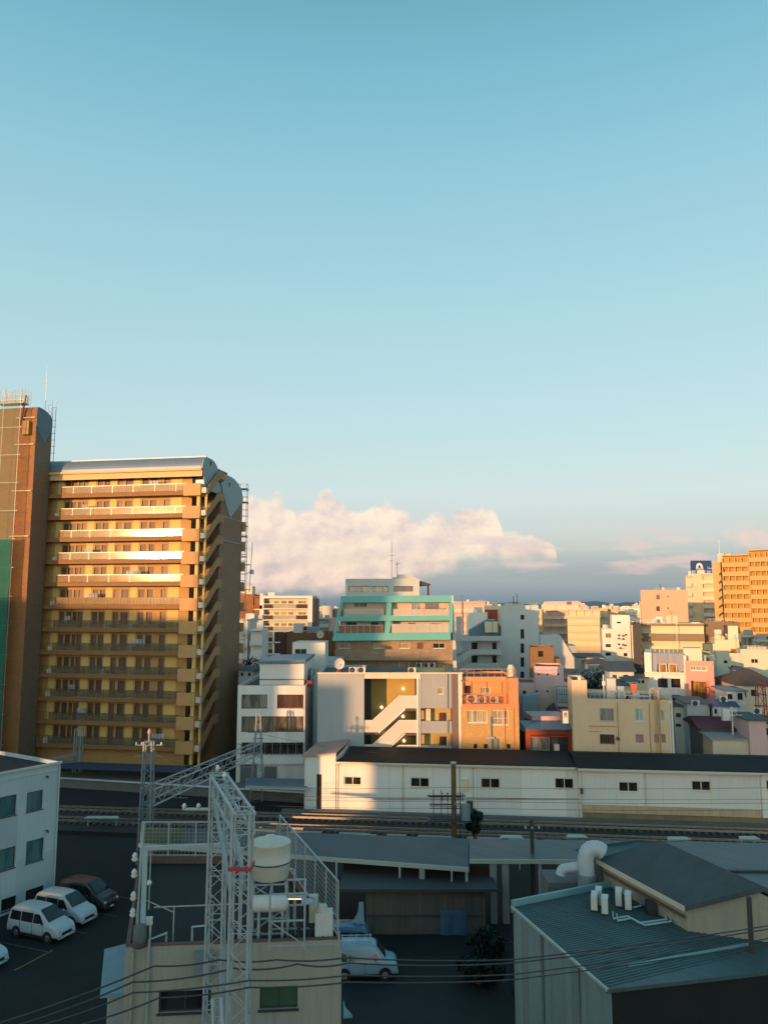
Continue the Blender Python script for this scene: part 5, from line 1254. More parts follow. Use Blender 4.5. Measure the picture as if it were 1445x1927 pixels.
# ================================================================ small houses in the gaps
def house(name, label, x0, x1, Y, ye, yr, D, wall, roofm, rot=-8, kind='hip', wins=(), lean=.3, group=None):
    b = Bd(name, label, 'house', x0, Y, rot, ref=ye, group=group); W = b.W(x1, ye); z = b.Z((x0+x1)/2, ye); zr = b.Z((x0+x1)/2, yr, D/2)
    b.shell(0, W, 0, D, 0, z, wall, front=list(wins), parapet=0, roof=False)
    o = .35; m = MB(); P = [(-o,-o,z),(W+o,-o,z),(W+o,D+o,z),(-o,D+o,z)]
    m.quad(*P)
    if kind == 'hip':
        a = min(W, D)*.42; r0, r1 = (a, D/2, zr), (max(W-a, a+.1), D/2, zr)
        q = [(x, y, zz+.004) for x, y, zz in P]
        m.quad(q[0],q[1],r1,r0); m.quad(q[2],q[3],r0,r1); m.quad(q[1],q[2],r1); m.quad(q[3],q[0],r0)
    elif kind == 'gable':
        q = [(x, y, zz+.004) for x, y, zz in P]; r0, r1 = (-o, D/2, zr), (W+o, D/2, zr)
        m.quad(q[0],q[1],r1,r0); m.quad(q[2],q[3],r0,r1); m.quad(q[1],q[2],r1); m.quad(q[3],q[0],r0)
    elif kind == 'front':
        q = [(x, y, zz+.004) for x, y, zz in P]; r0, r1 = (W/2, -o, zr), (W/2, D+o, zr)
        m.quad(q[0],r0,r1,q[3]); m.quad(q[1],q[2],r1,r0); m.quad(q[0],q[1],r0); m.quad(q[2],q[3],r1)
    else:
        m = MB(); m.prism([(-o,-o,z+.01),(W+o,-o,z+.01),(W+o,D+o,zr),(-o,D+o,zr)], (0,0,.15))
    b.part('roof', m, roofm); return b
for q in SMALL: house('house', q[8], q[0], q[1], q[2], q[3], q[4], 6, M[q[5]], M[q[6]], rot=-12, kind=q[7], group='small houses among the blocks', wins=((q[0]+3,q[3]+4,q[0]+8,q[3]+10,'n'),(q[1]-9,q[3]+4,q[1]-4,q[3]+10,'n')))
house('house', 'small grey walled house with dark gable roof behind the trees of the tan building', 1146, 1192, 106, 1264, 1244, 8, M['grey_lt'], M['slate'], kind='gable', wins=((1152,1270,1160,1278,'n'),(1172,1270,1182,1278,'n')))
house('house', 'low dark hip roofed house left of the charcoal panelled wall', 1108, 1150, 120, 1250, 1238, 8, M['grey'], M['slate'], kind='hip')
house('house', 'pale flat house strip below the cream hotel block', 1088, 1134, 128, 1238, 1233, 7, M['cream'], M['roof_grey'], kind='lean')
house('house', 'narrow white house with dark ground storey behind the right end of the tan building', 1268, 1286, 95, 1330, 1326, 7, M['white'], M['roof_grey'], kind='lean', wins=((1271,1342,1281,1350,'n'),(1271,1362,1281,1368,'n')))
house('house', 'brown hip roofed house with cream walls below the pale green building', 1388, 1470, 97, 1291, 1258, 10, M['cream'], mat('brown_tile_roof', (.13,.085,.06), .8, .25, .8, tile=(.3,.3,(.08,.05,.04),.5)), kind='hip', wins=((1395,1300,1404,1312,'s'),(1412,1298,1424,1310,'n')))
house('house', 'small white house with a bright blue metal roof right of the pink house', 1340, 1386, 92, 1330, 1316, 7, M['white'], mat('deep_blue_roof', (.03,.09,.16), .5, .2, .6), rot=-14, kind='gable', wins=((1343,1334,1349,1343,'n'),(1362,1336,1372,1346,'n')))
house('house', 'grey walled shed house in front of the salmon pink house', 1292, 1334, 93, 1325, 1318, 6, M['grey_lt'], M['dkconcrete'], kind='lean')
house('house', 'glazed balcony house tucked under the brown hip roof', 1366, 1400, 94, 1301, 1297, 5, M['grey_lt'], M['blue_roof'], kind='lean', wins=((1386,1304,1398,1318,'w'),(1368,1306,1378,1316,'n')))
house('house', 'low workshop with a dark red corrugated roof at the right edge', 1318, 1404, 88, 1372, 1348, 7, M['dkconcrete'], mat('dark_red_sheet_roof', (.19,.015,.025), .6, .4, 1.2, tile=(.4,60,(.08,.01,.015),0), c2=(.07,.01,.015)), kind='gable')
house('house', 'low cream walled shed with pale roof edge beside the curved pinkish wall', 1340, 1409, 84, 1392, 1385, 4, M['cream'], M['concrete'], kind='lean', wins=())
house('house', 'pinkish beige walled house with sloping right side at the right edge', 1408, 1440, 83, 1356, 1350, 6, M['pink'], M['roof_grey'], kind='lean')
house('house', 'low house with teal roof at the far right edge behind the station building', 1436, 1490, 90, 1362, 1350, 8, M['grey_lt'], M['teal_roof'], kind='gable', wins=((1438,1370,1446,1384,'n'),))
house('house', 'dark roofed low house filling the gap right of the tan building', 1276, 1340, 96, 1352, 1334, 6, M['dkconcrete'], M['slate'], kind='gable')
def right_clutter():
    s = Bd('steel_tower', 'rust coloured open steel frame on the roofs at the right edge', 'steel frame', 1424, 90, -8, ref=1330)
    m = MB(); W = s.W(1446, 1330); z0, z1 = s.Z(1435,1352), s.Z(1435,1286)
    for u in (0, W):
        for v in (0, W): m.bar((u, v, 0), (u*.6+W*.2, v*.6+W*.2, z1), .1)
    for k in range(4): z = z0+(z1-z0)*k/3; f = .4*k/3*W*.5; m.bar((f,0,z),(W-f,0,z),.08); m.bar((f,W,z),(W-f,W,z),.08); m.bar((f,0,z),(f,W,z),.08); m.bar((W-f,0,z),(W-f,W,z),.08)
    for k in range(3): za = z0+(z1-z0)*k/3; zb = z0+(z1-z0)*(k+1)/3; m.bar((0.2,0,za),(W-.2,0,zb),.05); m.bar((W-.2,0,za),(.2,0,zb),.05)
    s.part('frame', m, M['rust'])
    p = atY(1378, 1375, 86); e = empty('street_lamp', (p.x, 86, 0), 0, 'white mast with a lamp box above the dark red roof', 'mast')
    m = MB(); zt = atY(1378,1330,86).z; m.bar((0,0,0),(0,0,zt),.14); m.bar((-1.1,0,zt-.9),(1.1,0,zt-.9),.08); m.build('pole', M['white'], e)
    m = MB(); zc = atY(1368,1352,86).z; m.box(-1.1,-.3,-.3,.2,zc-.2,zc+1.0); m.bar((0,0,zt-.2),(2.6,0,zt-3.2),.05); m.build('box', M['ac'], e)
right_clutter()
for i, (px, py, Y, lab) in enumerate(((1355,1322,91.5,'air conditioner on the wall of the blue roofed house'),(1418,1345,87,'air conditioner beside the rust steel frame'),(1302,1330,90,'air conditioner on the ground floor roof in front of the pink house'))):
    p = atY(px, py, Y); ac_unit((p.x, Y, p.z), 0, lab)

# ================================================================ white station building
def station():
    b = Bd('station_building', 'long white station building with a black sheet roof and small paired windows', 'station building', 573, 78.8, -7, ref=1500)
    U = lambda x: b.W(x, 1480)
    a, c, d = U(632), U(1088), U(1500)
    z0 = b.Z(600, 1424); z1 = b.Z(860, 1439); z2 = b.Z(1270, 1449)
    wh = mat('station_white', (.80,.78,.72), .65, .10, .5, streak=.14, tile=(4.2, 60, (.5,.47,.4), 0))
    b.shell(0, a-.002, -.12, 7, 0, z0, wh, front=[(596,1457,605,1523,'vert')], parapet=0, roof=False, name='end_wall')
    m = MB(); P = [(-.25, z0+.0), (a*.55, z0+.14), (a+.1, z0+.38), (a+.1, z0+.52), (a*.55, z0+.30), (-.25, z0+.16)]
    m.prism([(u, -.4, z) for u, z in P], (0, 7.6, 0)); b.part('end_roof', m, mat('rosy_sheet_roof', (.42,.27,.22), .6, .2, .8))
    m = MB(); m.prism([(0,-.1,z0),(a*.55,-.1,z0+.13),(a,-.1,z0+.37),(a,-.1,z0)], (0,.2,0)); b.part('end_gable', m, wh)
    b.shell(a, c, 0, 7, 0, z1, wh, front=[(647,1461,680,1478,'sd'),(772,1463,808,1482,'sd'),(904,1464,941,1484,'sd'),(1043,1464,1080,1485,'sd')], parapet=0, roof=False)
    m = MB(); zr = b.Z(760, 1423, 3.6); m.prism([(a+.1, -.45, z1+.02),(c+.2, -.45, z1+.02),(c+.2, 3.6, zr),(a+.6, 3.6, zr)], (0,0,.14)); m.prism([(a+.6,3.6,zr),(c+.2,3.6,zr),(c+.2,7.3,z1+.1),(a+.1,7.3,z1+.1)],(0,0,.14)); b.part('roof', m, M['black_roof'])
    m = MB(); m.box(a+.05, c+.22, -.55, -.46, z1-.08, z1+.10); b.part('gutter', m, mat('ivory_gutter', (.60,.55,.42), .5, .12))
    zw = b.Z(1270, 1517)
    b.shell(c+.003, d, -.35, 7, 0, z2, wh, front=[(1163,1471,1201,1491,'sd'),(1300,1469,1338,1489,'sd'),(1440,1468,1476,1488,'sd')], parapet=0, roof=False)
    m = MB(); zr = b.Z(1200, 1421, 3.8); m.prism([(c-.2, -.85, z2+.02),(d, -.85, z2+.02),(d, 3.8, zr),(c-.2, 3.8, zr)], (0,0,.14)); m.prism([(c-.2,3.8,zr),(d,3.8,zr),(d,7.3,z2+.1),(c-.2,7.3,z2+.1)],(0,0,.14)); b.part('roof', m, M['black_roof'])
    m = MB(); m.box(c-.15, d, -.95, -.86, z2-.10, z2+.10); b.part('gutter', m, mat('ivory_gutter', (.60,.55,.42)))
    m = MB(); m.box(c+.3, d-3.5, -.6, -.36, b.Z(1270,1531), zw); b.part('duct_band', m, mat('rusty_ivory_band', (.55,.40,.25), .7, .3, .8, streak=.5))
    m = MB(); m.box(c+.3, d, -.5, -.352, 0, b.Z(1270,1532)); b.part('plinth', m, mat('mossy_concrete', (.24,.20,.11), .9, .4, 1.2, streak=.4))
    for px in (636, 758, 890, 1093, 1212, 1428):
        v = -.06 if px < 1088 else -.42
        m = MB(); u = U(px); m.tube([(u, v-.35, (z1 if px < 1088 else z2)-.1), (u, v, (z1 if px < 1088 else z2)-.35), (u, v, .2)], .055, 6); b.part('downpipe', m, mat('ivory_gutter', (.60,.55,.42)))
    m = MB(); m.tube([(U(700), -.09, b.Z(800,1506)),(U(1085), -.09, b.Z(1080,1503))], .035, 6); b.part('conduit', m, M['wood'])
    m = MB(); b.bx(m, 868, 1466, 882, 1490, -.12, -.003); b.part('notice_panel', m, M['ivory'])
    m = MB(); b.bx(m, 1092, 1484, 1097, 1494, -.6, -.353); b.part('junction_box', m, M['wood'])
    return b
WS['vert'] = dict(m=1, p='brownp', fm='brown', t=.55, f=.06); WS['sd'] = dict(m=2, p='dark', fm='ivory', f=.10)
bSt = station()

# ================================================================ railway
def L3(px, py, z=0.0): return Vector(zq(px, py, z))
def along(b, u0, u1, v, z): 
    return [(b.o[0]+u*b.c-v*b.s, b.o[1]+u*b.s+v*b.c, z) for u in (u0, u1)]
ORD = ['first','second','third','fourth','fifth','sixth','seventh','eighth','ninth','tenth','eleventh','twelfth','thirteenth','fourteenth','fifteenth','sixteenth','seventeenth','eighteenth','nineteenth','twentieth']+['farthest']*40
def railway():
    b = bSt; u0, u1 = -5.5, b.W(1520, 1480)
    def strip(v0, v1, z0, z1, ua=u0, ub=u1):
        m = MB(); P = [along(b, ua, ub, v, z0) for v in (v0, v1)]; m.prism([P[0][0], P[0][1], P[1][1], P[1][0]], (0,0,z1-z0)); return m
    structure('track_bed', strip(-1.3, -9.5, .004, .30, -46, u1+20), M['ballast'])
    structure('platform', strip(-.6, -1.25, .004, .55, -2, u1), M['dkconcrete'])
    for k, vc in enumerate((-2.9, -6.6)):
        for v in (vc+.53, vc-.53):
            m = strip(v-.045, v+.045, .42, .60, -44, u1+15)
            o = single('rail', m, M['rail'], ('rail of the %s track below the white station building, its %s rail' % (('nearest the building' if k == 0 else 'second'), ('far' if v > vc else 'near'))), 'rail')
        m = MB(); n = 0; u = -44
        while u < u1+10:
            P = [along(b, u, u+.24, v, .301) for v in (vc+1.1, vc-1.1)]; m.prism([P[0][0], P[0][1], P[1][1], P[1][0]], (0,0,.12)); u += .62
        o = m.build('sleepers', mat('grimy_sleeper', (.085,.08,.07), .9, .4, 2)); tag(o, 'closely spaced concrete sleepers under the rails', 'sleepers', kind='stuff')
    # cable trough and blocks along the near side: long pale strips with gaps
    rnd = random.Random(5); u = -3; i = 0
    while u < u1 and i < 40:
        w = rnd.uniform(1.6, 3.0); m = MB(); P = [along(b, u, u+w, v, .31) for v in (-8.5, -9.0)]; m.prism([P[0][0], P[0][1], P[1][1], P[1][0]], (0,0,.42)); 
        single('cable_trough', m, M['concrete'], 'pale concrete trough block beside the near rail, %s from the left' % ORD[i], 'trough block', 'trough blocks along the near rail'); u += w+rnd.uniform(.5,1.6); i += 1
    # left platform, white edge, with its canopy
    m = MB(); zpoly(m, [(60,1448),(600,1482),(600,1494),(60,1461)], 1.0, 1.0); structure('platform', m, M['dkconcrete'])
    m = MB(); zpoly(m, [(60,1459),(600,1491.5),(600,1494.5),(60,1461.5)], 1.03, .03); structure('platform_edge', m, mat('platform_white', (.62,.62,.55), .6))
    m = MB(); zpoly(m, [(60,1472),(600,1503),(600,1505),(60,1474)], .12, .1); structure('track_edge', m, M['rail'])
    # dark canopy roofs
    def canopy(name, label, pts, z, m_, th=.16, fascia=None, posts=(), slope=0):
        e = empty(name, tuple(zq(*pts[0], 0)), 0, label, 'canopy'); L = e.location
        m = MB(); P = [Vector(zq(x, y, z))-L for x, y in pts]; m.prism(P, (0,0,-th)); m.build('roof', m_, e)
        if fascia:
            m = MB(); a, c = [Vector(zq(*pts[k], z))-L for k in fascia]; m.bar(a-Vector((0,0,.09)), c-Vector((0,0,.09)), .1, .26); m.build('fascia', mat('pale_gutter', (.42,.44,.38), .6), e)
        for (px, py, w) in posts:
            q = Vector(zq(px, py, z))-L; m = MB(); m.box(q.x-w/2, q.x+w/2, q.y+.1, q.y+.1+w, 0, z-th-.002); m.build('post', M['concrete'] if w > .3 else M['steel'], e)
        return e
    canopy('platform_canopy', 'blue grey platform canopy left of the white station building', [(462,1463),(578,1466),(578,1483),(462,1479)], 2.6, M['blue_roof'], fascia=(3,2))
    canopy('platform_canopy', 'long dark platform canopy in front of the apartment block foot', [(100,1432),(352,1441),(352,1452),(100,1443)], 2.2, mat('dark_blue_canopy', (.03,.055,.09), .5, .2), fascia=None)
    canopy('platform_canopy', 'long grey canopy roof with a pale gutter running behind the rooftop tank', [(262,1556),(882,1578),(882,1634),(262,1588)], 3.7, M['canopy_roof'], fascia=(3,2), posts=((633,1616,.12),(752,1626,.12),(794,1629,.34),(850,1633,.1),(878,1634,.16)))
    canopy('platform_canopy', 'teal canopy roof on tall pale posts right of the utility pole with the switch rack', [(883,1579),(1205,1582),(1205,1620),(883,1618)], 3.9, M['teal_roof'], fascia=(3,2), posts=((928,1619,.42),(951,1619,.42),(1016,1619,.2)))
    canopy('roof_canopy', 'broad teal metal roof at the right edge behind the grey gabled roof', [(1150,1583),(1500,1587),(1640,1700),(1250,1690)], 4.6, M['teal_roof'], posts=((1300,1685,.2),))
    m = MB(); a, c = L3(1240,1638,4.65), L3(1500,1640,4.65); m.bar(a, c, .25, .1); single('roof_flashing', m, M['dark'], 'dark flashing step across the broad teal roof', 'flashing')
    m = MB(); zpoly(m, [(262,1557),(345,1560),(345,1589),(262,1585)], 3.705, .004); single('moss_patch', m, M['olive'], 'olive moss growth over the left end of the long grey canopy', 'moss')
    for i, q in enumerate(((158,1536,224,1541),(665,1571,712,1577),(940,1572,985,1578),(1065,1570,1105,1577),(1255,1562,1300,1581),(1390,1570,1430,1580))):
        hz = 1.0 if i == 0 else 2.4; m = MB(); p0, p1 = L3(q[0], q[3], hz), L3(q[2], q[3], hz); m.prism([p0, p1, p1+Vector((-.2,.5,.06)), p0+Vector((.2,.5,.06))], (0,0,.07))
        m.bar(p0-Vector((-.3,-.3,hz)), p0+Vector((.3,.3,0)), .08); m.bar(p1-Vector((.3,-.3,hz)), p1+Vector((-.3,.3,0)), .08)
        single('shelter', m, mat('pale_gutter', (.42,.44,.38)), ('pale trackside shelter roof '+('in the dark yard beyond the car park','above the long grey canopy','beside the tall utility pole','right of the tall utility pole','above the grey gabled roof','near the right edge of the tracks')[i]), 'shelter')
    # low dark building under the canopies, with a tarpaulin
    h = Bd('low_building', 'low dark weathered building under the canopy edge behind the parked van', 'building', 640, 50.5, 0, ref=1720)
    W = h.W(926); z = h.Z(800, 1672)
    m = MB(); m.box(h.W(690), h.W(905), .0, 5, 0, z); h.part('wall', m, mat('weathered_board', (.13,.115,.10), .9, .4, .8, streak=.5, tile=(.22,60,(.05,.05,.05),0)))
    m = MB(); m.box(0, W, -.6, 5.2, z+.003, z+.16); h.part('roof', m, mat('dark_tin_roof', (.05,.052,.055), .7, .3, .6))
    m = MB(); h.bx(m, 692, 1723, 904, 1725, -.08, -.003); h.part('rail', m, M['iron'])
    m = MB()
    a, c, d_, e_ = h.R(828, 1712, 878, 1768, -.1)
    for i in range(6):
        x0 = a+(c-a)*i/6; x1 = a+(c-a)*(i+1)/6; f = lambda x: -.12-.06*math.sin(x*7)
        m.prism([(x0,f(x0),d_),(x1,f(x1),d_),(x1,f(x1),e_),(x0,f(x0),e_)],(0,.03,0))
    o = single('x', MB().box(0,1,0,1,0,1), M['dark'], 'x', 'x'); bpy.data.objects.remove(o)
    h2 = Bd('tarpaulin', 'blue tarpaulin hanging on the low dark building', 'tarpaulin', 640, 50.5, 0, ref=1720); h2.part('sheet', m, M['blue_tarp'])
    s = Bd('sheet_panel', 'pale blue triangular sheet leaning in the yard behind the rooftop fence', 'sheet', 650, 47.5, 0, ref=1720)
    m = MB(); s.poly(m, [(648,1745),(666,1731),(674,1716),(675,1698),(684,1698),(686,1746)], .06); s.part('panel', m, M['teal_sheet'])
    m = MB(); s.bar if 0 else None; m.bar(Vector((s.W(680,1740),.7,0)), Vector((s.W(680,1705),.06,s.Z(680,1705))), .05); m.bar(Vector((s.W(655,1745),.0,0)),Vector((s.W(655,1745),.05,s.Z(655,1744))),.05); m.bar(Vector((s.W(684,1745),.0,0)),Vector((s.W(684,1745),.05,s.Z(684,1744))),.05); s.part('prop', m, M['wood'])
railway()

# ================================================================ lattice masts
def lattice(mb, a, b, wa, wb, n, r=.035, d=.03, ax=None):
    a = Vector(a); b = Vector(b); t = (b-a).normalized()
    x = Vector(ax or (1,0,0)); x = (x-t*x.dot(t)).normalized(); y = t.cross(x)
    def c(k, i):
        f = k/n; w = (wa+(wb-wa)*f)/2; s = ((-1,-1),(1,-1),(1,1),(-1,1))[i % 4]; return a+(b-a)*f+x*(s[0]*w)+y*(s[1]*w)
    for i in range(4): mb.bar(c(0, i), c(n, i), r*2)
    for k in range(n):
        for i in range(4):
            p, q = (c(k, i), c(k+1, i+1)) if (k+i) % 2 == 0 else (c(k, i+1), c(k+1, i)); mb.bar(p, q, d)
        for i in range(4):
            if k % 3 == 0: mb.bar(c(k, i), c(k, i+1), d)
    for i in range(4): mb.bar(c(n, i), c(n, i+1), d)
    return mb
def near_mast():
    A_ = atY(457, 1530, 21.3); B_ = atY(413, 1455, 25.6); zt = 14.7
    e = empty('lattice_gantry', (A_.x, A_.y, 0), 0, 'pale steel twin column lattice gantry standing in front of the rooftop with the water tank', 'gantry')
    d = Vector((B_.x-A_.x, B_.y-A_.y, 0))
    for base, nm in ((Vector((0,0,0)), 'n'), (d, 'f')):
        m = MB(); lattice(m, base, base+Vector((0,0,zt)), .56, .46, 34, .032, .022, ax=(1,.0,0)); m.build('lattice_column', M['steel'], e)
    m = MB(); lattice(m, Vector((0,0,zt-.3))-d*.08, d*1.05+Vector((0,0,zt-.3)), .5, .5, 9, .034, .026, ax=(1,0,0)); m.build('lattice_beam', M['steel'], e)
    m = MB(); lattice(m, d*.12+Vector((0,0,zt-2.1)), d+Vector((0,0,zt-.5)), .4, .4, 6, .035, .024, ax=(1,0,0)); m.build('brace', M['steel'], e)
    m = MB(); lattice(m, d*.1+Vector((0,0,1.5)), d*.85+Vector((0,0,8.3)), .3, .25, 16, .03, .022, ax=(1,0,0)); m.build('brace', M['steel'], e)
    m = MB(); za, zb_ = atY(457,1633,21.3).z, atY(457,1625,21.3).z; m.box(-.29,.29,-.305,-.295,za,zb_); m.box(-.305,-.296,-.294,.294,za,zb_); m.box(.296,.305,-.294,.294,za,zb_); m.build('warning_band', mat('red_band', (.45,.05,.04), .6), e)
    m = MB(); z = atY(413, 1523, 25.6).z; xl = atY(345, 1523, 25.6).x-A_.x; m.tube([(xl, d.y, z),(d.x, d.y, z)], .055, 8); m.build('cross_arm', M['steel'], e)
    for px in (347, 374):
        x = atY(px, 1523, 25.6).x-A_.x; m = MB(); m.lathe((x, d.y, z+.03), [(.0,0),(.07,.0),(.05,.05),(.08,.07),(.05,.12),(.03,.15),(0,.16)], 10); m.build('insulator', M['white'], e, smooth=True)
    for k, off in ((0, (-.1,.2)), (1, (.35,-.9))):
        m = MB(); m.lathe((d.x+off[0], d.y+off[1], zt+.03), [(.0,0),(.06,.0),(.04,.08),(.09,.10),(.05,.16),(.03,.22),(0,.23)], 10); m.build('insulator', M['white'], e, smooth=True)
near_mast()
def far_masts():
    P2 = atY(277, 1500, 64); P3 = atY(485, 1437, 84)
    g = 'lattice masts carrying the overhead line'
    # mast 2
    e = empty('lattice_mast', (P2.x, P2.y, 0), 0, 'lattice mast with crossarms in front of the apartment block, left end of the long truss', 'mast', g)
    zt = atY(274, 1395, 64).z; m = MB(); lattice(m, (0,0,0), (0,0,zt), 1.0, .62, 15, .05, .035); m.build('column', M['steel_blue'], e)
    m = MB(); m.bar((0,0,zt),(0,0,zt+1.0),.09)
    for i, z in enumerate((atY(274,1402,64).z, atY(274,1423,64).z)): m.bar((-1.1,0,z),(1.1,0,z),.07)
    m.build('crossarm', M['steel_blue'], e)
    for x in (-1.0, -.55, 1.0):
        m = MB(); m.lathe((x,0,atY(274,1402,64).z+.04), [(0,0),(.08,0),(.05,.06),(.09,.1),(.04,.18),(0,.2)], 8); m.build('insulator', M['white'], e, smooth=True)
    m = MB(); m.lathe((0,0,zt+.5), [(0,0),(.08,.05),(.14,.2),(.08,.4),(0,.5)], 8); m.build('cap_device', M['pink'], e, smooth=True)
    # mast 3
    e = empty('lattice_mast', (P3.x, P3.y, 0), 0, 'slim lattice mast in front of the white office, right end of the long truss', 'mast', g)
    zt = atY(485, 1340, 84).z; m = MB(); lattice(m, (0,0,0), (0,0,zt), 1.3, .35, 18, .045, .03); m.build('column', M['steel_blue'], e)
    m = MB()
    for py, w in ((1378,1.1),(1404,.9),(1390,.6)): z = atY(485,py,84).z; m.bar((-w,0,z),(w,0,z),.06)
    m.build('crossarm', M['iron'], e)
    # truss between them
    e = empty('lattice_truss', (P2.x, P2.y, 0), 0, 'long blue grey lattice truss spanning the tracks between two masts', 'truss')
    a = Vector((0,0,P2.z)); b = Vector((P3.x-P2.x, P3.y-P2.y, P2.z+.3)); m = MB(); lattice(m, a, b, 1.25, 1.0, 16, .05, .035, ax=(.0,.0,1)); m.build('truss', M['steel'], e)
    m = MB(); c = a.lerp(b, .06); m.prism([c+Vector((0,0,-.6)), c+Vector((0,0,.6)), Vector((0,0,P2.z+.5)), Vector((0,0,P2.z-2.4))], (0,.08,0)); m.build('gusset_bracket', M['steel_blue'], e)
    for k in (.25, .6, .85):
        m = MB(); c = a.lerp(b, k); m.bar(c+Vector((0,0,-.6)), c+Vector((0,0,-1.4)), .06); m.bar(c+Vector((-.6,0,-1.3)), c+Vector((.6,0,-1.3)), .05); m.build('hanger', M['steel_blue'], e)
    # mast 1
    P1 = atY(147, 1425, 93); e = empty('lattice_mast', (P1.x, P1.y, 0), 0, 'lattice mast beyond the pale office roof with a truss arm reaching left', 'mast', g)
    zt = atY(147, 1371, 93).z; m = MB(); lattice(m, (0,0,0), (0,0,zt), .8, .7, 8, .05, .035); m.build('column', M['steel_blue'], e)
    q = atY(52, 1437, 90); m = MB(); lattice(m, (0,0,P1.z), (q.x-P1.x, q.y-P1.y, P1.z-.3), .9, .25, 11, .045, .03, ax=(0,0,1)); m.build('arm', M['steel_blue'], e)
far_masts()

def pole_thing(name, label, px, Y, ytop, r, m_, arms=(), cat='utility pole', extra=None, ybase=None):
    p = atY(px, ytop, Y); e = empty(name, (p.x, Y, 0), 0, label, cat); m = MB(); m.tube([(0,0,0),(0,0,p.z)], [r*1.15, r], 12); m.build('pole', m_, e)
    for (py, w, off) in arms:
        z = atY(px, py, Y).z; m = MB(); m.bar((off-w, -.1, z), (off+w, -.1, z), .09); m.build('crossarm', M['iron'], e)
        for x in (off-w*.9, off, off+w*.9):
            k = MB(); k.lathe((x, -.1, z+.04), [(0,0),(.06,0),(.04,.06),(.07,.09),(.03,.16),(0,.17)], 8); k.build('insulator', M['ac'], e, smooth=True)
    return e, p
e, p = pole_thing('utility_pole', 'brown utility pole with a crowded switch rack in front of the white station building', 853, 63, 1437, .19, M['wood'], arms=((1497,1.5,-.6),(1513,1.1,-.8)))
m = MB(); m.tube([(0,0,p.z),(0,0,p.z+.12)], .24, 12); m.build('pole_cap', M['steel'], e)
Z63 = lambda py: atY(853, py, 63).z
m = MB(); z0, z1 = Z63(1540), Z63(1490)
for x in (-1.6, -1.0, -.5, .5): m.bar((x, -.2, z0), (x, -.2, z1+(.2 if x < -.9 else 0)), .05)
for z in (z0, z0+.8, z1-.5): m.bar((-1.9,-.2,z),(.7,-.2,z),.06); m.bar((-1.9,.5,z),(.7,.5,z),.05)
m.build('switch_rack', M['iron'], e)
m = MB(); m.tube([(.9,-.2,Z63(1545)),(.9,-.2,Z63(1512))], .36, 14); m.bar((0,-.2,Z63(1512)),(1.1,-.2,Z63(1512)),.1); m.build('transformer', M['steel_blue'], e)
m = MB(); m.tube([(1.25,.1,Z63(1530)),(1.25,.1,Z63(1508))], .25, 12); m.build('transformer', M['iron'], e)
m = MB(); m.box(-2.1,1.3,-.6,.6,z0-.15,z0-.05); m.bar((.45,-.3,0),(.45,-.3,Z63(1440)),.05); m.build('work_platform', M['iron'], e)
for x, r_ in ((-.9,.09),(-.5,.08),(.3,.09),(.65,.08)):
    m = MB(); 
    for k in range(4): m.lathe((x,-.25,z1-.6+k*.16), [(0,0),(r_,.02),(r_*.5,.08),(0,.1)], 8)
    m.build('insulator', M['wood'], e, smooth=True)
tree((atY(892,1560,64).x, 64, 0), 5.0, 1.0, 'dark vine covered shrub right beside the pole with the switch rack', 77, 1500, 'trackside shrubs', .45)
pole_thing('utility_pole', 'slim dark utility pole between the teal canopy and the white duct', 1000, 53.5, 1543, .13, mat('dark_pole', (.06,.05,.045), .8), arms=((1560,.5,0),))
pole_thing('utility_pole', 'dark pole at the right corner of the teal flat roof', 1408, 33.5, 1688, .10, mat('dark_pole', (.06,.05,.045)))
def wires():
    def wire(pts, r, sag, lab, n=14, mt='iron'):
        m = MB(); P = [atY(*q) for q in pts]; out = []
        for a, b in zip(P[:-1], P[1:]):
            for k in range(n): t = k/n; q = a.lerp(b, t); q.z -= sag*4*t*(1-t); out.append(q)
        out.append(P[-1]); m.tube(out, r, 6); single('overhead_wire', m, M[mt], lab, 'wire')
    W = 'black cable sagging past the front of the rooftop building, '
    wire([(-30,1935,18),(290,1818,21.5),(412,1806,23),(520,1806,23),(650,1802,24),(963,1806,26),(1470,1738,33)], .022, .06, W+'topmost')
    wire([(-30,1948,18),(250,1848,21.5),(440,1822,22),(560,1814,22),(655,1812,23),(963,1812,26),(1470,1744,33)], .022, .08, W+'second from top')
    wire([(60,1935,18),(250,1868,21),(470,1845,21),(655,1835,23),(963,1834,26),(1470,1762,33)], .020, .05, W+'third from top')
    wire([(110,1940,18),(300,1878,21),(470,1858,21),(655,1848,23),(963,1844,26),(1470,1772,33)], .020, .05, W+'lowest')
    for i, (y0, y1, Y) in enumerate(((1481,1478,72),(1496,1500,72),(1503,1507,71),(1516,1520,70))):
        wire([(500,y0,Y+4),(853,(y0+y1)/2+2,Y-1),(1470,y1+4,Y-3)], .016, .12, 'thin line wire crossing in front of the white station building, number %s from the top' % ('one','two','three','four')[i])
    wire([(277,1470,64),(485,1422,84)], .016, .2, 'thin wire strung above the long lattice truss')
    wire([(277,1426,64),(147,1385,92)], .014, .3, 'thin wire between the left masts')
    wire([(485,1380,84),(720,1418,82)], .014, .2, 'thin wire from the slim mast toward the station roof')
    wire([(410,1452,25.6),(277,1404,64)], .014, .3, 'thin wire from the near gantry to the crossarm mast')
wires()
WS['s4'] = dict(m=2, p='dark', fm='dark', f=.05)
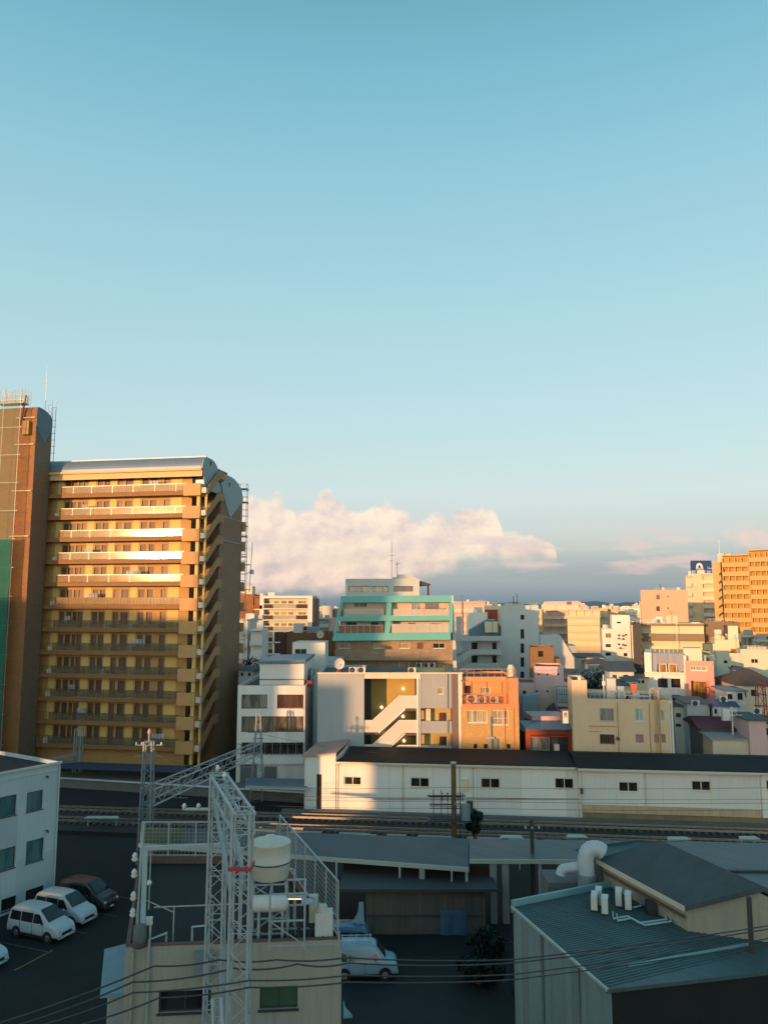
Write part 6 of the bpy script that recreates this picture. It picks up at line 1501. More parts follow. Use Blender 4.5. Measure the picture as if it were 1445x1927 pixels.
# ================================================================ pale office at the left edge
def left_office():
    b = Bd('office_building', 'pale blue white office at the left edge with square dark windows above the parked cars', 'building', 109, 56.5, 57, ref=1560)
    zt = b.Z(109, 1434); U0 = b.W(-160, 1560)
    wm = mat('office_white_tile', (.46,.56,.57), .6, .10, .4, streak=.2, tile=(3.0,3.3,(.5,.52,.5),0))  # white tile with the teal shade put into its base colour
    fr = [(52,1489,80,1525,'tl1'),(0,1498,30,1536,'tl1'),(-70,1510,-30,1552,'tl1'),(51,1580,81,1621,'tl1'),(0,1596,28,1636,'tl1'),(-70,1618,-30,1662,'tl1'),(50,1671,82,1692,'dk2'),(4,1689,30,1712,'dk2'),(-60,1705,-30,1740,'dk2')]
    b.shell(U0, 0, 0, 12, 0, zt, wm, front=fr, right=[], parapet=.3, dep=.14, roof=False)
    m = MB(); m.quad((U0,.1,zt-.25),(-.1,.1,zt-.25),(-.1,11.9,zt-.25),(U0,11.9,zt-.25)); b.part('roof', m, M['dark_mem'])
    m = MB(); z = b.Z(60, 1459); m.box(U0, -.02, -.05, -.003, z, z+.06); b.part('string_course', m, M['grey_lt'])
    m = MB(); m.box(U0-.1, .05, -.12, -.003, zt-.12, zt+.03); b.part('coping', m, M['grey_lt'])
    for py in (1461, 1563):
        m = MB(); u, z = b.uz(88, py); m.tube([(u,.0,z),(u,-.18,z),(u,-.2,z-.12)], .06, 8); b.part('vent_cap', m, M['iron'])
    m = MB(); m.tube([(-.12,-.08,0),(-.12,-.08,zt-.2)], .05, 8); b.part('downpipe', m, M['grey_lt'])
left_office()

# ================================================================ cars
PAINT = {}
def paint(key, c, rough=.28):
    m = mat(key, c, rough, .04, 3, bump=.0, spec=.5, fine=.0); return m
glassm = pane_mat('car_glass', (.01,.012,.014), (.02,.022,.024), rough=.05)
tyrem = mat('tyre_rubber', (.015,.015,.016), .9, .2, 8)
rimm = mat('wheel_alloy', (.35,.36,.37), .35, .1, 4, metal=.8)
def car(name, label, cat, loc, rz, L, Wd, H, prof, belt, body, windows, wind, group=None, lamps=True):
    """prof: side outline as (x, z_roof, half width at roof) from tail to nose; belt: shoulder height; body loft of rounded sections"""
    e = empty(name, loc, rz, label, cat, group); m = MB(); hw = Wd/2
    secs = []
    for (x, zr, rw, zb_) in prof:
        bw = hw*(1 if abs(x) < L*.42 else .93); zlo = .28
        top = max(zr, zb_+.02)
        ring = [(x, 0, zlo), (x, bw*.86, zlo), (x, bw*.98, zlo+.12), (x, bw, (zlo+zb_)/2+.05), (x, bw*.985, zb_-.08), (x, bw*.94, zb_), (x, (bw*.94+rw)/2 if top > zb_+.1 else rw, (zb_+top)/2), (x, rw, top-.05), (x, rw*.82, top), (x, 0, top+.025)]
        ring += [(x, -y, z) for x, y, z in reversed(ring[1:-1])]
        secs.append(ring)
    n = len(secs[0]); i0 = len(m.v)
    for r in secs: m.v += r
    for a in range(len(secs)-1):
        for j in range(n): p, q = i0+a*n+j, i0+a*n+(j+1) % n; m.f.append((p, q, q+n, p+n)); m.m.append(0)
    m.f.append(tuple(i0+j for j in range(n))); m.m.append(0); m.f.append(tuple(i0+(len(secs)-1)*n+j for j in reversed(range(n)))); m.m.append(0)
    o = m.build('body', body, e, smooth=True); md = o.modifiers.new('sub', 'SUBSURF'); md.levels = 2; md.render_levels = 2
    for (xa, xb, za, zb2, xa2, xb2) in windows:          # side glass on both sides, following the tumblehome
        for s in (-1, 1):
            g_ = MB(); 
            P = [(xa, s*(hw*.945+.012), za), (xb, s*(hw*.945+.012), za), (xb2, s*(prof[len(prof)//2][2]+.045), zb2), (xa2, s*(prof[len(prof)//2][2]+.045), zb2)]
            g_.prism(P, (0, -s*.03, 0)); g_.build('window', glassm, e)
    (x0, z0_, x1, z1_, w0, w1) = wind
    g_ = MB(); g_.prism([(x0, -w0, z0_), (x0, w0, z0_), (x1, w1, z1_), (x1, -w1, z1_)], (.02, 0, .03)); g_.build('windscreen', glassm, e); e.scale = (.86, .92, .93)
    for x in (-L*.30, L*.31):
        for s in (-1, 1):
            w = MB(); y = s*(hw-.1); w.tube([(x, y-.1, .32), (x, y+.1, .32)], .32, 20); t = w.build('tyre', tyrem, e)
            w = MB(); w.tube([(x, y+s*.085, .32), (x, y+s*.115, .32)], [.21, .17], 16); w.build('rim', rimm, t)
    for x in (-L*.30, L*.31):
        for s in (-1, 1):
            w = MB(); w.tube([(x, s*(hw-.16), .34), (x, s*(hw+.004), .34)], .40, 20); w.build('wheel_arch', tyrem, e)
    for s in (-1, 1):
        w = MB(); w.box(-L*.40, L*.40, min(s*(hw-.02), s*(hw+.012)), max(s*(hw-.02), s*(hw+.012)), .24, .36); w.build('sill', tyrem, e)
        for xx in (-L*.235, .02, L*.215):
            w = MB(); w.box(xx, xx+.014, min(s*(hw-.03), s*(hw+.006)), max(s*(hw-.03), s*(hw+.006)), .38, belt-.03); w.build('door_seam', tyrem, e)
    w = MB(); w.box(L*.485, L*.503, -.42, .42, .46, .62); w.build('grille', tyrem, e); w = MB(); w.box(L*.50, L*.508, -.16, .16, .32, .42); w.build('number_plate', M['ivory'], e)
    if lamps:
        for s in (-1, 1):
            w = MB(); w.sphere((L*.475, s*hw*.72, .72), .12, 10, 6, .7); w.build('headlight', mat('lamp_glass', (.5,.52,.54), .15, .05), e, smooth=True)
            w = MB(); w.box(-L/2-.01, -L/2+.05, s*hw*.8-.08, s*hw*.8+.08, .85, 1.1); w.build('tail_light', M['red'], e)
            w = MB(); w.sphere((L*.17, s*(hw+.09), belt+.05), .1, 8, 5, .7); w.build('mirror', body, e, smooth=True)
    return e
def minivan(label, loc, rz, key, c, sc_=1.0):
    L = 4.7
    prof = [(-2.34,.85,.74,.80),(-2.32,1.15,.72,.98),(-2.26,1.50,.70,1.02),(-2.12,1.80,.68,1.05),(-1.7,1.90,.69,1.05),(-.9,1.93,.70,1.05),(0,1.92,.70,1.05),(.45,1.86,.69,1.05),(.85,1.60,.70,1.05),(1.25,1.30,.74,1.06),(1.5,1.14,.78,1.06),(1.95,1.04,.79,.98),(2.22,.90,.77,.86),(2.33,.62,.72,.56),(2.35,.45,.7,.4)]
    return car('minivan', label, 'minivan', loc, rz, L, 1.72, 1.8, prof, 1.05, paint(key, c),
      [(-2.08,-1.12,1.08,1.62,-2.0,-1.12),(-1.06,.02,1.08,1.64,-1.06,.02),(.08,1.02,1.08,1.62,.08,.55)], (1.38,1.24,.52,1.86,.68,.58), 'cars in the car park')
def carpos():
    w0, w1 = L3(27,1764), L3(90,1777)
    d = (w1-w0); rz = math.atan2(d.y, d.x); nrm = Vector((-math.sin(rz), math.cos(rz), 0))
    mid = (w0+w1)/2+nrm*.8
    minivan('white minivan nearest the camera in the car park, its side turned to the pale office', (mid.x, mid.y, 0.006), rz, 'white_paint', (.40,.45,.47))
    mid = mid-Vector((math.cos(rz), math.sin(rz), 0))*.25; mid2 = mid+nrm*2.35-Vector((math.cos(rz), math.sin(rz), 0))*.15
    minivan('white minivan parked beyond the nearest one with its bonnet showing', (mid2.x, mid2.y, 0.006), rz, 'white_paint', (.40,.45,.47))
    mid3 = mid2+nrm*2.4-Vector((math.cos(rz), math.sin(rz), 0))*.3
    minivan('dark minivan, third in the row below the pale office', (mid3.x, mid3.y, 0.006), rz, 'dark_paint', (.03,.035,.04))
    mid4 = L3(-20,1815)
    minivan('light car cut off by the left edge of the frame', (mid4.x-1.0, mid4.y, 0.006), rz, 'silver_blue_paint', (.35,.46,.50))
    # painted bay lines
    m = MB()
    for k in range(4):
        a = mid-nrm*(1.6-k*2.85)-Vector((math.cos(rz), math.sin(rz), 0))*2.6; c = a+Vector((math.cos(rz), math.sin(rz), 0))*5.2; t = nrm*.05
        m.quad(a-t+Vector((0,0,.004)), c-t+Vector((0,0,.004)), c+t+Vector((0,0,.004)), a+t+Vector((0,0,.004)))
    structure('bay_lines', m, mat('worn_white_line', (.10,.11,.11), .9, .6, 5, c2=(.03,.03,.03)))
    m2 = MB(); a, c = L3(28,1826,.004), L3(100,1788,.004); t = (c-a).normalized().cross(Vector((0,0,1)))*.06
    m2.quad(a-t, c-t, c+t, a+t); structure('parking_lines', m2, mat('worn_orange_line', (.28,.12,.03), .8, .4, 4))
carpos()
def van():
    p = L3(700, 1852); L = 4.2
    prof = [(-2.1,1.0,.62,.95),(-2.08,1.5,.60,1.0),(-2.0,1.85,.58,1.05),(-1.8,1.95,.58,1.05),(-.8,1.98,.60,1.05),(.3,1.97,.60,1.05),(.75,1.90,.58,1.05),(1.1,1.5,.62,1.05),(1.4,1.12,.66,1.03),(1.9,1.02,.68,.98),(2.08,.85,.66,.8),(2.12,.55,.62,.5)]
    e = car('van', 'pale blue white boxy van parked behind the rooftop building, facing right', 'van', (p.x-.45, p.y+1.0, .006), R_(3), L, 1.62, 2.0, prof, 1.05, paint('pale_blue_paint', (.22,.36,.43)),
      [(-1.9,-1.1,1.10,1.62,-1.85,-1.1),(-1.0,.1,1.10,1.62,-1.0,.1),(.2,.98,1.10,1.62,.2,.66)], (1.33,1.22,.80,1.87,.60,.52))
    m = MB(); 
    for y in (-.45,.45): m.bar((-1.5,y,2.06),(.5,y,2.06),.04)
    for x in (-1.4,-.5,.4): m.bar((x,-.5,2.09),(x,.5,2.09),.04); m.bar((x,-.45,1.98),(x,-.45,2.06),.04); m.bar((x,.45,1.98),(x,.45,2.06),.04)
    m.build('roof_rack', M['steel'], e)
    minivan('dim blue car mostly hidden behind the pale van', (p.x-2.2, p.y+3.4, .006), R_(180), 'sky_paint', (.05,.13,.19))
    t = Bd('traffic_sheet', 'pale blue sloping sheet at the foot of the rooftop building, right side', 'sheet', 646, 30, 0, ref=1890)
    q = [zq(x, y, 4.5) for x, y in ((646,1880),(650,1895),(663,1910),(646,1912))]
    m = MB(); m.prism([t.loc(*v) for v in q], (0,0,-.1)); t.part('panel', m, M['teal_sheet'])
    m = MB(); v = t.loc(*q[0]); m.bar((v.x,v.y,0),(v.x,v.y,4.4),.08); v = t.loc(*q[2]); m.bar((v.x,v.y,0),(v.x,v.y,4.4),.08); t.part('post', m, M['iron'])
van()

# ================================================================ rooftop building in the foreground
RZ = 9.0
def roof_building():
    P0, P1 = L3(237,1783,RZ), L3(643,1768,RZ); P2 = L3(530,1612,RZ); P3 = L3(262,1612,RZ)
    d = P1-P0; rz = math.atan2(d.y, d.x)
    b = Bd.__new__(Bd); b.o = (P0.x, P0.y); b.r = rz; b.z0 = 0; b.c, b.s = math.cos(rz), math.sin(rz)
    b.root = empty('rooftop_building', (P0.x, P0.y, 0), rz, 'beige rendered foreground building with a railed dark roof carrying a water tank', 'building')
    Q = [b.loc(p.x, p.y, 0) for p in (P0, P1, P2, P3)]; W = Q[1].x
    wm = mat('beige_render_stained', (.34,.33,.275), .85, .2, .5, streak=.35)
    ops = []
    for q in ((299,1864,397,1905,'s4'),(489,1856,560,1899,'g')):
        r = b.R(*q[:4]); ops.append((*r, q[4]))
    m = MB(); wallface(m, lambda a, z, dd: (a, dd, z), 0, W, 0, RZ, ops, .16)
    def side(p, q): m.quad((p.x,p.y,0),(q.x,q.y,0),(q.x,q.y,RZ),(p.x,p.y,RZ))
    side(Q[1], Q[2]); side(Q[2], Q[3]); side(Q[3], Q[0]); b.part('wall', m, wm)
    for (a, c, dd, e_, st) in ops: b.window(lambda s, z, k: (s, k, z), a, c, dd, e_, .16, st)
    m = MB(); m.quad(*[(p.x, p.y, RZ-.25) for p in Q]); b.part('roof', m, M['dark_mem'])
    # low parapet kerb with rusty cap
    cen = sum((Vector((p.x,p.y,0)) for p in Q), Vector())/4
    m = MB()
    for i in range(4):
        a, c = Vector((Q[i].x,Q[i].y,0)), Vector((Q[(i+1)%4].x,Q[(i+1)%4].y,0)); ia = a+(cen-a).normalized()*.2; ic = c+(cen-c).normalized()*.2
        z0, z1 = RZ-.25, RZ+.001*i
        m.prism([a+Vector((0,0,z0+.251)), c+Vector((0,0,z0+.251)), ic+Vector((0,0,z0+.251)), ia+Vector((0,0,z0+.251))], (0,0,.05+.002*i)); m.quad(ia+Vector((0,0,z0)), ic+Vector((0,0,z0)), ic+Vector((0,0,z0+.26)), ia+Vector((0,0,z0+.26)))
    b.part('parapet_cap', m, mat('rust_stained_cap', (.16,.10,.075), .85, .4, 1.5, streak=.3))
    # pipes bent over the parapet on the front
    for (x0, x1, yb) in ((281,313,1935),(358,393,1766)):
        a = b.W(x0, 1790, -.08); c = b.W(x1, 1775, .3); zt = b.Z(x0, 1768, -.08) if x0 < 300 else RZ+.45
        pts = [(a,-.08,3 if x0 < 300 else RZ+.06),(a,-.08,zt),(c,.3,zt+.03),(c,.3,RZ-.2)]
        if x0 > 300: pts = [(a,.3,RZ-.2),(a,.3,zt),(c,.3,zt+.03),(c,.3,RZ-.2)]
        m = MB(); m.tube(pts, .045, 8); b.part('pipe', m, M['steel'])
    m = MB(); m.tube([(.25,-.07,1),(.25,-.07,RZ-.1)], .05, 8); b.part('downpipe', m, wm)
    for px, py in ((384,1808),): 
        m = MB(); u, z = b.uz(px, py); m.box(u-.3,u+.3,-.3,-.003,z-.35,z+.35); b.part('junction_box', m, M['steel_blue'])
    # left annex: pale blue lean-to roof
    m = MB(); q = [b.loc(*zq(x, y, 6.2)) for x, y in ((237,1776),(237,1868),(189,1872),(197,1786))]; m.prism(q, (0,0,-.12)); b.part('lean_to_roof', m, M['teal_sheet'])
    m = MB(); lo = [Vector((v.x, v.y, 0)) for v in q]; m.prism([lo[0]+Vector((-.05,-.1,0)), lo[1]+Vector((-.05,.25,0)), lo[2]+Vector((.25,.25,0)), lo[3]+Vector((.25,-.2,0))], (0,0,6.05)); b.part('lean_to_wall', m, M['grey'])
    return b, Q, W
bF, QF, WF = roof_building()
def Fpt(px, py, z): return bF.loc(*zq(px, py, z))
def Fworld(v): return (bF.o[0]+v.x*bF.c-v.y*bF.s, bF.o[1]+v.x*bF.s+v.y*bF.c, v.z)
def roof_things():
    zr = RZ-.25
    # pipe portal at the left front corner
    e = empty('pipe_portal', (bF.o[0], bF.o[1], RZ), bF.r, 'pale blue pipe portal frame with insulators along the front of the rooftop', 'frame')
    a = Vector((.45, .35, 0)); zt = atz(262,1600,RZ); top = bF.Z(262, 1600, .35)-RZ
    xr = bF.W(452, 1594, .35)
    m = MB(); m.bar(a, a+Vector((.0,0,top)), .16, .12); m.build('post', mat('pale_blue_pipe', (.34,.47,.50), .5, .2, 2, streak=.2), e)
    m = MB(); m.bar((a.x-.1, .35, top+.06), (xr, .35, top+.10), .14, .13); m.build('beam', M['steel'], e)
    m = MB(); m.bar((xr+.05, .35, 0), (xr+.05, .35, top), .12); m.build('post', M['steel'], e)
    m = MB(); m.bar((a.x-.22, .35, .0), (a.x-.08, .35, top+.9), .06); m.build('post', M['steel'], e)
    for k in range(4):
        m = MB(); z = .8+k*.52+(.2 if k > 1 else 0); m.lathe((a.x-.34, .35, z), [(0,0),(.07,.01),(.11,.08),(.06,.14),(.1,.18),(.04,.28),(0,.3)], 10); m.build('insulator', M['white'], e, smooth=True)
    m = MB(); m.lathe((a.x-.02,.0,-.0), [(0,0),(.2,0),(.22,.3),(.2,.65),(.0,.7)], 16); m.build('drum', M['dkconcrete'], e, smooth=True)
    # dropper rod with lamp
    m = MB(); x = bF.W(283, 1640, .35); m.bar((x,.35,top),(x,.35,top-1.9),.035); m.bar((x-.1,.35,top-1.6),(x+.8,.35,top-2.0),.025); m.build('dropper_rod', M['steel'], e)
    m = MB(); m.sphere((x-.02,.35,top-1.05),.09,10,6); m.build('insulator', M['white'], e, smooth=True)
    m = MB(); z = bF.Z(281,1733,.6)-RZ; x = bF.W(281,1733,.6); m.box(x-.12,x+.12,.5,.62,z-.1,z+.14); m.bar((x+.06,.56,-.2),(x+.06,.56,z-.1),.05); m.build('switch_box', M['white'], e)
    # railing on the front and left
    e = empty('roof_railing', (bF.o[0], bF.o[1], zr), bF.r, 'thin steel railing across the front of the dark roof', 'railing')
    m = MB(); z = bF.Z(330, 1706, .8)-zr; x1 = bF.W(455, 1705, .8)
    m.bar((.7,.8,z),(x1,.8,z+.02),.035)
    for px in (327, 400): x = bF.W(px, 1740, .8); m.bar((x,.8,0),(x,.8,z),.045)
    m.build('rail', M['steel'], e)
    # mesh fence down the right and far sides
    def fence(lab, A, B, h, nposts):
        A = Vector(Fworld(A)); B = Vector(Fworld(B)); e = empty('mesh_fence', (A.x, A.y, zr), 0, lab, 'fence'); D = B-A; D.z = 0
        for i in range(nposts+1):
            m = MB(); q = D*(i/nposts); m.bar(q, q+Vector((0,0,h)), .05); m.build('post', M['steel'], e)
        m = MB(); m.bar(Vector((0,0,h)), D+Vector((0,0,h)), .045); m.bar(Vector((0,0,.35)), D+Vector((0,0,.35)), .03); m.build('rail', M['steel'], e)
        m = MB(); n = int(D.length/.16)
        for i in range(n): q = D*(i/n); m.bar(q+Vector((0,0,.35)), q+Vector((0,0,h)), .008)
        for k in range(int((h-.35)/.16)): m.bar(Vector((0,0,.35+k*.16)), D+Vector((0,0,.35+k*.16)), .008)
        m.build('mesh', M['steel'], e)
    A = Q(1, -.1); 
    fence('steel mesh fence running back along the right edge of the roof', Vector((QF[1].x-.12, QF[1].y+.12, zr)), Vector((QF[2].x-.1, QF[2].y-.1, zr)), 2.05, 6)
    fence('steel mesh fence along the far edge of the roof', Vector((QF[2].x-.2, QF[2].y-.1, zr)), Vector((QF[3].x+.1, QF[3].y-.1, zr)), 1.75, 5)
    fence('steel mesh fence along the left edge of the roof', Vector((QF[3].x+.1, QF[3].y-.2, zr)), Vector((QF[0].x+.12, QF[0].y+1.2, zr)), 1.35, 4)
    # water tank
    c = atY(509, 1600, 28.7); e = empty('water_tank', (c.x, 28.7, zr), bF.r, 'cylindrical cream water tank with domed lid on a steel stand', 'water tank')
    zb = atY(509,1650,28.7).z-zr; zt = atY(509,1583,28.7).z-zr; r = .72; h = zt-zb
    m = MB(); m.lathe((0,0,zb), [(0,0),(r*.86,0),(r*.9,.03),(r*1.0,h*.42),(r*1.02,h*.44),(r*1.02,h*.47),(r*.99,h*.49),(r*.98,h*.96),(r*1.0,h*.98),(r*.96,h*1.01),(r*.6,h+.09),(r*.25,h+.15),(r*.24,h+.2),(0,h+.21)], 40); m.build('tank_body', M['tankw'], e, smooth=True)
    m = MB(); m.lathe((0,0,zb+h*.44), [(r*1.03,0),(r*1.035,.03),(r*1.03,.05)], 40); m.build('band', M['iron'], e, smooth=True)
    m = MB(); m.tube([(r*.99,-.1,zb+.3),(r*1.2,-.15,zb+.25),(r*1.2,-.15,.2)], .035, 8); m.tube([(-r*.7,-.7,zb+.0),(-r*.7,-.75,.3),(-.1,-.9,.25)], .03, 8); m.build('pipe', M['steel'], e)
    s = .58
    for x, y in ((-s,-s),(s,-s),(s,s),(-s,s)):
        m = MB(); m.bar((x*1.15,y*1.15,0),(x,y,zb),.07); m.build('leg', M['steel'], e)
    m = MB()
    for k in (.1, .55, .98):
        q = [(x*(1.15-.15*k), y*(1.15-.15*k), zb*k-.03) for x, y in ((-s,-s),(s,-s),(s,s),(-s,s))]
        for i in range(4): m.bar(q[i], q[(i+1)%4], .05)
    for i in range(4):
        P = ((-s,-s),(s,-s),(s,s),(-s,s)); a_, b_ = P[i], P[(i+1)%4]
        m.bar((a_[0]*1.14,a_[1]*1.14,.15),(b_[0]*1.07,b_[1]*1.07,zb*.55),.035); m.bar((b_[0]*1.07,b_[1]*1.07,zb*.55),(a_[0],a_[1],zb*.97),.035)
    m.build('stand_brace', M['steel'], e)
    # lying pressure tank, pump, frame
    c = atY(508, 1700, 27.9); e = empty('pressure_tank', (c.x, 27.9, zr), bF.r, 'pale horizontal cylinder tank lying under the cream water tank', 'tank')
    z = c.z-zr; m = MB(); m.tube([(-.62,0,z),(-.55,0,z),(.5,0,z),(.62,0,z)], [.12,.27,.27,.12], 20); m.build('cylinder', M['white'], e, smooth=True)
    for x in (-.4,.4): m = MB(); m.prism([(x,-.25,0),(x,.25,0),(x,.18,z-.15),(x,-.18,z-.15)], (.08,0,0)); m.build('saddle', M['steel'], e)
    c = atY(572, 1755, 27.4); e = empty('equipment_frame', (c.x, 27.6, zr), bF.r, 'welded steel frame with junction boxes at the right front of the roof', 'frame')
    m = MB(); X0, X1, Y0, Y1, H = -1.15, 1.15, -.35, 1.0, 1.75
    for x in (X0, X1, 0.0):
        for y in (Y0, Y1): m.bar((x,y,0),(x,y,H if x <= 0 else .5),.06)
    for z in (.12, .9, H):
        m.bar((X0,Y0,z),(X1 if z < .2 else 0,Y0,z),.05); m.bar((X0,Y1,z),(X1 if z < .2 else 0,Y1,z),.05); m.bar((X0,Y0,z),(X0,Y1,z),.05); m.bar((0,Y0,z),(0,Y1,z),.05)
    m.bar((X1,Y0,.12),(X1,Y1,.12),.05); m.bar((X0,Y0,.9),(0,Y0,.12),.035); m.bar((0,Y0,H),(X1,Y1,.5),.04); m.build('frame', M['steel'], e)
    m = MB(); m.box(.35,.95,-.1,.4,.25,1.0); m.build('motor_box', M['ac'], e)
    m = MB(); m.box(.15,.45,.45,.75,.5,1.35); m.tube([(.6,.1,1.0),(.6,.1,1.2)],.16,12); m.build('pump_head', M['tankw'], e)
    m = MB(); m.box(-.12,.42,-.15,.3,1.32,1.36); m.build('cover_plate', M['steel'], e)
    m = MB()
    rnd = random.Random(2)
    for k in range(5): x = rnd.uniform(-1,.9); m.tube([(x,-.2,.2),(x+rnd.uniform(-.3,.3),.3,.25+rnd.random()*.4),(x+rnd.uniform(-.5,.5),.8,.2)], .03, 6)
    m.build('hose', M['iron'], e)
    lamp = MB(); q = atY(562, 1690, 28.3); le = empty('strip_lamp', (q.x, 28.3, zr), 0, 'small lit strip lamp on the rooftop beside the tank stand', 'lamp'); h = q.z-zr; lamp.box(-.42,.2,-.06,.06,h-.03,h+.02); lamp.build('tube', emis('lit_tube', (1,.72,.4), 1.6), le)
    pm = MB(); pm.bar((-.1,.0,0),(-.1,.0,h-.04),.04); pm.box(-.5,.28,-.1,.1,h+.021,h+.06); pm.build('stand', M['steel'], le)
def Q(i, k): return QF[i]
roof_things()

# ================================================================ teal flat roofed complex, right foreground
def complexR():
    e0 = L3(963,1705,6.0)
    e = empty('flat_roof_building', (e0.x, e0.y, 0), 0, 'teal corrugated flat roofed building with pale left wall and air conditioners on top', 'building'); L = e.location
    z = 6.0; A, B, C, D = L3(963,1706,z), L3(1142,1862,z), L3(1640,1806,z), L3(1150,1668,z); D2 = L3(1640,1690,z)
    # true plan: left eave A-B, right runs back toward D
    m = MB(); m.prism([p-L for p in (A, B, C, D2, D)], (0,0,-.14))
    for k in range(1, 44):
        t = k/44; m.bar(A.lerp(B, t)-L+Vector((0,0,.012)), D.lerp(C.lerp(D2,.5), t)-L+Vector((0,0,.012)), .04, .03)
    m.build('roof', M['teal_roof'], e)
    m = MB(); m.bar(A-L+Vector((0,0,.0)), D-L+Vector((0,0,.0)), .16, .55); m.build('upstand', mat('pale_teal_flashing', (.17,.33,.34), .5, .15), e)
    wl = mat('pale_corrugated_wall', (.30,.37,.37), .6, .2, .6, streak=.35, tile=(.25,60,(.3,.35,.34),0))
    iA, iB = A.lerp(D, .012)-L, B.lerp(D2, .012)-L; iC = C.lerp(D2,.03)-L; iD = D-L; iD2 = D2.lerp(B,.02)-L
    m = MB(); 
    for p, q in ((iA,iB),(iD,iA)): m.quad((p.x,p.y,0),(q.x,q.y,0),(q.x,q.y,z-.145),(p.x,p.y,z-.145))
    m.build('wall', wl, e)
    m = MB(); m.quad((iB.x,iB.y,0),(iC.x,iC.y,0),(iC.x,iC.y,z-.145),(iB.x,iB.y,z-.145)); m.build('front_wall', mat('sooty_front_wall', (.014,.015,.016), .9, .3, .6, streak=.3), e)  # near-black front wall with darker streaks
    m = MB()
    for k in (.35, .72): q = iA.lerp(iB, k); n = Vector((-(iB-iA).y, (iB-iA).x, 0)).normalized()*-.08; m.tube([(q.x+n.x,q.y+n.y,0),(q.x+n.x,q.y+n.y,z-.2)], .06, 8)
    m.build('downpipe', M['steel_blue'], e)
    m = MB(); m.bar(A-L+Vector((-.02,0,-.02)), B-L+Vector((0,0,-.02)), .12, .10); m.build('gutter', mat('pale_gutter', (.42,.44,.38)), e)
    # long pale ridge flashing and edge
    m = MB(); a, c = L3(1182,1817,z+.05)-L, L3(1410,1776,z+.05)-L; m.bar(a, c, .10, .08); m.build('ridge_flashing', mat('pale_teal_flashing', (.17,.33,.34)), e)
    # rooftop pipes
    m = MB()
    P = [L3(x, y, z+.12)-L for x, y in ((1152,1716),(1154,1729),(1180,1724),(1204,1737),(1254,1730),(1250,1720),(1262,1716),(1285,1712))]; m.tube(P, .045, 6); m.tube([p+Vector((.12,-.22,0)) for p in P[:6]]+[P[7]+Vector((.1,-.3,0))], .04, 6)
    P = [L3(x, y, z+.12)-L for x, y in ((1190,1708),(1206,1704),(1204,1696),(1214,1690))]; m.tube(P, .04, 6); m.build('pipe', mat('pale_teal_pipe', (.35,.50,.50), .5), e)
    f = Bd.__new__(Bd)
    return_e = e
    # (front eave)
    # air conditioners
    for k, (px, py, rz, lab) in enumerate(((1124,1718,72,'first white air conditioner from the left on the teal flat roof'),(1144,1725,72,'second white air conditioner from the left on the teal flat roof'),
         (1170,1710,72,'third air conditioner from the left on the teal flat roof, turned away'),(1188,1717,72,'rightmost air conditioner on the teal flat roof'),(1132,1708,72,'air conditioner behind the first pair on the teal flat roof'))):
        p = L3(px, py, z+.0); ac_unit((p.x, p.y, z+.01), R_(rz), lab, 'air conditioners on the teal flat roof', .95).scale = (.8,.85,1.05)
    # grey gabled roof building
    z1, z2 = 7.1, 8.3
    TL, Tt, Rr, Bb = L3(1122,1616,z1), L3(1240,1580,z2), L3(1436,1668,z2), L3(1288,1705,z1)
    e3 = empty('gabled_building', (Bb.x, Bb.y, 0), 0, 'grey shingle gabled roof building with cream panelled walls behind the teal flat roof', 'building'); L3_ = e3.location
    far_l = Tt+(Tt-TL)*.9; far_l.z = z1; far_r = Rr+(Rr-Bb)*.9; far_r.z = z1
    m = MB(); m.prism([p-L3_ for p in (TL, Bb, Rr, Tt)], (0,0,-.22)); m.prism([p-L3_+Vector((0,0,-.002)) for p in (Tt, Rr, far_r, far_l)], (0,0,-.22)); m.build('roof', mat('grey_shingle', (.075,.088,.09), .9, .3, .8, bump=.6, fine=.3), e3)
    ins = lambda p, q, t: p.lerp(q, t)-L3_
    cw = mat('cream_panel_wall', (.36,.33,.25), .8, .2, .7, streak=.35, tile=(1.8,50,(.3,.26,.2),0))
    cen = (TL+Bb+far_l+far_r)/4
    iT, iB2, iF = [p.lerp(Vector((cen.x,cen.y,p.z)), .07)-L3_ for p in (TL, Bb, far_r)]; iR = Rr.lerp(Vector((cen.x,cen.y,Rr.z)), .07)-L3_
    m = MB(); m.quad((iT.x,iT.y,0),(iB2.x,iB2.y,0),(iB2.x,iB2.y,z1-.25),(iT.x,iT.y,z1-.25))
    m.v += [(iB2.x,iB2.y,0),(iF.x,iF.y,0),(iF.x,iF.y,z1-.25),(iR.x,iR.y,z2-.35),(iB2.x,iB2.y,z1-.25)]; i = len(m.v)-5; m.f.append(tuple(range(i,i+5))); m.m.append(0)
    m.build('wall', cw, e3)
    m = MB(); a, c = TL-L3_, Bb-L3_; m.bar(a+Vector((0,0,-.12)), c+Vector((0,0,-.12)), .1, .22); m.build('fascia', M['cream'], e3)
    m = MB(); a, c = iT.lerp(iB2,.0), iT.lerp(iB2,1.0); o_ = Vector((-(c-a).y,(c-a).x,0)).normalized()*-.15; m.bar(Vector((a.x,a.y,6.6))+o_, Vector((c.x,c.y,6.6))+o_, .08, .1); m.build('rail', M['wood'], e3)
    w = MB(); a = iT.lerp(iB2,.62); w.box(a.x-.4,a.x+.0,a.y-.5,a.y-.15,6.02,6.6); w.build('wall_unit', M['dark'], e3)
    # small back lean roof
    m = MB(); e4z = 7.3; Pq = [L3(1083,1597,e4z), L3(1122,1616,e4z-.25), L3(1236,1583,e4z-.25), L3(1200,1580,e4z)]
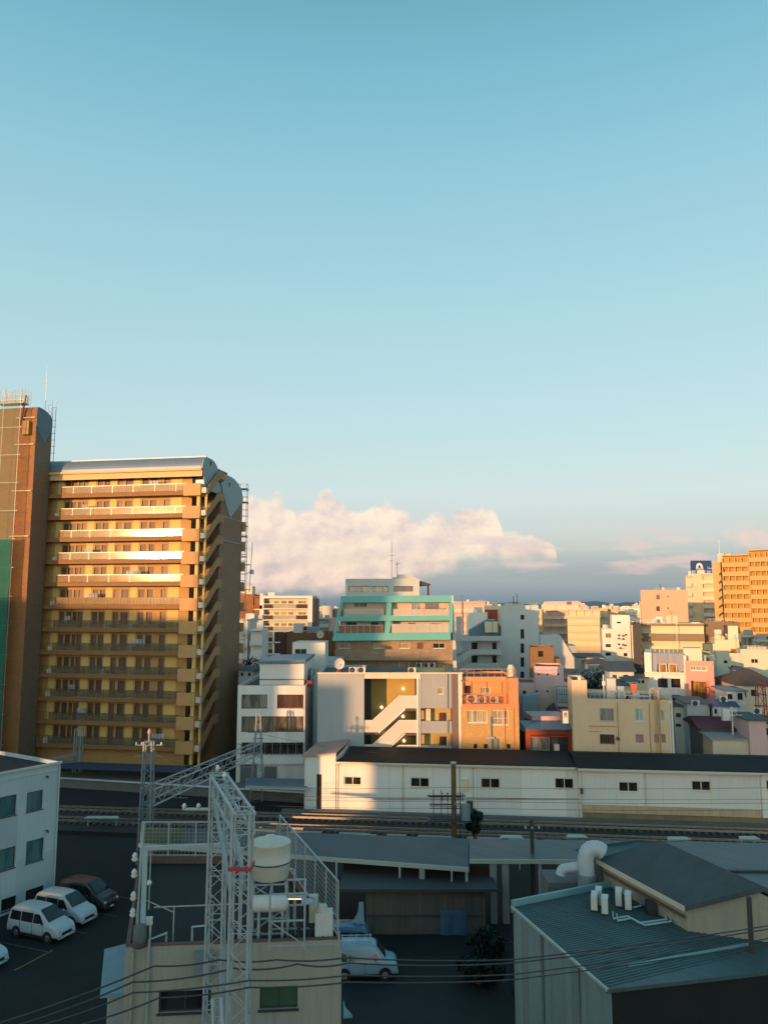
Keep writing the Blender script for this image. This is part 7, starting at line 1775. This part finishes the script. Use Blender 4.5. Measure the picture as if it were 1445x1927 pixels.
    e4 = empty('side_roof', (Pq[0].x, Pq[0].y, 0), 0, 'narrow dark teal side roof behind the white duct', 'roof annex'); m.prism([p-e4.location for p in Pq], (0,0,-.12)); m.build('roof', M['teal_roof'], e4)
    m = MB(); pp = [p.lerp(sum(Pq, Vector())/4, .08)-e4.location for p in Pq]
    for i in range(4): p, q = pp[i], pp[(i+1)%4]; m.quad((p.x,p.y,0),(q.x,q.y,0),(q.x,q.y,e4z-.4),(p.x,p.y,e4z-.4))
    m.build('wall', M['dkconcrete'], e4)
    # ducts
    def duct(lab, pts, r, Y, flare):
        P = [atY(x, y, Y) for x, y in pts]; e5 = empty('exhaust_duct', (P[0].x, P[0].y, P[0].z-.6), 0, lab, 'duct'); o5 = e5.location
        m = MB(); sm = []
        P = [p-o5 for p in P]
        for k in range(len(P)-1):
            for j in range(5):
                t = j/5; a = P[max(k-1,0)]; b_ = P[k]; c = P[k+1]; d = P[min(k+2,len(P)-1)]
                sm.append(.5*((2*b_)+(c-a)*t+(2*a-5*b_+4*c-d)*t*t+(3*b_-a-3*c+d)*t*t*t))
        sm.append(P[-1]); rs = [r*(1+.05*(k % 2)) for k in range(len(sm))]; rs[-1] = r*flare; rs[-2] = r*(1+flare)/2
        m.tube(sm, rs, 18, cap=False); m.build('duct', mat('white_duct', (.48,.52,.55), .45, .2, 2, streak=.25), e5, smooth=True)
        m = MB(); m.lathe(P[0], [(0,-.6),(r*1.15,-.6),(r*1.15,.0),(r*1.0,.02)], 18); m.build('collar', M['steel_blue'], e5)
    duct('large white gooseneck exhaust duct beside the grey gabled roof', ((1103,1645),(1102,1615),(1108,1600),(1122,1597),(1133,1603)), .40, 41.6, 1.05)
    duct('smaller white elbow duct left of the large gooseneck', ((1098,1630),(1080,1632),(1066,1634),(1057,1637),(1054,1646)), .24, 41.9, 1.1)
    m = MB(); p = L3(1100,1665,6.2); m.box(p.x-1.6,p.x+1.0,p.y+1.2,p.y+3.2,0,5.9); single('plant_room', m, M['dkconcrete'], 'dark box plinth carrying the two white ducts', 'plinth')
    # closing pieces: low walls, road edge, pale strip, dark yard
    m = MB(); P = [L3(x, y, 3.0) for x, y in ((1120,1868),(1165,1866),(1232,1902),(1200,1912))]; m.prism(P, (0,0,-.1)); 
    for q in P: m.bar(q+Vector((0,0,-.1)), Vector((q.x,q.y,0)), .08)
    single('entrance_roof', m, M['teal_sheet'], 'small pale blue flat porch roof at the bottom right', 'porch roof')
    a, c = L3(1000,1945,1.0), L3(1560,1862,1.0); m = MB(); m.bar(a, c, .08, .1); d = c-a
    for k in range(9): q = a+d*(k/8); m.bar(q, Vector((q.x,q.y,0)), .07)
    m.bar(a-Vector((0,0,.45)), c-Vector((0,0,.45)), .05); single('guard_rail', m, mat('worn_cream_rail', (.30,.26,.18), .7, .3), 'cream guard rail crossing the bottom right corner', 'guard rail')
    m = MB(); zq_ = [L3(x, y, .004) for x, y in ((640,1800),(1500,1800),(1700,1990),(600,1990))]; m.quad(*zq_); structure('road', m, mat('road_asphalt', (.014,.017,.018), .85, .35, .5, bump=.3, c2=(.008,.01,.011)))
    # wooden trestle left of the pale wall
    m = MB(); 
    for x in (963, 992, 1022): q = L3(x, 1872, 0); m.bar(q, q+Vector((0,0,2.6)), .09)
    for zz in (1.2, 2.5): m.bar(L3(963,1872,0)+Vector((0,0,zz)), L3(1022,1872,0)+Vector((0,0,zz)), .06)
    m.bar(L3(963,1872,0), L3(1022,1872,0)+Vector((0,0,2.5)), .05); m.bar(L3(992,1872,0)+Vector((0,0,2.5)), L3(1060,1900,0)+Vector((0,0,.2)), .05)
    single('trestle_frame', m, M['iron'], 'dark braced frame standing against the pale corrugated wall', 'frame')
complexR()
tree(tuple(zq(900, 1850, 0)), 1.2, 1.1, 'dark shrub in the yard right of the parked van', 31, 1600, 'yard shrubs')
tree(tuple(zq(925, 1800, 0)), 1.3, 1.1, 'dark shrub nearest the pale corrugated wall', 33, 1200, 'yard shrubs')
# ================================================================ unseen buildings behind the camera, shaped to throw the evening shadows
def casters():
    e = (math.cos(R_(SUN_AZ)), -math.sin(R_(SUN_AZ))); k = math.tan(R_(SUN_EL)); d0 = -70
    nx = (math.sin(R_(SUN_AZ)), math.cos(R_(SUN_AZ)))
    for (q0, q1, w) in SKY:
        H = w - d0*0 + (-d0)*k*0
        H = w + (d0)*0
        H = w - 0 + 70*k
        n = empty('building', (e[0]*q0+nx[0]*d0, e[1]*q0+nx[1]*d0, 0), -R_(SUN_AZ))
        tag(n, LAB[len([c for c in col.objects if c.name.startswith('building')]) % len(LAB)], 'building')
        m = MB(); W = q1-q0
        holes = []
        z = 1.2
        while z+1.4 < H-1:
            u = 1.0
            while u+1.4 < W-.4: holes.append((u, u+1.2, z, z+1.4)); u += 2.6
            z += 3.0
        wallface(m, lambda a, z, d: (a, -d, z), 0, W, 0, H, holes, .2)
        m.quad((0,-.25,0),(W,-.25,0),(W,-.25,H),(0,-.25,H)); m.quad((0,-12,0),(W,-12,0),(W,-12,H),(0,-12,H))
        m.quad((0,0,0),(0,-12,0),(0,-12,H),(0,0,H)); m.quad((W,0,0),(W,-12,0),(W,-12,H),(W,0,H)); m.quad((0,0,H),(W,0,H),(W,-12,H),(0,-12,H))
        m.build('wall', M['grey'], n)
LAB = ['grey block behind the viewpoint, %s along the sunset side street' % s for s in ('first','second','third','fourth','fifth','sixth','seventh','eighth','ninth','tenth','eleventh','twelfth')]
# (from, to, height the shadow reaches above the baseline) across the sun's direction
SKY = [(-150,-92,24.8),(-92,-84,24.3),(-84,-75.5,23.4),(-75.5,-68.3,36),(-68.3,-61.2,20),(-61.2,-58.6,9),(-58.6,-53.6,16.6),(-53.6,-46.9,4.0),
       (-46.9,-37,11.2),(-37,-22,17.2),(-22,60,19)]
casters()
